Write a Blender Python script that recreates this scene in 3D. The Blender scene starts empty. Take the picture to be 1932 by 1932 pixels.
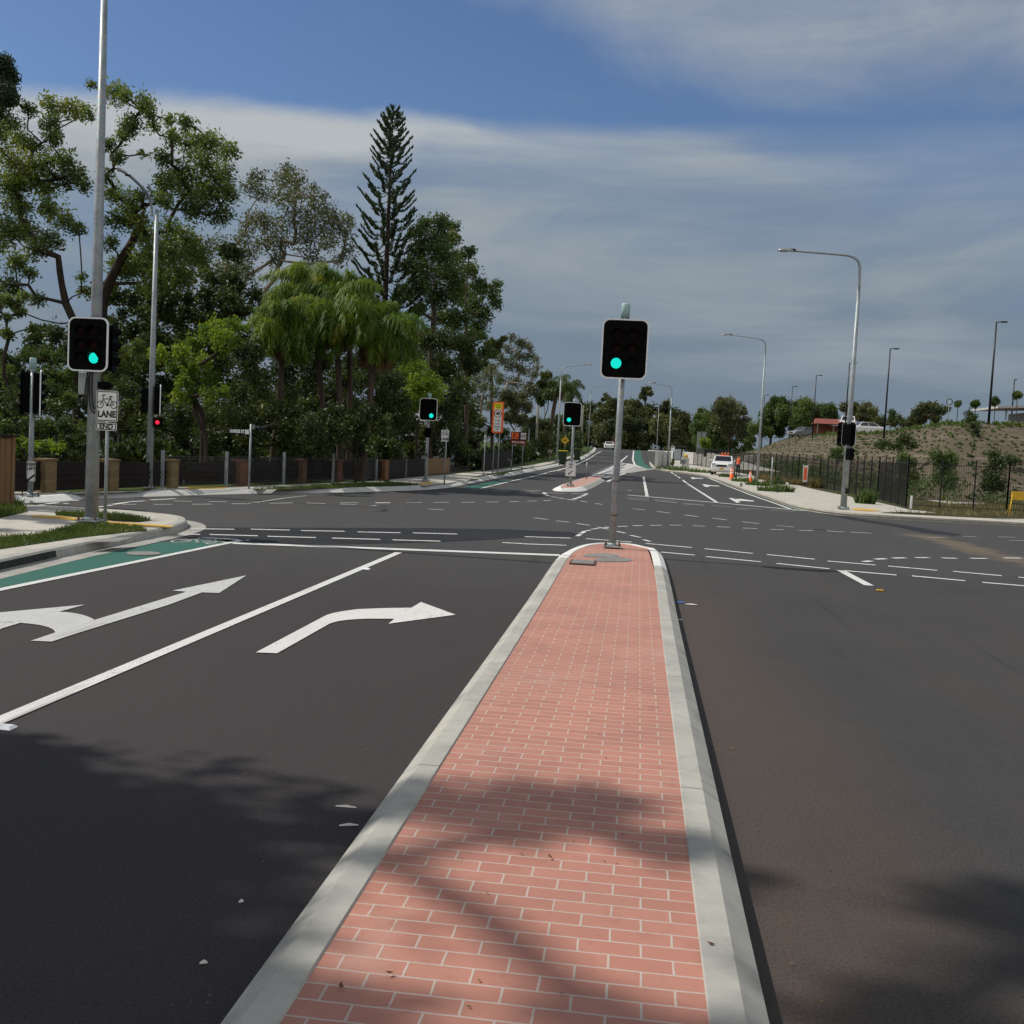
import bpy, bmesh, math, random
import numpy as np
from mathutils import Vector, Matrix

random.seed(7); RNG = np.random.default_rng(7)
C = bpy.context.scene.collection
SC = bpy.context.scene
R = math.radians

# ------------------------------------------------------------------ camera calibration
IMG, FOC, ROLL, CZ = 1932.0, 2000.0, R(2.9), 2.05       # image side, focal length in image units, roll, camera height
VPX, VPY = 1206.0, 849.0                               # vanishing point of the road
def _ray(x, y):
    r = np.array([x - IMG/2, y - IMG/2, FOC]); return r/np.linalg.norm(r)
_Y = _ray(VPX, VPY)
_n = np.cross(_Y, _ray(VPX + 1000, VPY + 1000*math.tan(ROLL))); _n /= np.linalg.norm(_n)
if _n[1] < 0: _n = -_n
_Z = -_n; _X = np.cross(_Y, _Z); _X /= np.linalg.norm(_X)
CM = np.array([_X, _Y, _Z]); CP = np.array([0, 0, CZ])
def H(y):                                              # height of the road: flat, then up to a crest
    if y <= 70: return 0.0
    if y <= 205: return 2.0*((y-70)/135.0)**1.25
    return max(2.0 - 0.0011*(y-205)**2, -14.0)
def G(x, y, z=0.0):                                    # where a sight line meets the ground
    d = CM @ _ray(x, y)
    p = CP + (z-CZ)/d[2]*d if d[2] < -1e-4 else CP + d*400
    if p[1] > 70 or d[2] > -1e-4:
        t0 = 60.0/d[1]; t = t0
        while t < 330:
            q = CP + t*d
            if q[2] <= H(q[1]) + z: break
            t += .4
        p = CP + t*d
    return Vector(p)
def P(x, y, Y):
    d = CM @ _ray(x, y); return Vector(CP + d*(Y/d[1]))
def zt(x0, y0, bx, by, k):                             # reads a coordinate off an enlarged detail
    return lambda x, y: ((x0 + x/k)/1.267081, (y0 + y/k)/1.267081)

cam = bpy.data.cameras.new('camera'); co = bpy.data.objects.new('camera', cam); C.objects.link(co)
rt, dn, fw = CM @ [1, 0, 0], CM @ [0, 1, 0], CM @ [0, 0, 1]
co.matrix_world = Matrix(((rt[0], -dn[0], -fw[0], 0), (rt[1], -dn[1], -fw[1], 0), (rt[2], -dn[2], -fw[2], CZ), (0, 0, 0, 1)))
cam.sensor_width = 36; cam.lens = 36*FOC/IMG; cam.clip_start = .05; cam.clip_end = 6000
SC.camera = co

# ------------------------------------------------------------------ light
SUN = Vector((-0.655, 0.05, 0.753)).normalized()
SUN_STRENGTH, SKY_STRENGTH = 3.7, 0.065
sl = bpy.data.lights.new('sun', 'SUN'); sl.energy = SUN_STRENGTH; sl.angle = R(.75); sl.color = (1, .955, .88)
so = bpy.data.objects.new('sun', sl); C.objects.link(so); so.rotation_euler = SUN.to_track_quat('Z', 'Y').to_euler()
so.location = (-30, 0, 40)

SC.view_settings.view_transform = 'Standard'; SC.view_settings.look = 'None'
SC.view_settings.exposure = 0.0; SC.view_settings.gamma = 1.0
SC.cycles.max_bounces = 6; SC.cycles.transparent_max_bounces = 8
try: SC.cycles.use_denoising = True
except Exception: pass

class NT:                                              # small node-tree helper
    def __init__(s, t): s.t = t; s.n = t.nodes; s.l = t.links
    def new(s, typ, ins=None, **kw):
        nd = s.n.new(typ)
        for k, v in kw.items(): setattr(nd, k, v)
        for k, v in (ins or {}).items(): s.put(nd, k, v)
        return nd
    def put(s, nd, k, v):
        if hasattr(v, 'is_output'): s.l.new(v, nd.inputs[k])
        else: nd.inputs[k].default_value = v
    def math(s, op, a, b=0.0, c=0.0, clamp=False):
        nd = s.n.new('ShaderNodeMath'); nd.operation = op; nd.use_clamp = clamp
        for i, v in enumerate((a, b, c)): s.put(nd, i, v)
        return nd.outputs[0]
    def smooth(s, v, a, b, lo=0.0, hi=1.0):
        nd = s.n.new('ShaderNodeMapRange'); nd.interpolation_type = 'SMOOTHSTEP'
        for i, x in enumerate((v, a, b, lo, hi)): s.put(nd, i, x)
        return nd.outputs[0]
    def mix(s, f, a, b, blend='MIX'):
        nd = s.n.new('ShaderNodeMix'); nd.data_type = 'RGBA'; nd.blend_type = blend
        for k, v in ((0, f), (6, a), (7, b)):
            if not hasattr(v, 'is_output') and k > 0 and len(v) == 3: v = (*v, 1)
            s.put(nd, k, v)
        return nd.outputs[2]
    def noise(s, vec, scale, detail=4, rough=.55, dist=0.0):
        nd = s.new('ShaderNodeTexNoise', {'Scale': scale, 'Detail': detail, 'Roughness': rough, 'Distortion': dist})
        if vec is not None: s.l.new(vec, nd.inputs['Vector'])
        return nd.outputs[0]
    def ramp(s, f, stops):
        nd = s.n.new('ShaderNodeValToRGB'); e = nd.color_ramp.elements
        while len(e) < len(stops): e.new(.5)
        for i, (p, c) in enumerate(stops): e[i].position = p; e[i].color = (*c, 1) if len(c) == 3 else c
        s.put(nd, 0, f); return nd.outputs[0]
    def comb(s, x, y, z):
        nd = s.n.new('ShaderNodeCombineXYZ')
        for i, v in enumerate((x, y, z)): s.put(nd, i, v)
        return nd.outputs[0]

w = bpy.data.worlds.new('World'); SC.world = w; w.use_nodes = True
n = NT(w.node_tree); w.node_tree.nodes.clear()
sky = n.new('ShaderNodeTexSky', sky_type='NISHITA', sun_disc=False)
sky.sun_elevation = math.asin(SUN.z); sky.sun_rotation = math.atan2(SUN.x, SUN.y)
sky.air_density = 1.0; sky.dust_density = .6; sky.ozone_density = 2.2
tc = n.new('ShaderNodeTexCoord')
sp = n.new('ShaderNodeSeparateXYZ', {0: tc.outputs['Generated']})
X, Y, Z = sp.outputs
hor = n.math('SQRT', n.math('ADD', n.math('MULTIPLY', X, X), n.math('MULTIPLY', Y, Y)))
el = n.math('DIVIDE', Z, n.math('MAXIMUM', hor, .05))              # tangent of the elevation
az = n.math('ARCTAN2', X, Y)
vec1 = n.comb(n.math('MULTIPLY', az, 2.2), n.math('MULTIPLY', el, 9.5), 0.3)
streak = n.noise(vec1, 1.0, 6, .55, .5)
vec2 = n.comb(n.math('MULTIPLY', az, 4.0), n.math('MULTIPLY', el, 9.0), 4.1)
puff = n.noise(vec2, 1.3, 6, .6, .3)
wob = n.math('MULTIPLY', n.math('SUBTRACT', puff, .5), .034)
wob2 = n.math('MULTIPLY', n.math('SUBTRACT', n.noise(n.comb(az, el, 9.0), 7.0, 7, .62, .6), .5), .16)
# low bank of stratus with a sharp upper edge ahead, softer to the right
soft = n.smooth(az, 0.0, .30, 0.012, .075)
edge = n.math('ADD', n.math('MINIMUM', n.smooth(az, -.02, .30, .292, .250), n.smooth(az, -.60, -.35, .273, .290)), wob)
lowm = n.smooth(n.math('SUBTRACT', edge, el), n.math('MULTIPLY', soft, -1.0), soft)
# upper deck to the right
e2 = n.math('ADD', n.smooth(az, -.28, .14, .44, .312), n.math('MULTIPLY', wob2, .5))
upm = n.smooth(n.math('SUBTRACT', el, e2), -.03, .085)
veil = n.smooth(puff, .56, .8, 0.0, .12)
m_all = n.math('MAXIMUM', n.math('MAXIMUM', n.math('MULTIPLY', lowm, .97), n.math('MULTIPLY', upm, .88)), veil)
# thin breaks in the low bank
brk = n.smooth(streak, .36, .56, .70, 1.0)
m_all = n.math('MULTIPLY', m_all, brk, clamp=True)
streak2 = n.noise(n.comb(n.math('MULTIPLY', az, 5.0), n.math('MULTIPLY', el, 42.0), 7.7), 1.0, 5, .6, .4)
tone = n.math('ADD', n.math('ADD', n.math('MULTIPLY', n.math('ADD', n.math('MULTIPLY', n.math('SUBTRACT', streak, .5), 1.45), .5), .80), n.math('MULTIPLY', n.math('SUBTRACT', streak2, .5), .16)), n.math('ADD', n.smooth(el, .02, .31, -.16, .24), n.math('MULTIPLY', n.smooth(n.math('SUBTRACT', edge, el), .055, .0, 0, .20), n.smooth(az, .1, -.2, .2, 1.0))))
cl = n.ramp(tone, [(.10, (.135, .175, .240)), (.34, (.195, .245, .305)), (.58, (.31, .355, .395)), (.84, (.47, .50, .515))])
upc = n.ramp(puff, [(.3, (.25, .30, .37)), (.7, (.43, .46, .49))])
cl = n.mix(upm, cl, upc)
# bright cumulus added unseen behind the camera to light sign faces and trees
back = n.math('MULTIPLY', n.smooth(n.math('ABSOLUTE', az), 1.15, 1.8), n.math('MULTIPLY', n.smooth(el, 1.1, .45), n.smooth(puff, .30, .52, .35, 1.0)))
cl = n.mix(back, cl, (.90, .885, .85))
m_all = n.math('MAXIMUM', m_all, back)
skyc = n.mix(1.0, sky.outputs[0], (SKY_STRENGTH*.95, SKY_STRENGTH*1.10, SKY_STRENGTH*1.32), 'MULTIPLY')
skyc = n.mix(n.smooth(el, .8, 2.0), skyc, n.mix(1.0, skyc, (.62, .62, .66), 'MULTIPLY'))
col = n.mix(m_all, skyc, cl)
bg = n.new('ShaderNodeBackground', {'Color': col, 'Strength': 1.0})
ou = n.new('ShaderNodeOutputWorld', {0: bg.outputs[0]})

# ------------------------------------------------------------------ materials
def material(name):
    m = bpy.data.materials.new(name); m.use_nodes = True; m.node_tree.nodes.clear()
    return m, NT(m.node_tree)
def finish(k, col, rough=.7, bump=None, metal=0.0, spec=.35, extra=None, strength=.3, dist=.01):
    b = k.new('ShaderNodeBsdfPrincipled', {'Metallic': metal, 'Specular IOR Level': spec})
    k.put(b, 'Base Color', col if hasattr(col, 'is_output') else (*col, 1)); k.put(b, 'Roughness', rough)
    if bump is not None:
        bp = k.new('ShaderNodeBump', {'Strength': strength, 'Distance': dist, 'Height': bump}); k.l.new(bp.outputs[0], b.inputs['Normal'])
    o = k.new('ShaderNodeOutputMaterial', {0: b.outputs[0]}); return b
MATS = {}
def plain(name, c, rough=.6, metal=0.0, var=.12, scale=6.0, spec=.35, bump=0.0):
    if name in MATS: return MATS[name]
    m, k = material(name); t = k.new('ShaderNodeTexCoord'); p = t.outputs['Object']
    f = k.noise(p, scale, 6, .65)
    a = tuple(x*(1-var*1.6) for x in c); b2 = tuple(min(1, x*(1+var*1.2)) for x in c)
    col = k.ramp(f, [(.28, a), (.72, b2)])
    ro = k.smooth(k.noise(p, scale*2.3, 4), .3, .7, max(.05, rough-.12), min(1, rough+.12))
    finish(k, col, ro, k.noise(p, scale*14, 3) if bump else None, metal, spec, strength=bump, dist=.004); MATS[name] = m; return m
def emit(name, c, s):
    m, k = material(name)
    e = k.new('ShaderNodeEmission', {'Color': (*c, 1), 'Strength': s}); k.new('ShaderNodeOutputMaterial', {0: e.outputs[0]}); return m

def asphalt():
    m, k = material('asphalt'); g = k.new('ShaderNodeNewGeometry'); p = g.outputs['Position']
    sx = k.new('ShaderNodeSeparateXYZ', {0: p})
    fine = k.noise(p, 120, 3, .7); mid = k.noise(p, 9, 5, .65)
    big = k.noise(p, .33, 4, .6, .4)
    lng = k.noise(k.comb(k.math('MULTIPLY', sx.outputs[0], 1.1), k.math('MULTIPLY', sx.outputs[1], .06), 0), 1.0, 4, .6)
    crs = k.noise(k.comb(k.math('MULTIPLY', sx.outputs[0], .10), k.math('MULTIPLY', sx.outputs[1], 1.3), 3), 1.0, 4, .6)
    c = k.mix(k.smooth(big, .35, .65), (.043, .0425, .043), (.056, .052, .048))
    c = k.mix(k.smooth(lng, .42, .68, 0, .55), c, (.066, .053, .044))        # dusty brown wheel tracks
    c = k.mix(k.smooth(crs, .55, .75, 0, .5), c, (.036, .036, .038))
    c = k.mix(k.smooth(mid, .3, .75, 0, .35), c, (.07, .066, .062))
    c = k.mix(k.smooth(fine, .36, .5, .75, 0), c, (.016, .016, .017))
    c = k.mix(k.smooth(fine, .6, .72, 0, .6), c, (.105, .10, .095))
    strip = k.math('MULTIPLY', k.smooth(k.math('ADD', sx.outputs[0], k.math('MULTIPLY', k.noise(p, .5, 4, .6), 1.6)), 3.0, 1.3), k.math('MULTIPLY', k.smooth(sx.outputs[0], .45, .75), k.smooth(sx.outputs[1], 21, 12)))
    c = k.mix(k.math('MULTIPLY', strip, .75), c, (.084, .060, .045))              # brown dust lying along the right of the island
    left = k.math('MULTIPLY', k.smooth(sx.outputs[0], .0, -.8), k.smooth(sx.outputs[1], 18.5, 12))
    c = k.mix(k.math('MULTIPLY', left, .70), c, (.038, .030, .031))               # purple-brown left lanes, darkened further to deepen the tree shade there
    c = k.mix(k.math('MULTIPLY', k.smooth(sx.outputs[1], 18.5, 22), .45), c, (.066, .064, .063))
    g2 = k.noise(p, 62, 5, .85)
    c = k.mix(k.smooth(g2, .34, .50, .85, 0), c, (.012, .0115, .012)); c = k.mix(k.smooth(g2, .56, .70, 0, .75), c, (.135, .125, .115))
    skid = k.noise(k.comb(k.math('MULTIPLY', sx.outputs[0], 3.2), k.math('MULTIPLY', sx.outputs[1], .12), 5), 1.0, 3, .55)
    c = k.mix(k.smooth(skid, .62, .74, 0, .45), c, (.026, .025, .026))
    sa, sb = G(1700, 1002), G(1990, 1075); sd_ = (sb-sa).normalized()
    rel = k.comb(k.math('SUBTRACT', sx.outputs[0], sa.x), k.math('SUBTRACT', sx.outputs[1], sa.y), 0)
    dv = k.new('ShaderNodeVectorMath', {0: rel, 1: (-sd_.y, sd_.x, 0)}, operation='DOT_PRODUCT').outputs['Value']
    du = k.new('ShaderNodeVectorMath', {0: rel, 1: (sd_.x, sd_.y, 0)}, operation='DOT_PRODUCT').outputs['Value']
    ds = k.math('ADD', k.math('ABSOLUTE', dv), k.math('MULTIPLY', k.math('SUBTRACT', k.noise(p, 1.1, 5, .65), .5), 2.2))
    c = k.mix(k.math('MULTIPLY', k.smooth(ds, .75, .05, 0, .75), k.smooth(du, .2, 2.0)), c, (.15, .115, .075))   # sand tracked across the road
    wh = k.noise(p, 34, 2, .5)
    c = k.mix(k.smooth(wh, .765, .80, 0, .7), c, (.22, .21, .19))
    finish(k, c, k.smooth(fine, .3, .7, .72, .92), k.math('ADD', fine, k.math('MULTIPLY', mid, .4)), spec=.3, strength=.55, dist=.006)
    return m
def bitumen():
    m, k = material('fresh_bitumen'); g = k.new('ShaderNodeNewGeometry'); p = g.outputs['Position']
    f = k.noise(p, 110, 3, .7); sx = k.new('ShaderNodeSeparateXYZ', {0: p})
    st = k.noise(k.comb(k.math('MULTIPLY', sx.outputs[0], .25), k.math('MULTIPLY', sx.outputs[1], 2.4), 0), 1.0, 5, .6)
    c = k.mix(k.smooth(st, .35, .7), (.005, .0055, .0065), (.014, .0145, .016))
    c = k.mix(k.smooth(f, .58, .7, 0, .3), c, (.04, .04, .04))
    finish(k, c, .7, f, strength=.4, dist=.005); return m
def concrete(name, base, dark, joints=0.0, stain=.5, brown=None):
    m, k = material(name); g = k.new('ShaderNodeNewGeometry'); p = g.outputs['Position']
    a = k.noise(p, 1.6, 6, .65, .3); b = k.noise(p, 45, 4, .7); d = k.noise(p, 7, 5, .6)
    c = k.mix(k.smooth(a, .35, .7), base, dark)
    c = k.mix(k.smooth(d, .5, .8, 0, stain), c, tuple(x*.62 for x in (brown or dark)))
    c = k.mix(k.smooth(b, .58, .75, 0, .3), c, tuple(x*.6 for x in base))
    if joints:
        sy = k.new('ShaderNodeSeparateXYZ', {0: p}).outputs[1]
        c = k.mix(k.math('LESS_THAN', k.math('FRACT', k.math('DIVIDE', sy, joints)), .0032), c, (.07, .065, .06))
        zz = k.new('ShaderNodeSeparateXYZ', {0: p}).outputs[2]
        c = k.mix(k.math('MULTIPLY', k.smooth(k.noise(k.comb(0, k.math('MULTIPLY', sy, 1.2), 0), 1.0, 5, .7), .52, .66, 0, .5), k.smooth(zz, .14, .09)), c, (.09, .085, .08))
    finish(k, c, .82, k.math('ADD', b, d), strength=.2, dist=.004, spec=.25); return m
def brick_paving():
    m, k = material('brick_stencil_paving'); g = k.new('ShaderNodeNewGeometry'); p = g.outputs['Position']
    jit = k.new('ShaderNodeVectorMath', operation='ADD')
    nz = k.new('ShaderNodeTexNoise', {'Scale': 9.0, 'Detail': 2.0}); k.l.new(p, nz.inputs['Vector'])
    sc = k.new('ShaderNodeVectorMath', operation='SCALE'); k.l.new(nz.outputs['Color'], sc.inputs[0]); sc.inputs['Scale'].default_value = .007
    k.l.new(p, jit.inputs[0]); k.l.new(sc.outputs[0], jit.inputs[1])
    br = k.new('ShaderNodeTexBrick', {'Scale': 1.0, 'Mortar Size': .0056, 'Mortar Smooth': .35, 'Bias': 0.0, 'Brick Width': .241, 'Row Height': .109,
        'Color1': (.475, .218, .160, 1), 'Color2': (.415, .186, .138, 1), 'Mortar': (.50, .41, .35, 1)}, offset=.5)
    k.l.new(jit.outputs[0], br.inputs['Vector'])
    b = k.noise(p, 60, 4, .7); a = k.noise(p, 1.1, 5, .6); d = k.noise(p, 11, 5, .65)
    c = k.mix(k.smooth(a, .35, .7, 0, .6), br.outputs[0], k.mix(1.0, br.outputs[0], (.80, .86, .92), 'MULTIPLY'))
    c = k.mix(k.smooth(d, .50, .8, 0, .5), c, (.30, .14, .10)); c = k.mix(k.smooth(k.noise(p, .8, 6, .7, .6), .52, .74, 0, .45), c, (.50, .33, .27)); c = k.mix(k.smooth(k.noise(p, 3.1, 6, .75, .8), .60, .74, 0, .5), c, (.24, .13, .105))
    c = k.mix(k.smooth(b, .60, .72, 0, .45), c, (.28, .12, .085))
    edge = k.math('MULTIPLY', br.outputs['Fac'], -1.0)
    finish(k, c, .8, k.math('ADD', k.math('MULTIPLY', br.outputs['Fac'], .8), k.math('MULTIPLY', b, .25)), spec=.25, strength=.45, dist=.004); return m
def worn(name, c, wear, amt=.5, scale=28.0, rough=.7):
    m, k = material(name); g = k.new('ShaderNodeNewGeometry'); p = g.outputs['Position']
    a = k.noise(p, scale, 5, .75); b = k.noise(p, 2.0, 4, .6)
    st = k.noise(k.comb(k.math('MULTIPLY', k.new('ShaderNodeSeparateXYZ', {0: p}).outputs[0], 5.0), k.math('MULTIPLY', k.new('ShaderNodeSeparateXYZ', {0: p}).outputs[1], .35), 2), 1.0, 4, .6)
    f = k.math('MAXIMUM', k.smooth(k.math('ADD', a, k.math('MULTIPLY', b, .5)), .80, .94, 0, amt), k.smooth(st, .56, .74, 0, amt*.55))
    col = k.mix(f, k.mix(k.smooth(b, .3, .7), tuple(x*.86 for x in c), c), wear)
    finish(k, col, rough, k.noise(p, 120, 3, .7), strength=.3, dist=.004); return m
def grass_mat(name, a, b, dry):
    m, k = material(name); g = k.new('ShaderNodeNewGeometry'); p = g.outputs['Position']
    f = k.noise(p, 2.2, 6, .7); h = k.noise(p, 38, 4, .75)
    c = k.mix(k.smooth(f, .35, .65), a, b); c = k.mix(k.smooth(k.noise(p, .9, 5, .65), .5, .72, 0, .7), c, dry)
    c = k.mix(k.smooth(h, .35, .65, .65, 0), c, tuple(x*.35 for x in a))
    finish(k, c, .9, h, strength=.9, dist=.03, spec=.15); return m
def mulch():
    m, k = material('mulch_soil'); g = k.new('ShaderNodeNewGeometry'); p = g.outputs['Position']
    f = k.noise(p, .7, 6, .7); h = k.noise(p, 9, 5, .75); t = k.noise(k.comb(0, 0, k.new('ShaderNodeSeparateXYZ', {0: p}).outputs[2]), 3.2, 3, .6)
    c = k.mix(k.smooth(f, .35, .65), (.125, .100, .072), (.18, .146, .104)); c = k.mix(k.smooth(h, .4, .66, .6, 0), c, (.045, .037, .027))
    c = k.mix(k.smooth(t, .52, .62, 0, .8), c, (.19, .16, .125))
    finish(k, c, .95, h, strength=.9, dist=.06, spec=.1); return m
def leaf_mat(name, dark, light, warm, trans=.28, rough=.5):
    m, k = material(name)
    at = k.new('ShaderNodeAttribute', attribute_name='tint'); f = at.outputs['Fac']
    c = k.ramp(f, [(0.0, dark), (.62, light), (1.0, warm)])
    b = k.new('ShaderNodeBsdfPrincipled', {'Base Color': c, 'Roughness': rough, 'Specular IOR Level': .3})
    tr = k.new('ShaderNodeBsdfTranslucent', {'Color': k.mix(1.0, c, (1.25, 1.2, .55), 'MULTIPLY')})
    mx = k.new('ShaderNodeMixShader', {0: trans}); k.l.new(b.outputs[0], mx.inputs[1]); k.l.new(tr.outputs[0], mx.inputs[2])
    k.new('ShaderNodeOutputMaterial', {0: mx.outputs[0]}); return m
def bark(name, a, b):
    m, k = material(name); t = k.new('ShaderNodeNewGeometry'); p = t.outputs['Position']
    sx = k.new('ShaderNodeSeparateXYZ', {0: p})
    v = k.comb(sx.outputs[0], sx.outputs[1], k.math('MULTIPLY', sx.outputs[2], .22))
    f = k.noise(v, 7, 6, .7); c = k.ramp(f, [(.3, a), (.7, b)])
    finish(k, c, .9, f, strength=.8, dist=.03, spec=.15); return m
def galv():
    m, k = material('galvanised_steel'); t = k.new('ShaderNodeTexCoord'); p = t.outputs['Object']
    v = k.new('ShaderNodeTexVoronoi', {'Scale': 38.0}); k.l.new(p, v.inputs['Vector'])
    a = k.noise(p, 3.0, 5, .6)
    c = k.mix(k.smooth(a, .3, .7), (.24, .27, .285), (.36, .39, .40)); c = k.mix(.3, c, v.outputs['Color'], 'SOFT_LIGHT')
    finish(k, c, k.smooth(a, .3, .7, .42, .62), k.noise(p, 60, 3), metal=.35, spec=.4, strength=.08, dist=.003); return m
def wall_brick(name, c1, c2, mo):
    m, k = material(name); t = k.new('ShaderNodeTexCoord'); p = t.outputs['Object']; s = k.new('ShaderNodeSeparateXYZ', {0: p})
    v = k.comb(k.math('ADD', s.outputs[0], s.outputs[1]), s.outputs[2], 0)
    br = k.new('ShaderNodeTexBrick', {'Scale': 1.0, 'Mortar Size': .009, 'Brick Width': .24, 'Row Height': .086, 'Color1': (*c1, 1), 'Color2': (*c2, 1), 'Mortar': (*mo, 1)})
    k.l.new(v, br.inputs['Vector']); d = k.noise(p, 4, 5, .7)
    c = k.mix(k.smooth(d, .45, .75, 0, .5), br.outputs[0], tuple(x*.5 for x in c2))
    finish(k, c, .9, br.outputs['Fac'], strength=.5, dist=.008); return m
def paling(name, a, b):
    m, k = material(name); t = k.new('ShaderNodeTexCoord'); p = t.outputs['Object']; s = k.new('ShaderNodeSeparateXYZ', {0: p})
    v = k.comb(k.math('MULTIPLY', s.outputs[0], 9.0), k.math('MULTIPLY', s.outputs[1], 9.0), k.math('MULTIPLY', s.outputs[2], .5))
    f = k.noise(v, 1.0, 6, .7); c = k.ramp(f, [(.3, a), (.72, b)])
    finish(k, c, .85, f, strength=.4, dist=.01); return m

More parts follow.
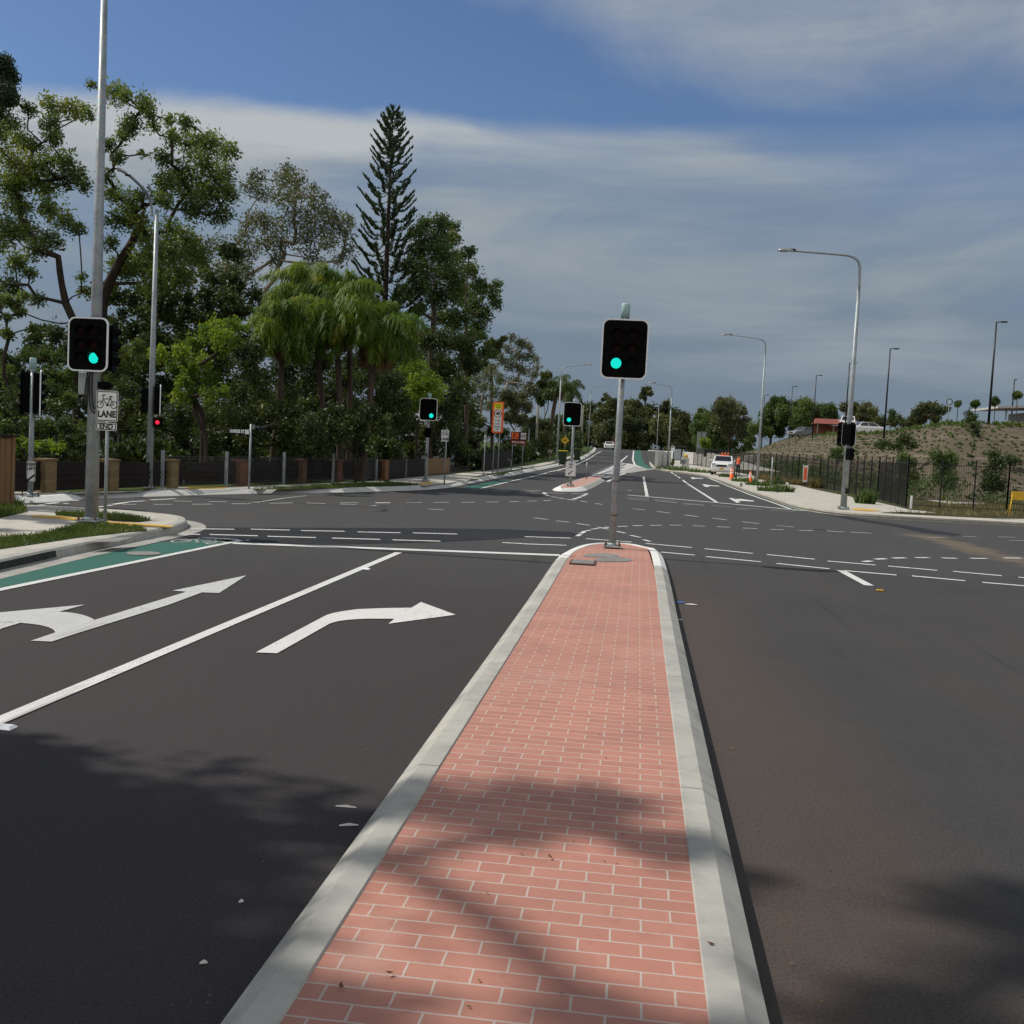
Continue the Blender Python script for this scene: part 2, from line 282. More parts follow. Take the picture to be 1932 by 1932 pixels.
M = dict(
    asphalt=asphalt(), bitumen=bitumen(), brick=brick_paving(),
    kerb=concrete('kerb_concrete', (.44, .425, .375), (.33, .32, .29), joints=3.0, stain=.5),
    path=concrete('path_concrete', (.50, .47, .405), (.40, .375, .32), stain=.4, brown=(.36, .29, .20)),
    pale=concrete('pale_concrete', (.56, .55, .51), (.48, .47, .44), stain=.25),
    gutter=concrete('gutter_concrete', (.38, .365, .33), (.28, .27, .245)),
    patch=concrete('patch_concrete', (.25, .235, .22), (.19, .18, .17)),
    white=worn('white_road_paint', (.70, .69, .66), (.17, .16, .155), .85, 46.0), oldwhite=worn('greyed_road_paint', (.55, .545, .53), (.17, .165, .16), .9, 40.0),
    faded=worn('faded_road_paint', (.46, .45, .43), (.10, .10, .10), .8),
    nose=worn('white_kerb_paint', (.80, .79, .75), (.40, .39, .36), .5),
    green=worn('green_lane_surface', (.028, .125, .092), (.012, .05, .04), .5, 60),
    tactile=plain('yellow_tactile_paving', (.60, .36, .07), .8, var=.15, scale=14),
    grass=grass_mat('lawn_grass', (.050, .085, .016), (.085, .120, .024), (.15, .14, .05)),
    rough_grass=grass_mat('rough_grass', (.055, .062, .022), (.085, .085, .034), (.16, .13, .07)),
    soil=grass_mat('leaf_litter', (.018, .018, .010), (.026, .024, .014), (.04, .032, .02)),
    land=grass_mat('far_land', (.022, .030, .012), (.032, .038, .015), (.05, .045, .025)),
    mulch=mulch(), galv=galv(),
    black=plain('black_powder_coat', (.012, .012, .013), .45, var=.2),
    housing=plain('black_signal_plastic', (.0022, .0022, .0026), .65, var=.2, spec=.07),
    visor=plain('visor_plastic', (.0022, .0022, .0026), .6, var=.2, spec=.10),
    border=plain('white_reflective_border', (.86, .87, .88), .45, var=.05),
    cap=plain('pale_teal_cap', (.36, .50, .50), .5, var=.06),
    signwhite=plain('sign_white', (.80, .79, .77), .4, var=.05),
    ink=plain('sign_black', (.012, .012, .012), .5, var=.1),
    red=plain('sign_red', (.30, .018, .016), .5, var=.08),
    orange=plain('fluorescent_orange', (.95, .15, .03), .5, var=.06),
    yellow=plain('sign_yellow', (.85, .84, .03), .45, var=.06),
    amber=plain('warning_yellow', (.66, .38, .02), .5, var=.08),
    blue=plain('blue_plastic', (.02, .12, .45), .4),
    rust=plain('rusty_steel', (.10, .055, .035), .8, var=.3),
    cable=plain('black_cable', (.010, .010, .011), .5),
    signgreen=plain('dark_green_plate', (.004, .008, .006), .9, spec=.05), wire=plain('dull_fence_wire', (.075, .08, .085), .7, metal=.3),
    wood=paling('treated_timber', (.13, .075, .035), (.27, .16, .075)),
    oldwood=paling('shade_dark_paling', (.009, .006, .005), (.024, .016, .012)),  # tree shade over the left fences is put into this darkened timber colour
    pole_wood=paling('grey_pole_timber', (.17, .15, .12), (.30, .27, .22)),
    pier=wall_brick('cream_brick', (.25, .175, .080), (.19, .125, .055), (.17, .13, .08)),
    pier2=wall_brick('red_brown_brick', (.25, .115, .05), (.19, .085, .04), (.14, .10, .07)),
    house=plain('pale_render', (.46, .45, .42), .8), roof=plain('rust_roof', (.22, .065, .045), .6), greyroof=plain('grey_roof', (.32, .33, .34), .5),
    glass=plain('dark_glass', (.012, .016, .020), .08, spec=.6), tyre=plain('tyre_rubber', (.014, .014, .014), .85),
    carwhite=plain('white_car_paint', (.72, .72, .71), .25, var=.03, spec=.5), carred=plain('dark_red_car_paint', (.16, .014, .014), .3, spec=.5),
    cargrey=plain('grey_tray_metal', (.20, .205, .21), .45, metal=.3), chrome=plain('wheel_alloy', (.42, .43, .44), .3, metal=.7),
    lampred=plain('tail_lamp_red', (.35, .012, .012), .25), lampclear=plain('lamp_clear', (.55, .56, .57), .15),
    bin=plain('bin_green', (.025, .045, .02), .5), binlid=plain('bin_lid_yellow', (.60, .55, .03), .45), binlid2=plain('bin_lid_olive', (.20, .19, .07), .5),
    skin=plain('skin', (.36, .20, .14), .6), cloth=plain('dark_clothing', (.016, .018, .024), .85), vest=plain('orange_vest', (.75, .12, .04), .7),
    ad=plain('pale_panel', (.36, .40, .41), .3, var=.05), paper=plain('litter_paper', (.62, .60, .55), .8), deadleaf=plain('dead_leaf', (.15, .07, .03), .8, var=.3),
    bark=bark('gum_bark', (.045, .034, .027), (.13, .10, .08)), pale_bark=bark('pale_gum_bark', (.16, .135, .11), (.34, .30, .255)),
    dark_bark=bark('dark_bark', (.022, .017, .013), (.06, .045, .034)), palm_bark=bark('palm_bark', (.045, .032, .024), (.10, .076, .055)),
    leaf_gum=leaf_mat('gum_leaf', (0.05, 0.082, 0.03), (0.145, 0.205, 0.055), (0.25, 0.25, 0.055), 0.42),
    leaf_grey=leaf_mat('grey_gum_leaf', (0.055, 0.068, 0.034), (0.14, 0.155, 0.075), (0.21, 0.2, 0.1), 0.3),
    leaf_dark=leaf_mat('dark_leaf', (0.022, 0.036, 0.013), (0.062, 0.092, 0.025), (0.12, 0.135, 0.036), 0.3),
    leaf_green=leaf_mat('bright_leaf', (0.055, 0.105, 0.016), (0.165, 0.26, 0.03), (0.3, 0.34, 0.038), 0.45),
    leaf_broad=leaf_mat('broad_leaf', (0.038, 0.072, 0.025), (0.1, 0.155, 0.044), (0.16, 0.185, 0.05), 0.38),
    leaf_pine=leaf_mat('pine_needle', (0.02, 0.038, 0.02), (0.05, 0.08, 0.04), (0.085, 0.11, 0.05), 0.2),
    leaf_palm=leaf_mat('palm_leaflet', (0.045, 0.095, 0.012), (0.13, 0.225, 0.024), (0.26, 0.265, 0.035), 0.4),
    leaf_dead=leaf_mat('dead_frond', (.10, .06, .025), (.19, .12, .05), (.26, .17, .07), .2),
    leaf_far=leaf_mat('far_leaf', (0.04, 0.056, 0.028), (0.1, 0.118, 0.045), (0.155, 0.155, 0.06), 0.3),
    blade=leaf_mat('grass_blade', (.045, .080, .015), (.090, .135, .026), (.20, .17, .06), .3),
    drygrass=leaf_mat('dry_grass_blade', (.10, .085, .035), (.19, .15, .065), (.28, .22, .10), .3),
    green_light=emit('green_lamp', (.0, .50, .42), 1.0), green_dot=emit('green_lamp_diode', (.02, 1.0, .80), 1.25),
    red_light=emit('red_lamp', (1.0, .02, .05), 1.6),
    lens_red=plain('dark_red_lens', (.008, .002, .002), .5, spec=.06), lens_amber=plain('dark_amber_lens', (.011, .003, .0015), .5, spec=.06), lens_green=plain('dark_green_lens', (.0015, .005, .006), .5, spec=.06),
)
def xf(o, **kw): return o

# ------------------------------------------------------------------ mesh helpers
class MB:
    def __init__(s): s.v = []; s.f = []; s.mi = []; s.cur = 0; s.smooth = []
    def add(s, vs, fs, smooth=False):
        b = len(s.v); s.v += [tuple(v) for v in vs]
        for f in fs: s.f.append([i+b for i in f]); s.mi.append(s.cur); s.smooth.append(smooth)
        return s
    def box(s, c, size, rz=0.0, bev=0.0):
        hx, hy, hz = (d/2 for d in size); bm = bmesh.new(); bmesh.ops.create_cube(bm, size=1)
        for v in bm.verts: v.co = Vector((v.co.x*size[0], v.co.y*size[1], v.co.z*size[2]))
        if bev: bmesh.ops.bevel(bm, geom=bm.edges[:], offset=bev, segments=2, affect='EDGES', profile=.5)
        m = Matrix.Translation(Vector(c)) @ Matrix.Rotation(rz, 4, 'Z')
        bm.verts.index_update(); s.add([m @ v.co for v in bm.verts], [[v.index for v in f.verts] for f in bm.faces]); bm.free(); return s
    def tube(s, pts, rad, k=10, cap=True):
        pts = [Vector(p) for p in pts]; n = len(pts)
        if not hasattr(rad, '__len__'): rad = [rad]*n
        vs = []; up = None
        for i, p in enumerate(pts):
            d = (pts[min(i+1, n-1)] - pts[max(i-1, 0)])
            d = d.normalized() if d.length > 1e-9 else Vector((0, 0, 1))
            if up is None: up = d.orthogonal().normalized()
            a = (up - d*up.dot(d)); a = a.normalized() if a.length > 1e-6 else d.orthogonal().normalized(); up = a
            b = d.cross(a)
            for j in range(k):
                t = 2*math.pi*j/k; vs.append(p + (a*math.cos(t) + b*math.sin(t))*rad[i])
        fs = [[i*k+j, i*k+(j+1) % k, (i+1)*k+(j+1) % k, (i+1)*k+j] for i in range(n-1) for j in range(k)]
        s.add(vs, fs, True)
        if cap:
            b = len(s.v) - n*k
            for f in ([b+j for j in range(k)][::-1], [b+(n-1)*k+j for j in range(k)]): s.f.append(f); s.mi.append(s.cur); s.smooth.append(False)
        return s
    def prism(s, out, y0, y1):                          # outline in x,z, thickness in y
        n = len(out); vs = [(x, y0, z) for x, z in out] + [(x, y1, z) for x, z in out]
        fs = [list(range(n)), list(range(2*n-1, n-1, -1))] + [[i, i+n, (i+1) % n+n, (i+1) % n] for i in range(n)]
        return s.add(vs, fs)
    def ring(s, outer, inner, y0, y1):
        n = len(outer); vs = [(x, y0, z) for x, z in outer] + [(x, y0, z) for x, z in inner] + [(x, y1, z) for x, z in outer] + [(x, y1, z) for x, z in inner]
        fs = []
        for i in range(n):
            j = (i+1) % n
            fs += [[i, j, n+j, n+i], [2*n+j, 2*n+i, 3*n+i, 3*n+j], [j, i, 2*n+i, 2*n+j], [n+i, n+j, 3*n+j, 3*n+i]]
        return s.add(vs, fs)
    def disc(s, c, r, y, k=20):
        return s.add([(c[0]+r*math.cos(2*math.pi*i/k), y, c[1]+r*math.sin(2*math.pi*i/k)) for i in range(k)], [list(range(k))])
    def build(s, name, mats, parent=None, loc=None, rz=0.0, fix=True):
        me = bpy.data.meshes.new(name); me.from_pydata(s.v, [], s.f)
        for m in (mats if isinstance(mats, (list, tuple)) else [mats]): me.materials.append(m)
        me.polygons.foreach_set('material_index', s.mi); me.polygons.foreach_set('use_smooth', s.smooth)
        if fix:
            bm = bmesh.new(); bm.from_mesh(me); bmesh.ops.recalc_face_normals(bm, faces=bm.faces[:]); bm.to_mesh(me); bm.free()
        me.update(); o = bpy.data.objects.new(name, me); C.objects.link(o)
        if parent: o.parent = parent
        if loc is not None: o.location = loc
        o.rotation_euler.z = rz; return o
def rrect(w, h, r, cx=0.0, cz=0.0, k=6):
    out = []
    for sx, sz, a in ((1, 1, 0), (-1, 1, 90), (-1, -1, 180), (1, -1, 270)):
        for i in range(k+1):
            t = R(a + 90*i/k); out.append((cx + sx*(w/2-r) + r*math.cos(t), cz + sz*(h/2-r) + r*math.sin(t)))
    return out
def tag(o, label, cat, group=None):
    o['label'] = label; o['category'] = cat
    if group: o['group'] = group
    return o
def thing(name, loc, label, cat, group=None, rz=0.0):
    o = bpy.data.objects.new(name, None); C.objects.link(o); o.location = loc; o.rotation_euler.z = rz; o.empty_display_size = .2
    return tag(o, label, cat, group)
def struct(o, label=None, cat=None, kind='structure'):
    o['kind'] = kind
    if label: o['label'] = label; o['category'] = cat or o.name.split('.')[0].replace('_', ' ')
    return o
def copy_tree(o, parent=None):
    c = o.copy(); C.objects.link(c)
    if parent: c.parent = parent
    for ch in list(o.children): copy_tree(ch, c)
    return c
def lettering(s, size, parent, loc, mat, rz=0.0, name='lettering', sx=1.0, bold=.0):
    cu = bpy.data.curves.new(name, 'FONT'); cu.body = s; cu.size = size; cu.align_x = 'CENTER'; cu.align_y = 'CENTER'; cu.extrude = .0015; cu.offset = bold
    t = bpy.data.objects.new('tmp', cu); C.objects.link(t); dg = bpy.context.evaluated_depsgraph_get()
    me = bpy.data.meshes.new_from_object(t.evaluated_get(dg)); bpy.data.objects.remove(t)
    me.materials.clear(); me.materials.append(mat)
    o = bpy.data.objects.new(name, me); C.objects.link(o); o.parent = parent; o.location = loc; o.rotation_euler = (R(90), 0, rz); o.scale = (sx, 1, 1); return o

def sheet(name, pts, off, mat, wall=0.0, label=None, cat=None, kind='structure', ystep=6.0):
    """flat sheet that follows the ground; a wall of the given depth hangs from its outline"""
    bm = bmesh.new(); vs = [bm.verts.new((p[0], p[1], 0)) for p in pts]; f = bm.faces.new(vs)
    if f.normal.z < 0 or True: bmesh.ops.recalc_face_normals(bm, faces=bm.faces[:])
    bmesh.ops.triangulate(bm, faces=bm.faces[:])
    ys = [p[1] for p in pts]; y = 70.0
    if max(ys) > 70:
        while y < max(ys):
            if y > min(ys): bmesh.ops.bisect_plane(bm, geom=bm.verts[:]+bm.edges[:]+bm.faces[:], plane_co=(0, y, 0), plane_no=(0, 1, 0))
            y += ystep
    for v in bm.verts: v.co.z = H(v.co.y) + off
    for fa in bm.faces:
        fa.normal_update()
        if fa.normal.z < 0: fa.normal_flip()
    if wall:
        be = [e for e in bm.edges if e.is_boundary]
        r = bmesh.ops.extrude_edge_only(bm, edges=be)
        for v in [g for g in r['geom'] if isinstance(g, bmesh.types.BMVert)]: v.co.z -= wall
    me = bpy.data.meshes.new(name); bm.to_mesh(me); bm.free(); me.materials.append(mat)
    o = bpy.data.objects.new(name, me); C.objects.link(o); return struct(o, label, cat, kind)
def offset_poly(pts, d):
    out = []; n = len(pts); pts = [Vector((p[0], p[1])) for p in pts]
    for i in range(n):
        a = pts[max(i-1, 0)]; b = pts[min(i+1, n-1)]; t = (b-a).normalized()
        out.append(pts[i] + Vector((t.y, -t.x))*d)
    return out
def resample(pts, step):
    pts = [Vector((p[0], p[1])) for p in pts]; out = [pts[0]]
    for a, b in zip(pts, pts[1:]):
        k = max(1, int((b-a).length/step))
        for i in range(1, k+1): out.append(a + (b-a)*i/k)
    return out
def smooth_line(pts, it=2):
    for _ in range(it):
        q = [pts[0]]
        for a, b in zip(pts, pts[1:]):
            a, b = Vector(a), Vector(b); q += [a*.75+b*.25, a*.25+b*.75]
        q.append(pts[-1]); pts = [Vector(p) for p in q]
    return pts
def sweep(name, line, prof, mat, label=None, cat=None, closed=False, mats=None, pick=None):
    """a kerb profile [(outward offset, height)] swept along a line on the ground"""
    rows = [offset_poly(line, o) for o, _ in prof]; mb = MB(); n = len(line); k = len(prof)
    vs = [(rows[j][i].x, rows[j][i].y, H(rows[j][i].y) + prof[j][1]) for i in range(n) for j in range(k)]
    b = 0
    mb.v = vs
    for i in range(n-1):
        for j in range(k-1):
            mb.f.append([i*k+j, i*k+j+1, (i+1)*k+j+1, (i+1)*k+j]); mb.mi.append(pick(i) if pick else 0); mb.smooth.append(False)
    o = mb.build(name, mats or mat)
    return struct(o, label, cat)
def px(*ps): return [G(*p).to_2d() for p in ps]
def stripe(mb, a, b, wd, off, step=4.0):
    a, b = Vector(a[:2]), Vector(b[:2]); t = (b-a).normalized(); q = Vector((-t.y, t.x))*wd/2
    k = max(1, int((b-a).length/step)); vs = []
    for i in range(k+1):
        p = a+(b-a)*i/k
        for z in (p-q, p+q): vs.append((z.x, z.y, H(z.y)+off))
    mb.add(vs, [[2*i, 2*i+1, 2*i+3, 2*i+2] for i in range(k)])
def ribbon(mb, line, wd, off):
    l = offset_poly(line, wd/2); r = offset_poly(line, -wd/2); n = len(line)
    mb.add([(p.x, p.y, H(p.y)+off) for a in zip(l, r) for p in a], [[2*i, 2*i+1, 2*i+3, 2*i+2] for i in range(n-1)])

# ------------------------------------------------------------------ ground and road
mb = MB(); ys = [-60, 0, 70] + list(range(80, 330, 8)) + [400, 600, 1000, 2500]; xs = [-1500, -300, -100, -40, 0, 40, 100, 300, 1500]
mb.add([(x, y, H(y)-.06) for y in ys for x in xs], [[j*len(xs)+i, j*len(xs)+i+1, (j+1)*len(xs)+i+1, (j+1)*len(xs)+i] for j in range(len(ys)-1) for i in range(len(xs)-1)])
struct(mb.build('ground', M['land']), 'broad land surface under the whole place', 'ground')
mb = MB(); ys = [-12, 20, 45, 70] + list(range(76, 262, 6)); xs = [-60, -30, -8, 8, 30, 60]
mb.add([(x, y, H(y)) for y in ys for x in xs], [[j*6+i, j*6+i+1, (j+1)*6+i+1, (j+1)*6+i] for j in range(len(ys)-1) for i in range(5)])
struct(mb.build('road', M['asphalt']), 'dark grey asphalt of the crossroads and the road ahead', 'road')

LB = [(-.02, -.02), (0.0, .012), (.02, .022), (.27, .138), (.35, .152), (.47, .150), (.47, .08)]
KP = [(-.02, -.02), (0.0, .015), (.025, .115), (.06, .145), (.20, .150), (.20, .05)]
GP = [(-.36, .006), (-.02, .004)]
# --- near left corner
z3 = zt(0, 1180, 0, 0, 3.116)
k1 = px((-420, 1178), (-200, 1124), (0, 1078), (120, 1050), (200, 1033.5), (270, 1019), (318, 1009), (345, 1001)) + px((357, 994.5), (350, 987.5), (325, 982.5), (290, 979), (255, 975.5)) + px((200, 971.5), (120, 967), (40, 963.5), (-150, 957), (-420, 950))
k1s = smooth_line(k1, 2)
k1 = k1s
struct(sweep('kerb', k1, [(-o, z) for o, z in KP], M['kerb']), 'grey concrete kerb curving round the near left corner')
struct(sweep('gutter', k1, [(.36, .006), (.02, .004)], M['gutter']), 'concrete gutter tray along the near left kerb')
top1 = [p for p in offset_poly(k1, -.18)]
sheet('verge', top1, .146, M['path'], .2, 'pale concrete corner footpath beside the tall steel mast', 'footpath')
gr1 = px(*[(x, y) for x, y in ((-420, 1128), (-100, 1055), (0, 1033), (100, 1026), (165, 1019), (230, 1009), (272, 1001), (268, 996), (240, 992), (170, 990), (130, 994), (95, 1001), (60, 1010), (0, 1014), (-100, 1026), (-420, 1065))])
gr1 = [G(p[0], p[1], .15).to_2d() for p in ((-420, 1140), (-100, 1060), (0, 1036), (90, 1023), (150, 1014), (225, 1006), (278, 1001), (262, 995), (205, 990), (150, 990), (120, 996), (100, 1003), (60, 1010), (0, 1014), (-100, 1022), (-420, 1050))]
sheet('grass_strip', gr1, .156, M['grass'], 0, 'mown grass patch round the foot of the cycle sign', 'grass')
gr2 = [G(p[0], p[1], .15).to_2d() for p in ((105, 968), (180, 968), (255, 975), (285, 982), (262, 985), (215, 982.5), (160, 977), (105, 972))]
sheet('grass_strip', gr2, .156, M['grass'], 0, 'narrow grass strip along the back of the near corner', 'grass')
gr3 = [G(p[0], p[1], .15).to_2d() for p in ((-300, 940), (10, 946), (38, 953), (52, 965), (10, 975), (-40, 985), (-300, 1000))]
sheet('grass_strip', gr3, .158, M['grass'], 0, 'shaded grass at the foot of the timber paling fence', 'grass')
for pts in (((60, 972), (110, 973), (215, 984), (330, 992), (318, 996), (205, 989.5), (110, 979), (60, 976)),):
    sheet('tactile_paving', [G(a, b, .15).to_2d() for a, b in pts], .152, M['tactile'], 0, 'worn yellow tactile strip behind the tall mast', 'tactile paving')
sheet('service_lid', [G(a, b, .15).to_2d() for a, b in ((158, 1024), (196, 1016.5), (252, 1014), (222, 1023))], .160, M['patch'], 0, 'grey concrete service lid set in the corner grass', 'lid')
ki = [p for p in k1 if G(-60, 1090).y < p.y < G(102, 1052).y and p.x < -6]
ki = [offset_poly(ki, o) for o in (.012, -.004)]; mb = MB()
mb.add([(p.x, p.y, z) for r_, z in ((ki[0], .022), (ki[1], .122)) for p in r_], [[i, i+1, len(ki[0])+i+1, len(ki[0])+i] for i in range(len(ki[0])-1)])
inlet = mb.build('kerb_inlet', M['ink']); struct(inlet, 'dark stormwater opening in the near left kerb', 'kerb inlet')

# --- far left corner and the verge that runs up the road
kl = px((-420, 950), (-150, 947), (20, 945), (165, 941), (250, 938.5), (316, 936.5), (450, 932), (580, 930.6), (634, 929.8), (710, 927.5), (790, 925), (843, 921), (862, 917), (894, 911), (949, 900), (1000, 890.5), (1040, 882.6), (1085, 873), (1105, 864), (1121, 853.5))
kl = [Vector(p) for p in kl] + [kl[-1] + Vector((-.6, 22)), kl[-1] + Vector((-2, 60))]
kl2 = smooth_line(kl, 2)
struct(sweep('kerb', kl2, [(-o, z) for o, z in LB], M['pale']), 'pale kerb along the far left corner and up the road')
sheet('verge', offset_poly(kl2, -.43) + [Vector((-70, kl2[-1].y)), Vector((-70, kl2[0].y))], .146, M['grass'], .2, 'green verge on the far left side of the road', 'verge')
pth = [G(a, b, .15).to_2d() for a, b in ((-420, 938.5), (0, 935.5), (165, 930.5), (262, 927.5), (320, 919.5), (440, 918), (545, 914), (640, 909.5), (720, 907), (735, 910), (640, 913), (560, 919), (478, 923))] + [p for p in offset_poly(kl2, -.45)[::-1] if p.x < G(470, 925, .15).x]
sheet('footpath', pth, .152, M['path'], 0, 'concrete footpath along the far left mesh fence', 'footpath')
pt2 = [G(a, b, .15).to_2d() for a, b in ((735, 905.5), (790, 899.5), (860, 893.5), (900, 890), (960, 883), (1010, 876), (1048, 868.5), (1075, 860.5), (1086, 853.5), (1098, 853.5), (1084, 862), (1056, 871), (1020, 879), (985, 884), (940, 891), (905, 897), (880, 905), (860, 909), (843, 912.5), (800, 917), (770, 913), (735, 911.5))]
sheet('footpath', pt2, .153, M['path'], 0, 'concrete footpath under the school zone sign', 'footpath')
sheet('tactile_paving', [G(a, b, .15).to_2d() for a, b in ((352, 919.5), (398, 918), (432, 919), (424, 922), (352, 923.5))], .157, M['tactile'], 0, 'yellow tactile panel near the street name post', 'tactile paving')
sheet('tactile_paving', [G(a, b, .15).to_2d() for a, b in ((792, 911), (812, 909.5), (820, 912), (808, 914.5), (792, 914.5))], .157, M['tactile'], 0, 'yellow tactile panel by the far left signal', 'tactile paving')
gl = [G(a, b, .15).to_2d() for a, b in ((478, 923.5), (560, 920), (640, 914), (660, 911), (690, 910), (735, 911), (795, 915), (740, 917), (640, 920.5), (540, 923.5), (480, 924.5))]
sheet('grass_strip', gl, .160, M['grass'], 0, 'grass island between far left kerb and footpath', 'grass')
gl = [G(a, b, .15).to_2d() for a, b in ((880, 910), (905, 904), (940, 897), (958, 892.5), (950, 895.5), (925, 900), (890, 907))]
sheet('grass_strip', gl, .160, M['grass'], 0, 'grass strip at the foot of the school zone sign', 'grass')
gd = [G(a, b, .15).to_2d() for a, b in ((-500, 932), (0, 929), (320, 917), (550, 909), (723, 904), (850, 894), (905, 885), (960, 878), (1005, 870))]
sheet('garden_ground', gd + [Vector((-60, gd[-1].y + 40)), Vector((-70, gd[0].y))], .170, M['soil'], 0, 'leaf littered garden ground behind the left fences', 'ground')

# --- right hand corner and verge
kr = px((1121, 852))[:0] + px((1228, 851.8), (1232, 872), (1236, 883), (1258, 890), (1298, 894), (1335, 899.5), (1357, 905), (1390, 916), (1425, 929.5), (1456, 938.5), (1490, 950.5), (1521, 960.5), (1552, 966.5), (1590, 972), (1637, 976.5), (1745, 983), (1877, 989.5), (1932, 993))
kr = [G(1220, 849.6).to_2d() + Vector((0, 20))] + [Vector(p) for p in kr] + px((2100, 1003), (2400, 1020))
kr2 = smooth_line(kr, 2)
struct(sweep('kerb', kr2, LB, M['path']), 'sandy concrete kerb along the right hand corner')
struct(sweep('gutter', kr2, [(-.3, .006), (-.02, .004)], M['gutter']), 'concrete gutter along the right hand kerb')
last = kr2[-1]
sheet('footpath', offset_poly(kr2, .43) + [Vector((80, last.y+4)), Vector((80, 62)), Vector((14.5, 62)), Vector((14.5, 236)), Vector((kr2[0].x+1, 236))], .146, M['path'], .2, 'broad sandy concrete footpath on the right', 'footpath')
gv = [G(a, b, .15).to_2d() for a, b in ((1660, 967.5), (1735, 971.5), (1850, 977), (1905, 978.5), (1960, 979), (2300, 985), (2300, 940), (1740, 951), (1700, 956), (1725, 962), (1770, 967), (1740, 968), (1700, 966))]
sheet('grass_strip', gv, .158, M['rough_grass'], 0, 'patchy grass along the right hand corner fence', 'grass')
sheet('tactile_paving', [G(a, b, .15).to_2d() for a, b in ((1608, 959), (1640, 960), (1662, 963), (1640, 965), (1612, 963))], .153, M['tactile'], 0, 'faded yellow tactile pad near the right hand lamp pole', 'tactile paving')
fg = [G(a, b, .15).to_2d() for a, b in ((1718, 962), (1690, 955), (1640, 944), (1590, 934), (1555, 927), (1500, 914), (1470, 906), (1420, 897), (1380, 889), (1340, 883))]
sheet('verge', fg + [Vector((15.5, fg[-1].y)), Vector((15.5, fg[0].y))], .157, M['rough_grass'], 0, 'dry weedy strip under the black fence', 'verge')

# --- centre island
zi = zt(1250, 1180, 0, 0, 4.293)
OUT = [G(*p, z) for p, z in (((430, 1932), 0), ((746, 1490), 0), ((990, 1148), 0))]
xl, xr = G(430, 1932).x, G(1455, 1932).x
tipl = [G(*zi(*p), .15) for p in ((460, 545), (585, 505), (880, 495), (1110, 510), (1310, 550))]
yl = tipl[0].y
line = [Vector((xl, -4)), Vector((xl, 6)), Vector((xl-.02, 14)), G(1050, 1060).to_2d() + Vector((-.03, 0))]
line += [Vector((xl+.06, tipl[0].y)), Vector((xl+.30, tipl[1].y+.12)), Vector(((xl+xr)/2-.1, tipl[2].y+.12)), Vector(((xl+xr)/2+.42, tipl[3].y+.08)), Vector((xr-.22, tipl[4].y+.05)), Vector((xr-.02, G(1251, 1049).y))]
line += [Vector((xr+.02, 17)), Vector((xr, 12)), Vector((xr+.0, 6)), Vector((xr, -4))]
line = resample(smooth_line(line, 3), .6)
IK = [(.0, -.02), (.012, .02), (.03, .085), (.125, .148), (.245, .152), (.252, .141), (.258, .10)]
nose_y = G(1040, 1068).y
sweep('island_kerb', line, [(o, z) for o, z in IK], None, 'pale concrete kerb round the brick centre island', 'kerb', mats=[M['kerb'], M['nose']], pick=lambda i: 1 if line[i].y > nose_y else 0)
inner = offset_poly(line, .238)
sheet('island_paving', inner, .142, M['brick'], 0, 'red stencilled brick paving of the centre island', 'paving')
for cx_, cy_, rx, ry in ((zi(800, 632), 0, 0, 0), (zi(925, 677), 0, 0, 0)) and (((800, 632), 190, 22), ((925, 677), 200, 24)) and []: pass
for (a, b, rx, ry) in ((800, 632, 188, 20), (925, 677, 200, 25)):
    pts = [G(*zi(a + rx*math.cos(t), b + ry*math.sin(t)*(1+.15*math.sin(3*t))), .15).to_2d() for t in [2*math.pi*i/28 for i in range(28)]]
    sheet('concrete_patch', pts, .147 if b < 650 else .1495, M['patch'], 0, ('round grey concrete patch close to the island signal pole' if b < 650 else 'oval grey concrete patch nearer the camera on the island'), 'patch')
pts = [G(*zi(*p), .15).to_2d() for p in ((498, 685), (740, 690), (735, 733), (490, 728))]
pit = thing('pit_cover', (*(sum((p for p in pts), Vector((0, 0)))/4), .15), 'small rectangular steel pit cover set in the brick island', 'pit cover')
c0 = pit.location
mb = MB(); mb.box((0, 0, .006), ((pts[1]-pts[0]).length, (pts[2]-pts[1]).length, .012)); mb.build('frame', M['rust'], pit)
mb = MB(); mb.box((0, 0, .014), ((pts[1]-pts[0]).length-.06, (pts[2]-pts[1]).length-.06, .012)); mb.build('lid', M['patch'], pit)

# --- far island and the island on the left leg
def island(ptsk, nosefn, lab, paving):
    ln = resample(smooth_line(ptsk, 2), .8)
    sweep('island_kerb', ln, [(-.02, -.02), (.0, .008), (.02, .022), (.24, .138), (.30, .152), (.36, .152), (.36, .1)], None, lab + ' kerb', 'kerb', mats=[M['kerb'], M['nose']], pick=lambda i: 1 if nosefn(ln[i]) else 0)
    sheet('island_paving', offset_poly(ln, .345), .147, paving, 0, lab + ' paving', 'paving')
fi = px((1137, 902), (1103, 901.5), (1062, 915), (1040, 923.5), (1048, 927), (1080, 928), (1102, 927.5), (1120, 920), (1142, 907))
island([Vector(p) for p in fi][::-1], lambda p: p.y < 52, 'pink paved traffic island across the junction', plain('pink_paving', (.47, .27, .22), .85, var=.12, scale=9))
li = px((-300, 944), (20, 950.5), (100, 948), (150, 943.5), (165, 939), (140, 936.5), (60, 938), (-300, 934))
li = [Vector(p) for p in li][::-1]
island(li, lambda p: True, 'white nosed island in the left side street', M['path'])
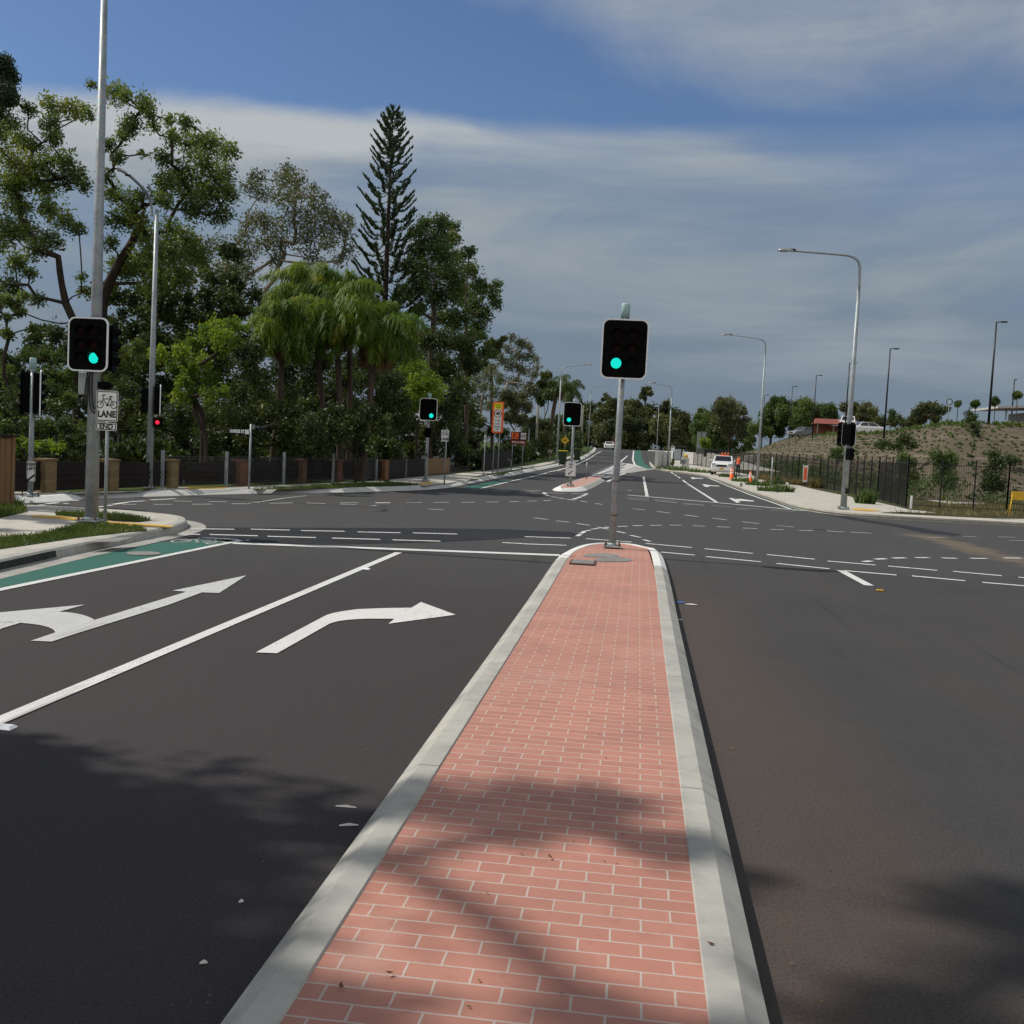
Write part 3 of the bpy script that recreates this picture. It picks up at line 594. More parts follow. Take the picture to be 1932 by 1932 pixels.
# hatched painted area behind the far island
mb = MB(); ha = [G(1168, 886).to_2d(), G(1180, 893).to_2d()]
l1 = px((1128, 893.5), (1160, 881), (1178, 868), (1186, 861)); r1 = px((1182, 893), (1216, 889), (1238, 885.5))
for t in np.linspace(0, 1, 13):
    a = G(1108+(1168-1108)*t, 900.5+(873-900.5)*t).to_2d(); b = G(1143+(1200-1143)*t, 904+(879-904)*t).to_2d(); stripe(mb, a, b, .55, .009)
struct(mb.build('hatch_marking', M['white']), 'white hatched marking behind the far traffic island')
for a, b in (((1098, 905), (1180, 866)), ((1145, 908), (1240, 884))): pass
sheet('pale_apron', px((1184, 874), (1240, 884.5), (1190, 892), (1166, 894)), .005, M['gutter'], 0, 'pale paved wedge beyond the far traffic island', 'apron')

# ------------------------------------------------------------------ painted markings
def marks(name, segs, wd, label, mat='white', off=.008):
    mb = MB()
    for a, b in segs:
        A, B = G(*a), G(*b); stripe(mb, A, B, wd, off)
    o = mb.build(name, M[mat]); return struct(o, label, 'road marking')
def seg(z, rows): return [(z(a, b), z(c, d)) for a, b, c, d in rows]
z2 = zt(600, 1200, 0, 0, 3.513); z4 = zt(1700, 1220, 0, 0, 2.583); z7 = zt(1500, 950, 0, 0, 3.864); z5 = zt(900, 880, 0, 0, 3.864); zf = zt(400, 880, 0, 0, 3.22); z8 = zt(0, 1020, 0, 0, 4.6)
sheet('bitumen_strip', px((338, 1003), (350, 996), (430, 995.5), (600, 996), (800, 996.5), (960, 999), (1075, 1004), (1096, 1009), (1080, 1012), (980, 1015), (905, 1019.5), (800, 1024), (640, 1027), (500, 1027.5), (420, 1021), (365, 1012)), .004, M['bitumen'], 0, 'strip of fresh black bitumen under the near crossing lines', 'bitumen strip')
sheet('bitumen_strip', px((1545, 967), (1590, 972), (1640, 982), (1700, 990), (1765, 1001), (1815, 1008.5), (1800, 1011), (1740, 1005), (1690, 994), (1645, 987), (1600, 980), (1560, 971)), .004, M['bitumen'], 0, 'dark tar trail across the right hand turning area', 'bitumen strip')
marks('stop_line', [((440, 1025.3), (1057, 1048.2))], .30, 'near stop line left of the brick island')
marks('lane_line', [((-330, 1500), (752, 1043))], .13, 'long white lane line between the two arrows')
marks('edge_line', [((-420, 1200), (130, 1086.5)), ((130, 1086.5), (462, 1018.5)), ], .13, 'white line along the green cycle lane')
marks('edge_line', [((382, 1015), (470, 1020))], .15, 'short white line closing the green cycle lane')
sheet('cycle_lane', [G(a, b).to_2d() for a, b in ((-420, 1172), (0, 1086), (150, 1054), (300, 1024), (385, 1016.5), (452, 1019.5), (300, 1050), (130, 1085), (0, 1110), (-420, 1196))], .004, M['green'], 0, 'green surfaced cycle lane beside the near left kerb', 'cycle lane')
marks('crossing_line', seg(z3, [(1420, 264, 1745, 268)]) + seg(z2, [(0, 231, 325, 239), (420, 243, 785, 249), (897, 254, 1255, 261), (1360, 262, 1732, 272)]) + seg(zi, [(20, 445, 490, 460), (650, 466, 880, 482), (945, 488, 1115, 501)]), .14, 'farther dashed line of the near left crossing')
marks('crossing_line', seg(z3, [(1350, 304, 1490, 306), (1560, 307, 1920, 317)]) + seg(z2, [(137, 291, 545, 302), (680, 306, 1083, 317), (1187, 321, 1590, 332)]) + seg(zi, [(-210, 506, 0, 517), (0, 519, 445, 534)]), .14, 'nearer dashed line of the near left crossing')
marks('crossing_line', seg(zi, [(1263, 515, 1733, 557)]) + seg(z4, [(-40, 239, 258, 268), (345, 275, 640, 304), (718, 315, 1015, 340), (1093, 346, 1397, 373), (1493, 379, 1795, 406), (1897, 415, 2200, 440)]), .14, 'farther dashed line of the right hand crossing')
marks('crossing_line', seg(zi, [(1420, 604, 1765, 635)]) + seg(z4, [(-30, 288, 307, 320), (405, 330, 730, 363), (815, 374, 1145, 402), (1240, 407, 1568, 437), (1675, 447, 2000, 474)]), .14, 'nearer dashed line of the right hand crossing')
marks('stub_line', seg(z4, [(800, 373, 975, 466)]), .16, 'slanting white stub line right of the island')
row1 = seg(zf, [(50, 1025, 190, 1027), (320, 1030, 460, 1032), (585, 1034, 715, 1034), (787, 1042, 970, 1039), (1070, 1040, 1215, 1045), (1330, 1049, 1455, 1052), (1570, 1058, 1690, 1066), (1800, 1073, 1905, 1079)]) + seg(z5, [(0, 1273, 95, 1279), (230, 1288, 355, 1295), (480, 1304, 620, 1312)]) + seg(zi, [(120, 252, 255, 268), (342, 282, 470, 297), (557, 310, 685, 328), (765, 346, 875, 368), (952, 388, 1052, 410), (1103, 430, 1205, 453), (1237, 475, 1305, 495)])
marks('guide_line', row1, .10, 'dashed turning guide that sweeps from the left street to the island')
row2 = seg(zf, [(190, 1050, 340, 1049), (495, 1047, 640, 1046), (1330, 1039, 1470, 1038), (1600, 1037, 1715, 1037), (1845, 1037, 1932, 1036)]) + seg(z5, [(-10, 1248, 130, 1247), (275, 1245, 415, 1244), (535, 1243, 670, 1242), (790, 1242, 910, 1241), (1015, 1239, 1125, 1238), (1225, 1235, 1315, 1234), (1392, 1231, 1480, 1229), (1540, 1227, 1610, 1224)])
marks('guide_line', row2, .10, 'dashed guide line running level across the junction')
marks('guide_line', seg(zi, [(560, 440, 590, 418), (600, 410, 640, 388), (650, 385, 690, 378), (705, 368, 780, 360), (835, 352, 885, 346), (970, 341, 1075, 337), (1128, 333, 1230, 330), (1308, 329, 1420, 327), (1506, 326, 1625, 327), (1742, 333, 1872, 338)]) + seg(z4, [(35, 103, 118, 106), (195, 111, 282, 114), (363, 119, 447, 122), (542, 125, 628, 127), (722, 130, 820, 135), (858, 136, 990, 143)]), .10, 'dashed guide curving from the island nose to the right')
marks('guide_line', seg(zi, [(590, 78, 663, 89), (740, 103, 813, 114), (1133, 157, 1255, 170), (1375, 185, 1512, 203), (1660, 221, 1800, 240)]) + seg(z7, [(783, 1118, 915, 1134), (1060, 1151, 1215, 1168), (1385, 1187, 1535, 1199), (1705, 1215, 1840, 1228)]), .10, 'dashed guide leaving the far island toward the right street')
marks('guide_line', seg(z4, [(940, 319, 990, 314), (1013, 304, 1080, 300), (1120, 297, 1200, 295), (1262, 294, 1345, 294), (1425, 296, 1518, 298), (1602, 298, 1703, 299), (1805, 296, 1915, 297), (2030, 297, 2150, 298)]), .14, 'curved dashed line at the far right of the road')
marks('guide_line', seg(z4, [(1340, 168, 1455, 170), (1550, 162, 1640, 164), (1770, 165, 1880, 168), (1840, 186, 1960, 190), (400, 96, 510, 105), (625, 115, 730, 125)]), .09, 'faint dashed lines in the right hand street', 'faded')
marks('nose_line', seg(z5, [(1548, 1150, 1560, 1166), (1562, 1172, 1590, 1182), (1615, 1188, 1665, 1196), (1680, 1200, 1735, 1208), (1758, 1212, 1830, 1222), (1820, 1212, 1850, 1204), (1855, 1200, 1890, 1190), (1895, 1185, 1920, 1176), (1925, 1172, 1945, 1160)]), .16, 'curved white dashes in front of the far island')
marks('crossing_line', seg(z5, [(145, 1135, 305, 1134), (860, 1117, 1045, 1121), (1105, 1124, 1290, 1127), (1330, 1128, 1515, 1133)]), .14, 'farther dashes of the crossing on the far left road')
marks('crossing_line', seg(z5, [(1065, 1134, 1240, 1138), (1300, 1141, 1475, 1146), (1580, 1153, 1740, 1158), (1800, 1160, 1960, 1164)]), .14, 'nearer dashes of the crossing on the far left road')
marks('stop_line', seg(z7, [(0, 903, 190, 919), (190, 919, 830, 974), (830, 974, 1640, 1049)]), .28, 'far stop line on the right half of the road')
marks('crossing_line', seg(z7, [(0, 924, 200, 936), (250, 944, 455, 963), (508, 977, 705, 994), (775, 1000, 975, 1017), (1060, 1022, 1245, 1036), (1320, 1043, 1530, 1056)]), .12, 'upper dashes beyond the far right stop line', 'faded')
marks('crossing_line', seg(z7, [(0, 938, 200, 952), (258, 957, 460, 975), (512, 985, 705, 999), (1010, 1030, 1100, 1036)]), .12, 'lower dashes beyond the far right stop line')
marks('lane_line', seg(z7, [(150, 735, 182, 918)]), .15, 'short white lane line on the far right carriageway')
marks('lane_line', seg(z7, [(510, 765, 830, 974), (400, 692, 425, 708), (435, 714, 455, 727), (465, 733, 485, 747)]), .14, 'slanting lane line between the far right turning lanes')
el_ = [G(*z7(*p)).to_2d() for p in ((620, 690), (740, 742), (880, 800), (1030, 860), (1200, 925), (1350, 975), (1540, 1045))]
mb = MB(); ribbon(mb, smooth_line(el_, 1), .13, .008); struct(mb.build('edge_line', M['white']), 'white edge line beside the far right kerb', 'road marking')
sheet('cycle_lane', [G(*z7(*p)).to_2d() for p in ((1130, 893), (1180, 908), (1330, 960), (1560, 1032), (1660, 1050), (1560, 1047), (1500, 1030), (1350, 980), (1200, 930))], .005, M['green'], 0, 'green cycle lane beside the far right kerb', 'cycle lane')
marks('edge_line', seg(z5, [(960, 1113, 1240, 1046), (1240, 1046, 1600, 960), (1600, 960, 1740, 927), ]), .13, 'white edge line up the far left of the road')
le = [G(a, b).to_2d() for a, b in ((1052, 888), (1092, 875), (1112, 865), (1124, 857), (1134, 851.5))]
mb = MB(); ribbon(mb, le, .16, .008); struct(mb.build('edge_line', M['white']), 'white edge line bending toward the crest', 'road marking')
sheet('cycle_lane', [G(*z5(*p)).to_2d() for p in ((800, 1105), (1000, 1060), (1180, 1030), (1240, 1035), (960, 1112), (820, 1114))], .005, M['green'], 0, 'green cycle lane beside the far left kerb', 'cycle lane')
lf = [G(a, b).to_2d() for a, b in ((1100, 904.5), (1128, 895), (1152, 884), (1170, 872), (1184, 860))]
mb = MB(); ribbon(mb, lf, .2, .010); struct(mb.build('edge_line', M['white']), 'white line along the left of the hatched area', 'road marking')
lf = [G(a, b).to_2d() for a, b in ((1146, 909), (1166, 898), (1180, 893))]
mb = MB(); ribbon(mb, lf, .2, .010); struct(mb.build('edge_line', M['white']), 'short white line right of the far island', 'road marking')
sheet('cycle_lane', [G(a, b).to_2d() for a, b in ((1198, 850.3), (1197, 868), (1203, 878), (1222, 885), (1232, 884.2), (1217, 876), (1210, 863), (1209, 850.6))], .006, M['green'], 0, 'green cycle lane climbing to the crest', 'cycle lane')
mb = MB(); ribbon(mb, [G(a, b).to_2d() for a, b in ((1195.5, 850.3), (1194, 868), (1198, 878), (1208, 882))], .22, .009); struct(mb.build('edge_line', M['white']), 'white line beside the cycle lane on the crest', 'road marking')
sl_ = seg(z8, [(205, 905, 260, 904), (275, 894, 480, 862), (498, 854, 640, 838), (695, 847, 755, 846), (805, 817, 865, 816)])
marks('side_line', sl_, .16, 'slanting dashes in the left side street behind the mast')
marks('side_line', seg(z8, [(820, 934, 930, 914), (1060, 890, 1140, 879), (1175, 872, 1222, 865), (1238, 858, 1405, 834), (1415, 828, 1600, 819), (1650, 809, 1932, 794)]), .14, 'long slanting line from the mast to the far left kerb')
marks('side_line', seg(z8, [(1340, 857, 1495, 857), (1690, 857, 1895, 857)]), .09, 'thin dashes across the left side street')
marks('side_line', seg(zf, [(590, 1034, 720, 1032), (725, 1030, 900, 1002), (900, 1002, 1070, 984)]), .09, 'thin diverging line by the far left kerb', 'faded')

def flat_shape(name, pts, label, z=z3, off=.008, mat='white'):
    return sheet(name, [G(*z(*p)).to_2d() for p in pts], off, M[mat], 0, label, 'road marking')
def arc2(a, b, c, k=8):
    return [((1-t)**2*a[0]+2*t*(1-t)*b[0]+t*t*c[0], (1-t)**2*a[1]+2*t*(1-t)*b[1]+t*t*c[1]) for t in [i/k for i in range(k+1)]]
ar = [(230, 1102), (385, 1108), (560, 1050), (1250, 835), (1505, 740), (1632, 745), (1835, 613), (1285, 727), (1390, 735), (705, 946)] + arc2((705, 946), (620, 892), (440, 885))[1:] + [(632, 832), (0, 890), (-150, 905), (-420, 1000), (-60, 1070), (10, 1010), (150, 968)] + arc2((150, 968), (400, 985), (412, 1040))[1:]
flat_shape('turn_arrow', ar, 'large white arrow pointing straight ahead and left', mat='oldwhite')
ar = [(40, 1270), (220, 1277)] + arc2((660, 1027), (740, 990), (1010, 985), 6) + [(1205, 986), (1155, 1028), (1718, 952), (1428, 845), (1347, 893), (1110, 897)] + arc2((900, 905), (680, 930), (620, 962), 6)
flat_shape('turn_arrow', ar, 'white right turn arrow beside the brick island', z2)
z72 = z7
for i, pts in enumerate((((935, 932), (980, 932), (985, 942), (1040, 938), (1175, 957), (1160, 963), (1020, 955), (1045, 968), (1010, 975)), ((690, 804), (720, 806), (760, 812), (850, 818), (845, 823), (760, 819), (745, 828), (720, 827)), ((580, 738), (605, 739), (630, 744), (700, 748), (697, 753), (630, 751), (615, 757), (600, 756)))):
    flat_shape('turn_arrow', pts, ('nearest', 'middle', 'farthest')[i] + ' of three small turn arrows on the far right', z7)
marks('marking_patch', seg(z7, [(0, 752, 58, 755), (0, 698, 70, 702), (0, 858, 36, 860)]), .3, 'white arrow tails beside the centre pole')
for (x, y, sz, lab) in ((690, 1074, .1, 'white raised marker beside the long lane line'), (8, 1374, .1, 'white raised marker at the left edge of the photo')):
    g_ = G(x, y); mb = MB(); mb.add([(-.07, -.05, 0), (.07, -.05, 0), (.07, .05, 0), (-.07, .05, 0), (-.05, -.03, .018), (.05, -.03, .018), (.05, .03, .018), (-.05, .03, .018)], [[0, 1, 5, 4], [1, 2, 6, 5], [2, 3, 7, 6], [3, 0, 4, 7], [4, 5, 6, 7]])
    o = mb.build('raised_marker', M['border'], loc=(g_.x, g_.y, .004)); tag(o, lab, 'road marker', 'raised road markers')
g_ = G(1660, 1115.5); mb = MB(); mb.box((0, 0, .012), (.10, .07, .022), bev=.006); tag(mb.build('raised_marker', M['amber'], loc=(g_.x, g_.y, .004)), 'yellow raised marker alone on the right hand road', 'road marker', 'raised road markers')
g_ = G(271, 1045.5); mb = MB(); mb.tube([(0, 0, 0), (0, 0, .012)], .26, 18); tag(mb.build('manhole_cover', M['patch'], loc=(g_.x, g_.y, .006)), 'round iron cover in the green cycle lane', 'manhole cover')
# bicycle symbol on the green lane
def bike_mesh(s=1.0):
    mb = MB(); th = .035
    def bar(a, b, t=th):
        a, b = Vector(a), Vector(b); d = (b-a).normalized(); q = Vector((-d.y, d.x))*t/2; e = d*t*.3
        mb.add([((p.x)*s, -.001, (p.y)*s) for p in (a-q-e, b-q+e, b+q+e, a+q-e)], [[0, 1, 2, 3]])
    def wheel(c, r):
        k = 22; o = [(c[0]+r*math.cos(2*math.pi*i/k), c[1]+r*math.sin(2*math.pi*i/k)) for i in range(k)]; i_ = [(c[0]+(r-th)*math.cos(2*math.pi*i/k), c[1]+(r-th)*math.sin(2*math.pi*i/k)) for i in range(k)]
        mb.add([(x*s, -.001, z*s) for x, z in o+i_], [[i, (i+1) % k, k+(i+1) % k, k+i] for i in range(k)])
    wheel((-.32, -.14), .165); wheel((.32, -.14), .165)
    bar((-.32, -.14), (-.16, .12)); bar((-.16, .12), (-.22, .26)); bar((-.22, .26), (-.10, .275), .05); bar((-.17, .10), (.16, .13)); bar((-.18, .06), (.02, -.15)); bar((.02, -.15), (.18, .20)); bar((.12, .21), (.24, .215), .055); bar((.17, .12), (.32, -.14)); bar((.02, -.15), (.32, -.14))
    k = 12; mb.add([(.02*s+.06*s*math.cos(2*math.pi*i/k), -.001, -.15*s+.06*s*math.sin(2*math.pi*i/k)) for i in range(k)], [list(range(k))])
    return mb
bk = bike_mesh(1.15); bk.v = [(x, z, 0.0) for x, y, z in bk.v]
a_ = G(*z3(1510, 352)); o = bk.build('cycle_symbol', M['faded'], loc=(a_.x, a_.y, .009), rz=R(6)); o.scale = (.85, 1.6, 1); struct(o, 'faded white bicycle symbol on the green lane', 'road marking')

# ------------------------------------------------------------------ right embankment and car park
def hill_z(x, y):
    a = min((x-15.5)/9.5, (y-61)/26.0); a = max(0, min(1, a)); e = a*a*(3-2*a)*.35 + a*.65
    fade = max(0, min(1, (232-y)/62)); h = 5.55*e*fade*fade*(3-2*fade)
    h *= 1 - .10*math.exp(-((y-118)/30)**2)
    return H(y)*(1-e) + .14 + h + .06*math.sin(x*1.3+y*.7)*math.sin(y*.9)*(e > .02)
mb = MB(); xs = list(np.linspace(15.0, 27, 34)) + list(np.linspace(29, 110, 18)); ys = list(np.linspace(56, 120, 60)) + list(np.linspace(123, 236, 36))
mb.add([(x, y, hill_z(x, y)) for y in ys for x in xs], [[j*len(xs)+i, j*len(xs)+i+1, (j+1)*len(xs)+i+1, (j+1)*len(xs)+i] for j in range(len(ys)-1) for i in range(len(xs)-1)], True)
struct(mb.build('embankment', M['mulch']), 'brown mulched bank with rows of young plants on the right', 'hill')

# ------------------------------------------------------------------ foliage
def leaf_cloud(name, cen, L, W, mat, parent, tint, droop=.0, up=0.0, flat=None):
    """many small leaf faces; cen (n,3), tint (n)"""
    n_ = len(cen); a = RNG.normal(size=(n_, 3)); a[:, 2] = a[:, 2]*(1-droop) - droop*1.6 + up*1.6
    a /= np.linalg.norm(a, axis=1)[:, None]
    b = np.cross(a, RNG.normal(size=(n_, 3))); b /= np.linalg.norm(b, axis=1)[:, None]
    l = (L*(0.6+.8*RNG.random(n_)))[:, None]; w_ = (W*(.6+.8*RNG.random(n_)))[:, None]
    q = np.stack([cen-a*l*.5, cen+b*w_*.5, cen+a*l*.5, cen-b*w_*.5], 1).reshape(-1, 3)
    return quads(name, q, mat, parent, tint)
def quads(name, q, mat, parent, tint):
    n_ = len(q)//4; me = bpy.data.meshes.new(name); me.vertices.add(n_*4); me.vertices.foreach_set('co', q.astype(np.float32).ravel())
    me.loops.add(n_*4); me.loops.foreach_set('vertex_index', np.arange(n_*4, dtype=np.int32))
    me.polygons.add(n_); me.polygons.foreach_set('loop_start', np.arange(0, n_*4, 4, dtype=np.int32))
    me.update(calc_edges=True)
    at = me.attributes.new('tint', 'FLOAT', 'FACE'); at.data.foreach_set('value', np.clip(tint, 0, 1).astype(np.float32))
    me.materials.append(mat); o = bpy.data.objects.new(name, me); C.objects.link(o)
    if parent: o.parent = parent
    return o
DENS = 2.7
def crown_points(blobs, dens, sub=9, spread=.36):
    dens = dens*DENS
    pts, tin = [], []
    for (p, r) in blobs:
        k = max(4, int(sub + 2*r)); t0 = RNG.normal(.42, .16)
        dirs = RNG.normal(size=(k, 3)); dirs /= np.linalg.norm(dirs, axis=1)[:, None]
        cs = np.array(p) + dirs*(r*(.35+.5*RNG.random(k)))[:, None]*np.array([1, 1, .8])
        m = max(6, int(dens*r*r/k))
        for c in cs:
            q = RNG.normal(size=(m, 3)); q = q/np.maximum(1, np.linalg.norm(q, axis=1)/1.5)[:, None]
            pts.append(c + q*r*spread); tin.append(t0 + RNG.normal(0, .09) + RNG.normal(0, .13, m))
        m = int(dens*r*r*.15); q = RNG.normal(size=(m, 3)); q /= np.linalg.norm(q, axis=1)[:, None]
        pts.append(np.array(p) + q*(r*(.7+.65*RNG.random(m)))[:, None]); tin.append(t0 + .05 + RNG.normal(0, .16, m))
    return np.concatenate(pts), np.concatenate(tin)
def skeleton(base, top, blobs, r0, mb, kink=.12, twig=.018):
    """a trunk from base through the points of top, then a branch from the nearest node to every blob"""
    nodes = [Vector(base)]; par = [-1]
    for t in top:
        a = nodes[-1]; t = Vector(t); k = max(2, int((t-a).length/.9))
        pi = len(nodes)-1
        for i in range(1, k+1):
            nodes.append(a + (t-a)*i/k + Vector((random.uniform(-1, 1), random.uniform(-1, 1), 0))*kink*.5); par.append(len(nodes)-2 if i > 1 else pi)
    ntrunk = len(nodes); ref = nodes[ntrunk-1]; low = nodes[ntrunk//3]
    for p, r in sorted(blobs, key=lambda b: (Vector(b[0])-low).length):
        p = Vector(p); best = None
        for i in range(max(1, ntrunk//4), len(nodes)):
            v = p - nodes[i]; d = v.length
            if d < .05: continue
            cost = d*(1.0 + (.9 if v.z < -.15*d else 0) + (.35 if i < ntrunk else 0)*0)
            if best is None or cost < best[0]: best = (cost, i)
        i = best[1]; a = nodes[i]; v = p-a; k = max(2, int(v.length/.7)); pi = i; sag = v.length*.10
        side = Vector((random.uniform(-1, 1), random.uniform(-1, 1), random.uniform(-.5, 1)))*kink*min(v.length, 2.5)
        for s in range(1, k+1):
            t = s/k; q = a + v*t + side*math.sin(math.pi*t) + Vector((0, 0, -sag*math.sin(math.pi*t)*.6))
            nodes.append(q); par.append(pi); pi = len(nodes)-1
    cnt = [0]*len(nodes)
    ch = [0]*len(nodes)
    for i in range(len(nodes)-1, 0, -1):
        if ch[i] == 0: cnt[i] += 1
        cnt[par[i]] += cnt[i]; ch[par[i]] += 1
    tot = max(1, cnt[0]); rad = [max(twig, r0*(c/tot)**.60) for c in cnt]
    kids = {}
    for i in range(1, len(nodes)): kids.setdefault(par[i], []).append(i)
    # chains of tubes
    start = [(0, None)]; 
    while start:
        i, frm = start.pop(); ch_ = [frm, i] if frm is not None else [i]
        while i in kids:
            ks = sorted(kids[i], key=lambda q: -rad[q])
            for q in ks[1:]: start.append((q, i))
            i = ks[0]; ch_.append(i)
        if len(ch_) < 2: continue
        rr = [rad[q] for q in ch_]
        if frm is not None: rr[0] = min(rad[frm], rr[1]*1.25)
        mb.tube([nodes[q] for q in ch_], rr, 7 if max(rr) > .06 else 5, cap=False)
def tree(name, base, top, blobs, label, leaf, barkm, r0=.22, dens=520, L=.2, W=.08, droop=.3, group=None, cat='tree', sub=9, spread=.36, kink=.12, twig=.011):
    t = thing(name, base, label, cat, group)
    inv = Vector(base)
    mb = MB(); skeleton(base, top, blobs, r0*.62, mb, kink, twig); mb.v = [tuple(Vector(v)-inv) for v in mb.v]
    mb.build('trunk', M[barkm], t, fix=False)
    pts, tin = crown_points(blobs, dens, sub, spread)
    leaf_cloud('crown', pts - np.array(inv), L, W, M[leaf], t, tin, droop); return t
def blobs_px(z, rows, Yd, dep, k=1.0, kz=None):
    out = []
    for r in rows:
        x, y, rad = r[:3]; X_, Y_ = z(x, y); d = Yd + RNG.uniform(-dep, dep)
        out.append((P(X_, Y_, d), rad*k*d/FOC))
    return out
def gp(z, x, y, Yd): X_, Y_ = z(x, y); return P(X_, Y_, Yd)
def on_ground(p): return Vector((p.x, p.y, H(p.y)+.12))

za = zt(0, 100, 0, 0, 2.76); KA = 1/3.497
B = [(70, 400, 90), (60, 560, 90), (190, 450, 60), (340, 420, 80), (460, 440, 80), (560, 480, 70), (340, 540, 80), (340, 640, 80), (230, 700, 70), (120, 640, 90), (300, 800, 90), (420, 780, 90),
     (100, 800, 120), (60, 950, 110), (200, 900, 100), (130, 1060, 110), (300, 960, 90), (420, 900, 90), (500, 860, 70), (560, 950, 60), (350, 1100, 100), (60, 1250, 110), (180, 1250, 90), (420, 1180, 90), (520, 1240, 60), (80, 1450, 90), (230, 1370, 90), (330, 1290, 90), (60, 1620, 90), (200, 1530, 60), (250, 1700, 60), (130, 1780, 50), (-80, 600, 120), (-120, 900, 140), (-80, 1300, 140), (-100, 1600, 120), (560, 1650, 50), (540, 1560, 40)]
T = tree('gum_tree', on_ground(gp(za, 520, 2560, 50)), [gp(za, 490, 1850, 50), gp(za, 400, 1600, 50), gp(za, 380, 1420, 50)], blobs_px(za, B, 50, 2.8, KA), 'tall open gum tree with forked dark limbs left of the mast', 'leaf_gum', 'dark_bark', r0=.32, dens=430, L=.23, W=.078, droop=.4, kink=.18, spread=.36, sub=13)
B = [(600, 280, 40), (760, 340, 90), (830, 360, 60), (950, 390, 80), (1000, 470, 60), (1100, 510, 50), (860, 540, 90), (820, 620, 70), (720, 680, 60), (780, 760, 60), (1010, 560, 50), (1230, 540, 70), (1130, 640, 70), (1260, 680, 100), (1400, 680, 100), (1500, 720, 80), (1350, 800, 110), (1200, 860, 110), (1480, 870, 90), (1070, 760, 70), (940, 740, 35), (1100, 930, 100), (1250, 980, 120), (1400, 980, 120), (1520, 1000, 80), (1080, 1060, 80), (1300, 1110, 110), (1450, 1130, 90), (700, 880, 60), (750, 1000, 80), (850, 1050, 90), (950, 1010, 60), (880, 1180, 100), (780, 1180, 90), (950, 1280, 90), (720, 1330, 70), (1100, 1250, 100), (1250, 1300, 100), (1000, 1400, 120), (1150, 1400, 120), (1300, 1400, 110), (900, 1500, 120), (780, 1480, 80), (1000, 1600, 100), (1200, 1550, 120)]
T = tree('gum_tree', on_ground(gp(za, 680, 2560, 54)), [gp(za, 675, 1750, 54), gp(za, 720, 1600, 54), gp(za, 860, 1330, 54), gp(za, 960, 1100, 54)], blobs_px(za, B, 54, 2.8, KA), 'tall gum tree with a high clumpy crown right of the mast', 'leaf_gum', 'dark_bark', r0=.42, dens=390, L=.24, W=.080, droop=.4, kink=.18, spread=.36, sub=13)
B = [(30, 150, 70), (60, 240, 70), (0, 330, 100), (-90, 200, 140), (-100, 420, 140)]
tree('pine_tree', on_ground(gp(za, -120, 2600, 52)), [gp(za, -110, 400, 52)], blobs_px(za, B, 52, 2, KA), 'dark dense tree top at the left edge above the gums', 'leaf_pine', 'dark_bark', r0=.3, dens=1300, L=.22, W=.07, droop=0)
zb = zt(500, 200, 0, 0, 2.576); KB = 1/3.264
B = [(480, 530, 60), (450, 600, 80), (540, 580, 60), (300, 580, 60), (260, 640, 60), (330, 680, 70), (560, 680, 80), (480, 720, 90), (640, 640, 40), (700, 690, 40), (640, 760, 80), (740, 790, 70), (300, 820, 80), (380, 850, 80), (520, 850, 100), (650, 870, 100), (780, 850, 80), (850, 850, 60), (840, 920, 60), (740, 970, 90), (600, 980, 90), (450, 960, 90), (340, 980, 70), (860, 1030, 60), (800, 1090, 50), (650, 1080, 70), (240, 880, 60), (200, 950, 70), (260, 1030, 60), (400, 1080, 60), (180, 1100, 90), (100, 1150, 90), (240, 1180, 80), (120, 1280, 90), (60, 1000, 80), (40, 1300, 90)]
tree('gum_tree', on_ground(gp(zb, 250, 1900, 66)), [gp(zb, 330, 1330, 66), gp(zb, 400, 1200, 66), gp(zb, 460, 1050, 66), gp(zb, 480, 880, 66)], blobs_px(zb, B, 66, 3, KB), 'sparse grey green gum tree behind the feathery palms', 'leaf_grey', 'pale_bark', r0=.36, dens=215, L=.25, W=.08, droop=.3, kink=.2, twig=.02, spread=.42, sub=11)
B = [(1330, 870, 60), (1420, 860, 70), (1500, 880, 50), (1270, 920, 50), (1400, 960, 90), (1500, 960, 60), (1300, 1030, 80), (1420, 1060, 100), (1540, 1070, 60), (1250, 1120, 80), (1350, 1170, 100), (1480, 1180, 100), (1280, 1260, 80), (1400, 1300, 90), (1440, 1430, 80), (1520, 1290, 80), (1300, 1400, 60), (1200, 1300, 70)]
tree('broadleaf_tree', on_ground(gp(zb, 1370, 2080, 74)), [gp(zb, 1365, 1700, 74), gp(zb, 1380, 1450, 74), gp(zb, 1390, 1200, 74)], blobs_px(zb, B, 74, 3, KB), 'tall rounded green tree beside the narrow pine', 'leaf_broad', 'bark', r0=.34, dens=400, L=.23, W=.105, droop=.2, spread=.33, sub=12)
B = [(1600, 1040, 50), (1600, 1150, 70), (1550, 1290, 90), (1660, 1250, 70), (1640, 1360, 80), (1750, 1290, 50), (1770, 1240, 40), (1760, 1350, 50), (1700, 1420, 60), (1560, 1430, 80), (1650, 1500, 70), (1600, 1580, 70), (1520, 1600, 60), (1680, 1560, 40), (1580, 1700, 60), (1700, 1660, 50), (1500, 1500, 60)]
tree('broadleaf_tree', on_ground(gp(zb, 1590, 2080, 78)), [gp(zb, 1590, 1720, 78), gp(zb, 1580, 1400, 78), gp(zb, 1590, 1200, 78)], blobs_px(zb, B, 78, 2.5, KB), 'dark leaning tree with a jutting right hand limb', 'leaf_broad', 'bark', r0=.28, dens=400, L=.23, W=.105, droop=.2, spread=.33, sub=12)

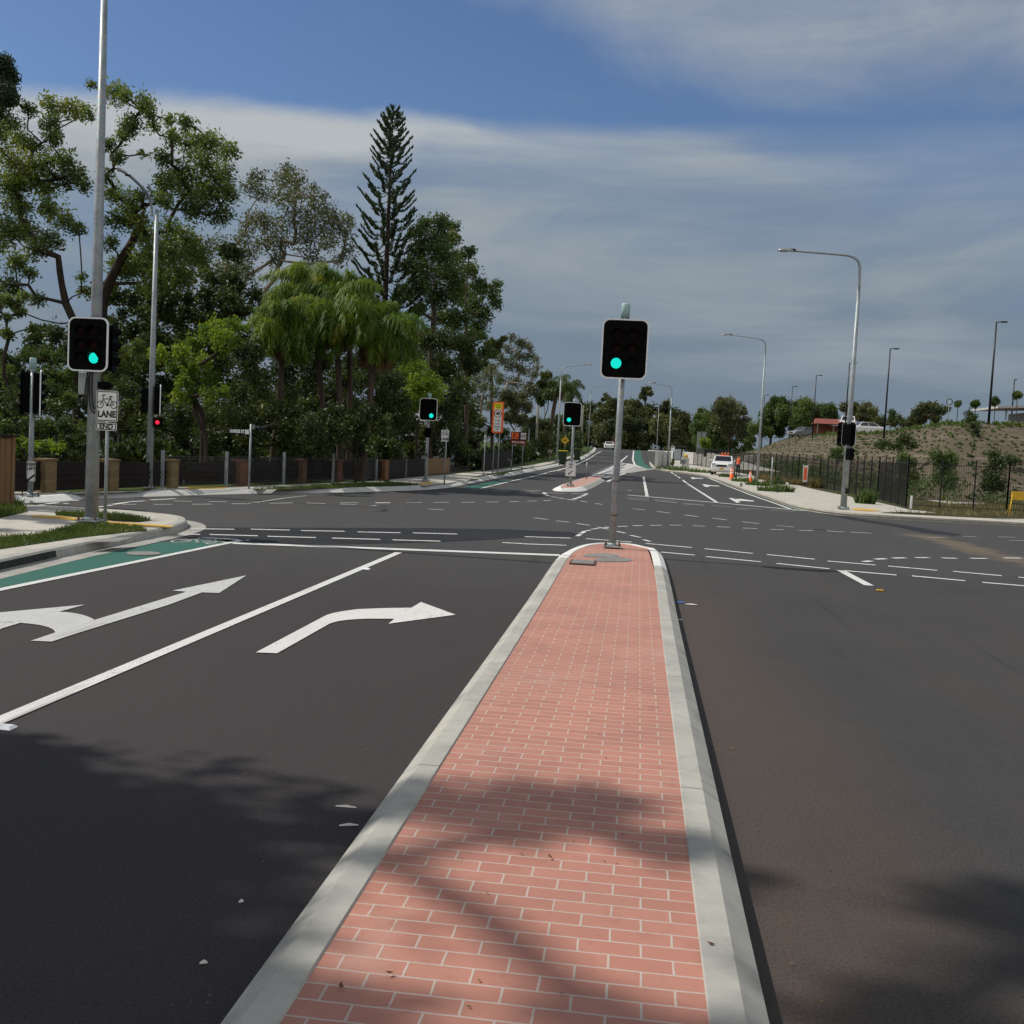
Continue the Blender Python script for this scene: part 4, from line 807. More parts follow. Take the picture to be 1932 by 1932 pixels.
# narrow tall pine with tiers of upturned branches
def cook_pine(base, top, prof, label):
    t = thing('norfolk_pine', base, label, 'tree'); b = Vector(base); h = top.z - b.z
    mb = MB(); mb.tube([(0, 0, 0), (0, 0, h*.5), (0, 0, h)], [.30, .20, .03], 8, cap=False)
    q, tin = [], []
    k = 0; z_ = h*.28
    while z_ < h*.992:
        f = z_/h; r = np.interp(1-f, prof[0], prof[1]); nb = 6 if f < .9 else 5; rise = -.04 + .30*max(0, f-.6)
        for j in range(nb):
            if random.random() < .06: continue
            a = 2*math.pi*(j+.5*(k % 2))/nb + random.uniform(-.22, .22); d = Vector((math.cos(a), math.sin(a), 0)); rr = r*random.uniform(.78, 1.15); zz = z_ + random.uniform(-.12, .12)
            fn = lambda s: Vector((0, 0, zz)) + d*rr*s + Vector((0, 0, rr*(rise*s - .20*math.sin(math.pi*min(1, s*1.05)) + .26*s**4)))
            mb.tube([fn(s) for s in (0, .3, .6, .85, 1)], [.035, .028, .02, .015, .01], 4, cap=False)
            t0 = random.gauss(.4, .2)
            for s in np.linspace(.34, 1.0, max(5, int(rr*6))):
                p = fn(s); tg = (fn(min(1, s+.05))-fn(s-.05)).normalized()
                for _ in range(11 if s > .6 else 4):
                    sd = tg*random.uniform(.3, 1.0) + Vector((-d.y, d.x, 0))*random.uniform(-.75, .75) + Vector((0, 0, random.uniform(.1, .85)))
                    sd.normalize(); ln = random.uniform(.22, .46); wv = sd.cross(Vector((random.uniform(-1, 1), random.uniform(-1, 1), .3))).normalized()*.05
                    q += [p, p+sd*ln*.5+wv, p+sd*ln, p+sd*ln*.5-wv]; tin.append(t0 + random.gauss(0, .15))
        k += 1; z_ += .56*(1.0 if f < .85 else .6)*random.uniform(.88, 1.12)
    mb.build('trunk', M['dark_bark'], t, fix=False)
    quads('crown', np.array([tuple(v) for v in q]), M['leaf_pine'], t, np.array(tin))
pb = on_ground(gp(zb, 1080, 2080, 72)); pt = gp(zb, 1120, 150, 72); pb.x = (pb.x*.3+pt.x*.7)
cook_pine(pb, pt, ([0, .035, .07, .12, .2, .3, .38, .5, .7, 1], [.14, .72, 1.0, 1.25, 1.55, 1.9, 2.15, 2.3, 2.4, 2.4]), 'very tall narrow pine with tiers of upturned branches')

# palms
def palm(base, crown, label, nf=22, fl=2.6, lean=(0, 0), mat='leaf_palm', r0=.13, leafl=.62, dead=3, group=None, per=9, wid=.013):
    t = thing('queen_palm', base, label, 'palm tree', group); h = (Vector(crown)-Vector(base))
    mb = MB(); mb.tube([(0, 0, 0), tuple(h*.5 + Vector((.06, 0, 0))), tuple(h)], [r0*1.2, r0, r0*.8], 10, cap=False); mb.build('trunk', M['palm_bark'], t, fix=False)
    rm = MB(); q, tin, qd, td = [], [], [], []
    for i in range(nf):
        isd = i < dead
        a = i*2.399 + random.uniform(-.25, .25); el0 = R(random.uniform(-45, -15)) if isd else R(random.choice((random.uniform(-5, 40), random.uniform(35, 86)))); L_ = fl*random.uniform(.8, 1.12)*(.62 if isd else 1)
        d = Vector((math.cos(a), math.sin(a), 0)); p = h + Vector((0, 0, .1)); pl = [p.copy()]; e = el0; n_ = 18; t0 = random.gauss(.5, .18)
        for s in range(n_):
            e -= R(random.uniform(4.0, 8.5))*(1.3 if isd else 1.0)*(.5+s/n_)
            e = max(e, R(-86)); p = p + (d*math.cos(e) + Vector((0, 0, math.sin(e))))*L_/n_; pl.append(p.copy())
        rm.tube(pl[::2], [.028*(1-.95*s/9) for s in range(len(pl[::2]))], 4, cap=False)
        sd = Vector((-d.y, d.x, 0))
        for s in range(2, n_+1):
            tt = s/n_; ll = leafl*(.45+.75*math.sin(math.pi*min(tt*.85+.12, 1)))
            ax = (pl[s]-pl[s-1]).normalized(); upv = sd.cross(ax)
            for u in range(per):
                c = pl[s-1] + (pl[s]-pl[s-1])*u/per
                for sg in (-1, 1):
                    v = sd*sg*random.uniform(.35, 1.0) + ax*random.uniform(.1, .7) + upv*random.uniform(-.9, .9)*(-1)
                    v.normalize(); v2 = (v*.55 + Vector((0, 0, -random.uniform(.55, 1.2)))).normalized(); k_ = random.uniform(.75, 1.15); m_ = c + v*ll*.42*k_; en = m_ + v2*ll*.6*k_
                    wv = v.cross(Vector((random.uniform(-1, 1), random.uniform(-1, 1), 1))).normalized()*wid
                    (qd if isd else q).extend([c-wv, c+wv, m_+wv*1.1, m_-wv*1.1, m_-wv*1.1, m_+wv*1.1, en+wv*.25, en-wv*.25]); (td if isd else tin).extend([t0+random.gauss(0, .16)]*2)
    rm.build('rachis', M['palm_bark'], t, fix=False)
    quads('crown', np.array([tuple(v) for v in q]), M[mat], t, np.array(tin))
    if qd: quads('dead_frond', np.array([tuple(v) for v in qd]), M['leaf_dead'], t, np.array(td))
    return t
zp = zt(400, 600, 0, 0, 3.22); KP_ = 1/4.08
for i, (cx_, cy_, bx, Yd, nf, fl, lab) in enumerate(((1300, 500, 1335, 43, 30, 2.4, 'tallest drooping queen palm above the street name post'), (1110, 370, 1240, 45, 32, 2.4, 'queen palm crown rising behind the tallest palm'), (1400, 370, 1400, 46, 22, 1.8, 'upright bright green palm top beside the sparse gum'), (900, 640, 800, 42, 30, 2.0, 'queen palm with arching fronds left of the others'), (1600, 640, 1500, 43, 30, 2.4, 'low queen palm with drooping olive fronds by the pine'))):
    palm(on_ground(gp(zp, bx, 1640, Yd)), gp(zp, cx_, cy_, Yd), lab, nf, fl, group='queen palms behind the left fence', dead=(6, 0, 0, 3, 8)[i])

# understorey shrubs behind the left fences
def shrub(z, rows, Yd, dep, K, label, leaf, dens=900, L=.16, W=.07, droop=.2, name='shrub', bk='dark_bark', r0=.12, cat='shrub', group='trees and shrubs behind the left fences', base=None, **kw):
    bl = blobs_px(z, rows, Yd, dep, K); c = sum((b[0] for b in bl), Vector())/len(bl)
    bs = on_ground(Vector((c.x, Yd, 0))) if base is None else base; lowz = min(b[0].z for b in bl)
    mid = Vector((c.x, Yd, max(bs.z+.5, (c.z+bs.z)*.5)))
    return tree(name, bs, [mid], bl, label, leaf, bk, r0=r0, dens=dens, L=L, W=W, droop=droop, group=group, cat=cat, **kw)
shrub(zp, [(380, 560, 70), (500, 560, 60), (300, 640, 80), (200, 700, 80), (100, 780, 80), (420, 650, 90), (560, 600, 60), (50, 880, 80), (160, 900, 90), (260, 860, 80), (120, 1000, 70), (330, 1000, 80), (430, 760, 70), (-60, 800, 80), (520, 700, 60)], 36.5, 1.4, KP_, 'bright feathery green tree beside the left street lamp', 'leaf_green', 1300, .14, .055, 0, name='feathery_tree', r0=.16, cat='tree')
shrub(zp, [(200, 1100, 80), (320, 1120, 80), (90, 1120, 70), (420, 1080, 70)], 36, 1.0, KP_, 'low bright green shrub under the feathery tree', 'leaf_green', 1200, .14, .05, 0)
shrub(zp, [(600, 900, 120), (560, 760, 90), (700, 760, 100), (700, 1100, 120), (520, 1100, 110), (620, 1250, 110), (780, 1180, 80), (740, 1290, 80)], 40, 1.3, KP_, 'dark shrub left of the street name post', 'leaf_dark')
shrub(zp, [(900, 900, 130), (1000, 750, 110), (1150, 850, 130), (1100, 1000, 130), (900, 1150, 130), (1050, 650, 90), (870, 760, 90)], 46, 1.8, KP_, 'dark bushy tree below the palm crowns', 'leaf_dark', name='bushy_tree', cat='tree')
shrub(zp, [(1250, 1100, 110), (1400, 1000, 110), (1400, 1200, 120), (1300, 960, 90), (1180, 1180, 90)], 49, 1.8, KP_, 'dark shrub between the two pale palm trunks', 'leaf_dark')
shrub(zp, [(1600, 1150, 130), (1700, 1000, 120), (1600, 1350, 120), (1750, 1300, 120), (1650, 850, 100), (1780, 1150, 100), (1560, 980, 90)], 52, 2, KP_, 'dark bushy tree behind the brick end pier', 'leaf_dark', name='bushy_tree', cat='tree')
shrub(zp, [(1850, 950, 90), (1880, 1050, 100), (1920, 900, 90), (1990, 1000, 100), (1930, 1150, 100), (1850, 1200, 90), (2060, 1100, 90)], 58, 1.8, KP_, 'fresh green shrub left of the far signal', 'leaf_green', 800, .16, .08)
shrub(zp, [(300, 1300, 130), (100, 1250, 120), (500, 1300, 130), (100, 1420, 100), (300, 1450, 110), (-60, 1350, 110), (480, 1450, 100)], 38, 1.5, KP_, 'dark undergrowth bush behind the mesh fence left of the name post', 'leaf_dark')
shrub(zp, [(700, 1350, 120), (900, 1350, 120), (1100, 1350, 120), (600, 1480, 100), (900, 1490, 100), (800, 1230, 100), (1000, 1250, 100), (1080, 1180, 80)], 39, 1.3, KP_, 'dark undergrowth bush right of the name post', 'leaf_dark')
shrub(zp, [(1300, 1400, 120), (1200, 1490, 100), (1500, 1480, 100), (1450, 1350, 110), (1600, 1500, 90), (1720, 1480, 90), (1290, 1260, 90), (1550, 1250, 90), (1400, 1260, 70), (1650, 1330, 90), (1180, 1280, 80)], 40.5, 1.2, KP_, 'dark undergrowth bush near the brick end pier', 'leaf_dark')
zq = zt(0, 700, 0, 0, 4.293); KQ = 1/5.44
shrub(zq, [(300, 660, 100), (450, 640, 90), (150, 720, 110), (600, 660, 80), (100, 850, 120), (250, 900, 130), (-50, 750, 120), (-60, 950, 130), (20, 640, 70)], 47, 1.8, KQ, 'broad green bush at the far left behind the median signal', 'leaf_broad', 1100)
shrub(zq, [(450, 850, 120), (620, 850, 110), (500, 1000, 120), (700, 1100, 110), (720, 800, 90), (680, 960, 100)], 44, 1.6, KQ, 'mid green bush behind the mast', 'leaf_broad', 1000)
shrub(zq, [(600, 1200, 110), (400, 1150, 120), (200, 1150, 120), (100, 1050, 120), (20, 1200, 110)], 40, 1.4, KQ, 'dark bush behind the brick piers at the left', 'leaf_dark')
shrub(zq, [(300, 1350, 110), (500, 1370, 110), (700, 1350, 110), (80, 1380, 100), (-60, 1300, 100), (850, 1420, 100)], 36, 1.2, KQ, 'low green hedge plant above the brick piers', 'leaf_broad', 1100)
shrub(zq, [(1150, 620, 100), (1300, 650, 120), (1200, 850, 120), (1350, 800, 110), (1050, 750, 90), (1420, 560, 100), (1450, 700, 100), (1500, 500, 90)], 47, 1.8, KQ, 'dark olive tree right of the mast signal', 'leaf_gum', 900, name='bushy_tree', cat='tree')
shrub(zq, [(1300, 1000, 130), (1350, 1200, 120), (1200, 1350, 120), (1450, 1350, 120), (1050, 1300, 110), (1120, 1080, 110), (1500, 1100, 110), (950, 1150, 100)], 42, 1.6, KQ, 'very dark shrub behind the left lamp pole', 'leaf_dark')
shrub(zq, [(170, 1500, 60), (300, 1560, 70), (450, 1570, 80), (600, 1570, 70), (220, 1600, 60)], 30, .6, KQ, 'broad leaved plant spilling over the timber fence', 'leaf_green', 420, .26, .07, .1, name='frangipani_plant', cat='plant')
shrub(zq, [(50, 80, 80), (150, 100, 70), (250, 50, 70), (60, 250, 60), (30, 400, 70), (100, 430, 60), (350, 360, 50), (430, 360, 40), (-40, 150, 90), (200, 220, 50)], 42, 1.2, KQ, 'lower gum boughs hanging at the left edge', 'leaf_gum', 950, .19, .075, .4, name='gum_tree', cat='tree')

# the dark wood that fills the ground behind the left gardens
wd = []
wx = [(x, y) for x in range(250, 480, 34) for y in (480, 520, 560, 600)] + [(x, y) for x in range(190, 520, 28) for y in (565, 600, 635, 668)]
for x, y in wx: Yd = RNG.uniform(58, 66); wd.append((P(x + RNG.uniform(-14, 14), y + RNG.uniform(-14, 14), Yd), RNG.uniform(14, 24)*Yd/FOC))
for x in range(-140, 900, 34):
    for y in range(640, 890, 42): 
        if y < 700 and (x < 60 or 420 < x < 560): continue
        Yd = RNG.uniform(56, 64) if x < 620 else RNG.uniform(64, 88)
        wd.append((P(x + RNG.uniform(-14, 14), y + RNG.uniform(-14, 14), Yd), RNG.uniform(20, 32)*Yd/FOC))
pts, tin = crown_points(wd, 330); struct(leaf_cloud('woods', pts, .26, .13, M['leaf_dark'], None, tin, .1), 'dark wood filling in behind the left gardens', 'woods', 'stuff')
wd = []
for x in range(985, 1420, 17):
    top = 800 if x < 1110 else 775 if x < 1230 else 800 if x < 1300 else 815
    for y in range(top, 862, 17): Yd = RNG.uniform(285, 325) if x > 1100 else RNG.uniform(170, 230); wd.append((P(x + RNG.uniform(-7, 7), y + RNG.uniform(-7, 7), Yd), RNG.uniform(9, 13)*Yd/FOC))
pts, tin = crown_points(wd, 60); struct(leaf_cloud('woods', pts, .8, .42, M['leaf_dark'], None, tin, .1), 'dark wood closing the view beyond the crest', 'woods', 'stuff')

wd = []
for x in np.linspace(-120, 740, 95):
    base = np.interp(x, [-120, 320, 720], [915, 905, 890]); Yd = np.interp(x, [-120, 320, 720], [36, 36, 52])
    for k in range(5): wd.append((P(x + RNG.uniform(-6, 6), base - 10 - k*RNG.uniform(10, 17), Yd + RNG.uniform(0, 3)), RNG.uniform(9, 17)*Yd/FOC))
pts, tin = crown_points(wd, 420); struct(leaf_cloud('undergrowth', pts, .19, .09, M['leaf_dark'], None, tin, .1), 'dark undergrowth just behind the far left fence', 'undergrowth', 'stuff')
wd = []
for x in np.linspace(893, 1092, 70):
    base = np.interp(x, [893, 960, 1010, 1050, 1092], [884, 874, 864, 855, 848]); g_ = G(x, base+6, .15); Yd = g_.y + 3
    for k in range(4): wd.append((P(x + RNG.uniform(-3, 3), base - 4 - k*RNG.uniform(6, 9), Yd + RNG.uniform(0, 4)), RNG.uniform(5, 9)*Yd/FOC))
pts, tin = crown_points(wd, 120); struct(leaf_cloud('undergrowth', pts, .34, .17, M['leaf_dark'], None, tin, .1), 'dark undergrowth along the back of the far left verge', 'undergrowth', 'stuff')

# gums and shrubs further up the left side
zc = zt(1100, 780, 0, 0, 6.037); KC = 1/7.649
tree('gum_tree', on_ground(gp(zc, 560, 2000, 112)), [gp(zc, 570, 1200, 112), gp(zc, 700, 800, 112)], blobs_px(zc, [(760, 180, 80), (850, 250, 90), (950, 260, 90), (1020, 320, 60), (700, 320, 90), (850, 420, 120), (1000, 450, 100), (1100, 480, 60), (1120, 600, 60), (600, 480, 100), (720, 560, 120), (900, 620, 120), (1050, 680, 90), (500, 620, 100), (600, 760, 110), (800, 820, 120), (1000, 850, 100)], 112, 3, KC), 'pale grey gum with thin white limbs above the school sign', 'leaf_grey', 'pale_bark', r0=.3, dens=220, L=.27, W=.10, twig=.03, spread=.36, sub=11)
tree('gum_tree', on_ground(gp(zc, 270, 1900, 102)), [gp(zc, 270, 1400, 102), gp(zc, 330, 900, 102)], blobs_px(zc, [(400, 700, 110), (350, 850, 100), (250, 760, 90), (180, 900, 90), (500, 950, 110), (300, 1050, 90), (150, 1050, 80), (420, 1150, 90)], 102, 2.5, KC), 'thin pale trunked gum left of the school sign', 'leaf_grey', 'pale_bark', r0=.22, dens=300, L=.26, W=.09, twig=.03, spread=.45, sub=11)
tree('broadleaf_tree', on_ground(gp(zc, 450, 1900, 118)), [gp(zc, 450, 600, 118)], blobs_px(zc, [(430, 250, 80), (560, 260, 70), (640, 180, 50), (500, 380, 90), (400, 420, 60), (330, 560, 90), (200, 500, 90), (120, 620, 90)], 118, 3, KC), 'dark blue green tree top left of the pale gum', 'leaf_dark', 'dark_bark', r0=.3, dens=620, L=.28, W=.13)
shrub(zc, [(700, 1000, 110), (880, 1020, 100), (1050, 950, 100), (780, 1150, 110), (950, 1150, 100), (600, 1100, 100), (700, 1300, 110), (850, 1350, 110)], 106, 2.5, KC, 'olive shrub mass behind the school sign posts', 'leaf_grey', 520, .28, .13, name='bushy_tree', cat='tree')
shrub(zc, [(1230, 720, 80), (1280, 700, 50), (1200, 850, 90), (1330, 830, 60), (1280, 980, 90), (1180, 1050, 90)], 132, 3, KC, 'dark tree beside the far left street lamp', 'leaf_dark', 500, .32, .15, name='broadleaf_tree', cat='tree')
shrub(zc, [(1130, 1500, 130), (1000, 1500, 100), (1250, 1480, 100), (1080, 1380, 90), (1200, 1620, 110), (1050, 1650, 100), (1300, 1600, 80)], 112, 2, KC, 'big rounded olive bush beside the timber poles', 'leaf_far', 700, .26, .12)
shrub(zc, [(150, 1350, 120), (300, 1400, 100), (100, 1550, 120), (330, 1600, 100), (450, 1500, 100), (200, 1700, 100), (600, 1550, 100), (680, 1700, 90), (800, 1780, 80)], 90, 2, KC, 'dark shrub left of the school zone posts', 'leaf_dark', 620, .24, .11)
shrub(zc, [(-60, 1300, 100), (-100, 1480, 110), (0, 1620, 100), (-160, 1620, 100), (60, 1750, 90)], 74, 2, KC, 'mixed shrub with pale flecks above the dark far fence', 'leaf_broad', 620, .2, .09)
for x, y, b, Yd, lab in ((1400, 900, 1240, 150, 'distant palm left of the far street lamp'), (1560, 930, 1490, 165, 'distant palm just right of the far street lamp')):
    palm(on_ground(gp(zc, b, 1700, Yd)), gp(zc, x, y, Yd), lab, 18, 3.2, mat='leaf_broad', leafl=.9, dead=2, r0=.3, per=4, wid=.03, group='distant palms up the road')

# distant trees past the crest
zd = zt(1380, 880, 0, 0, 8.05); KD = 1/10.2
def far_tree(z, rows, Yd, dep, K, label, leaf="leaf_far", dens=130, L=.62, W=.36, name='distant_tree', r0=.4, **kw):
    return shrub(z, rows, Yd, dep, K, label, leaf, dens, L, W, .1, name=name, cat='tree', group='distant trees beyond the crest', r0=r0, twig=.08, **kw)
far_tree(zd, [(60, 720, 80), (150, 750, 70), (200, 850, 80), (120, 950, 90), (100, 1100, 90), (20, 900, 90), (240, 960, 70)], 300, 8, KD, 'dark distant tree left of the crest', 'leaf_far')
far_tree(zd, [(560, 540, 60), (500, 600, 40), (430, 700, 50), (600, 600, 50), (480, 760, 60)], 310, 6, KD, 'distant gum top poking above the crest trees', 'leaf_far')
far_tree(zd, [(650, 660, 80), (750, 660, 80), (560, 770, 110), (700, 820, 130), (600, 950, 130), (760, 960, 110)], 272, 8, KD, 'sunlit distant tree behind the white car')
far_tree(zd, [(450, 880, 110), (400, 1050, 110), (300, 1200, 120), (350, 950, 90), (450, 1200, 120), (250, 1330, 100)], 262, 7, KD, 'olive distant tree left of the white car')
far_tree(zd, [(550, 1150, 140), (720, 1100, 140), (450, 1330, 140), (650, 1350, 140), (820, 1300, 120), (560, 1480, 120), (740, 1480, 120)], 250, 5, KD, 'low dark distant trees over the crest', 'leaf_far')
far_tree(zd, [(950, 680, 70), (1050, 690, 90), (1150, 720, 100), (1000, 850, 140), (1200, 900, 140), (1350, 850, 90), (900, 800, 90)], 280, 8, KD, 'wide distant tree right of the centre pole')
far_tree(zd, [(1320, 430, 80), (1260, 520, 60), (1400, 480, 60), (1310, 600, 40), (1210, 560, 40), (1390, 390, 40)], 300, 4, KD, 'lollipop shaped distant gum above the crest', 'leaf_far')
far_tree(zd, [(950, 1050, 140), (1150, 1100, 150), (1350, 1080, 130), (1000, 1300, 140), (1200, 1350, 140), (1400, 1300, 120), (900, 1450, 120), (1100, 1480, 120), (1300, 1500, 120)], 256, 5, KD, 'dark distant tree wall right of the centre pole', 'leaf_far')
KE = 1/4.896
far_tree(z7, [(330, 100, 40), (370, 60, 40), (310, 160, 50), (390, 140, 50), (450, 180, 70), (520, 210, 70), (300, 260, 90), (420, 290, 90), (540, 310, 80), (330, 370, 90), (450, 400, 90), (560, 410, 70), (480, 500, 60)], 252, 6, KE, 'dark distant tree mass above the bus shelter', 'leaf_far')
far_tree(z7, [(870, 60, 60), (940, 50, 60), (830, 110, 60), (1000, 110, 70), (1070, 130, 40), (900, 160, 70), (980, 220, 80), (1080, 220, 60), (850, 230, 80), (950, 310, 80), (1060, 300, 70)], 215, 5, KE, 'open crowned distant gum behind the work ute', 'leaf_grey', 260, .42, .2)
far_tree(z7, [(700, 150, 50), (660, 190, 50), (760, 200, 70), (720, 280, 70), (820, 320, 80), (640, 280, 60), (680, 380, 70), (780, 400, 70), (880, 400, 60)], 222, 5, KE, 'green distant tree left of the open gum', 'leaf_broad', 260, .45, .22)
far_tree(z7, [(1380, 50, 60), (1450, 60, 60), (1330, 110, 60), (1430, 130, 70), (1270, 170, 50), (1250, 240, 60), (1340, 230, 80), (1450, 220, 70), (1180, 280, 60), (1280, 320, 60), (1400, 310, 60)], 205, 5, KE, 'distant gum behind the second right hand lamp', 'leaf_broad', 280, .42, .2)
far_tree(z7, [(1590, 80, 60), (1660, 60, 60), (1620, 150, 80), (1720, 130, 70), (1800, 130, 60), (1860, 130, 60), (1780, 210, 70), (1680, 230, 70), (1900, 180, 50), (1560, 220, 60), (1560, 300, 60), (1650, 310, 60)], 200, 5, KE, 'row forming green tree behind the car park', 'leaf_broad', 300, .4, .2)
ze = zt(1900, 700, 0, 0, 3.221); KF = 1/4.081
far_tree(ze, [(50, 870, 60), (120, 900, 60), (200, 920, 60), (270, 900, 50), (20, 950, 60), (160, 980, 50), (270, 980, 50)], 205, 5, KE*1.2, 'distant tree behind the red roofed shed', 'leaf_far', 300, .4, .2)
far_tree(ze, [(390, 880, 40), (450, 880, 50), (540, 890, 50), (600, 910, 40), (500, 950, 50), (600, 970, 50), (430, 960, 40)], 190, 4, KF, 'distant umbrella crowned tree behind the right lamp pole', 'leaf_grey', 260, .4, .2)
far_tree(ze, [(940, 920, 40), (1000, 890, 50), (1060, 890, 50), (1120, 910, 40), (1160, 895, 30), (930, 970, 40), (1000, 960, 50), (1090, 970, 40)], 150, 4, KF, 'flat topped distant tree on the car park ridge', 'leaf_far', 330, .34, .17)
far_tree(ze, [(680, 980, 40), (760, 1000, 40), (850, 1000, 40), (900, 990, 40), (640, 1010, 40), (800, 960, 25)], 160, 4, KF, 'low dark hedge of trees along the car park', 'leaf_far', 330, .34, .17, name='hedge')
shrub(ze, [(750, 920, 28), (750, 950, 25), (740, 975, 22)], 118, .5, KF, 'small round tree on the ridge right of the lamp pole', 'leaf_broad', 500, .22, .1, group='young trees along the ridge', name='young_tree', cat='tree', r0=.06)
for i, (x, y, r, bx, by, lab) in enumerate(((1258, 855, 26, 1245, 985, 'leftmost ball topped tree on the ridge'), (1390, 855, 32, 1388, 975, 'ball topped tree above the dark sapling'), (1543, 835, 34, 1535, 965, 'ball topped tree beside the tallest dark lamp'), (1714, 790, 34, 1705, 950, 'ball topped tree before the pavilion roof'))):
    Yd = 92; b = gp(ze, bx, by+20, Yd)
    bl = [(gp(ze, x + dx*r, y + dy*r, Yd + RNG.uniform(-.3, .3)), r*.62*KF*Yd/FOC) for dx, dy in ((0, 0), (-.5, 0), (.5, 0), (0, -.5), (0, .45), (.35, -.35), (-.35, .3))]
    tree('topiary_tree', Vector((b.x, b.y, hill_z(b.x, b.y))), [bl[0][0]], bl, lab, 'leaf_broad', 'bark', r0=.06, dens=1500, L=.16, W=.08, group='ball topped trees along the ridge', kink=.02)
for i, (rows, Yd, lab) in enumerate((([(1345, 930, 35), (1370, 960, 35), (1330, 970, 30)], 84, 'dark sapling at the top of the bank'), ([(1370, 1030, 30), (1380, 1070, 35), (1370, 1110, 28)], 80, 'thin dark sapling half way up the bank'), ([(330, 1220, 40), (310, 1240, 40), (350, 1260, 40)], 68, 'small green sapling left of the right lamp pole'), ([(830, 1130, 50), (880, 1110, 50), (800, 1180, 50), (900, 1170, 50), (700, 1150, 50), (660, 1170, 40)], 74, 'straggly sapling in the middle of the bank'),
        ([(840, 1330, 60), (880, 1400, 70), (850, 1470, 60), (820, 1260, 50), (900, 1300, 50)], 60, 'leafy sapling behind the fence corner post'), ([(1150, 1330, 80), (1130, 1420, 80), (1200, 1460, 80), (1100, 1260, 70), (1200, 1280, 60)], 60, 'broad sapling behind the corner mesh fence'), ([(1530, 1400, 90), (1500, 1480, 80), (1570, 1500, 80), (1530, 1250, 60), (1560, 1320, 60)], 60, 'largest sapling behind the corner mesh fence'), ([(1660, 1290, 50), (1700, 1300, 40)], 70, 'small sapling low on the bank at the right'))):
    bl = blobs_px(ze, rows, Yd, .6, KF); c = sum((b[0] for b in bl), Vector())/len(bl); lowb = min(b[0].z for b in bl)
    bz = hill_z(c.x, Yd) if c.x > 15 else .15
    tree('sapling', Vector((c.x, Yd, bz)), [Vector((c.x, Yd, max(bz+.4, (lowb+bz)/2)))], bl, lab, 'leaf_broad' if i in (2, 4, 5) else 'leaf_dark', 'bark', r0=.05, dens=620, L=.18, W=.07, group='saplings on the mulched bank', kink=.06)

# ground cover on the bank: rows of small tufts
q, tin = [], []
for row in np.arange(15.9, 26.5, .62):
    for y in np.arange(62, 215, .95):
        if random.random() < .08: continue
        x = row + random.uniform(-.2, .2); yy = y + random.uniform(-.35, .35); z_ = hill_z(x, yy); s = random.uniform(.08, .26)*(1.5 if random.random() < .12 else 1); t0 = random.gauss(.35, .25)
        for _ in range(int(14 if yy < 120 else 7)):
            d = Vector((random.gauss(0, 1), random.gauss(0, 1), abs(random.gauss(0.6, .6)))).normalized(); wv = d.cross(Vector((random.random()-.5, random.random()-.5, .4))).normalized()*s*.2
            c = Vector((x, yy, z_)); q += [c, c+d*s*.5+wv, c+d*s, c+d*s*.5-wv]; tin.append(t0+random.gauss(0, .15))
for x in np.arange(27, 60, .8):
    for y in (84.5, 86, 87.2):
        yy = y + random.uniform(-.5, .5); z_ = hill_z(x, yy); s = random.uniform(.3, .55)
        for _ in range(14):
            d = Vector((random.gauss(0, 1), random.gauss(0, 1), abs(random.gauss(0.6, .6)))).normalized(); wv = d.cross(Vector((random.random()-.5, random.random()-.5, .4))).normalized()*s*.2
            c = Vector((x, yy, z_)); q += [c, c+d*s*.5+wv, c+d*s, c+d*s*.5-wv]; tin.append(random.gauss(.6, .2))
for y in np.arange(84, 200, .8):
    for x in (24.6, 25.4):
        xx = x + random.uniform(-.4, .4); z_ = hill_z(xx, y); s = random.uniform(.25, .5)
        for _ in range(12):
            d = Vector((random.gauss(0, 1), random.gauss(0, 1), abs(random.gauss(0.6, .6)))).normalized(); wv = d.cross(Vector((random.random()-.5, random.random()-.5, .4))).normalized()*s*.2
            c = Vector((xx, y, z_)); q += [c, c+d*s*.5+wv, c+d*s, c+d*s*.5-wv]; tin.append(random.gauss(.6, .2))
o = quads('ground_cover', np.array([tuple(v) for v in q]), M['leaf_broad'], None, np.array(tin)); struct(o, 'rows of small ground cover plants on the brown bank', 'plants', 'stuff')
# scrubby growth at the foot of the bank behind the fence
pts, tin = [], []
for i in range(240):
    y = random.uniform(52, 130); x = random.uniform(14.2, 17.2) if y > 62 else random.uniform(14.2, 46)
    if y <= 62: y = random.uniform(56, 62)
    r = random.uniform(.2, .6); z_ = .2 + (hill_z(x, y)-.14 if x > 15 else H(y)); m = int(60*r/.4)
    pts.append(np.array([x, y, z_]) + RNG.normal(size=(m, 3))*np.array([r*.6, r*.6, r*.45]) + np.array([0, 0, r*.4])); tin.append(RNG.normal(.35, .25, m))
o = leaf_cloud('undergrowth', np.concatenate(pts), .22, .07, M['leaf_broad'], None, np.concatenate(tin), 0, .3); struct(o, 'dark scrubby undergrowth at the foot of the bank', 'undergrowth', 'stuff')

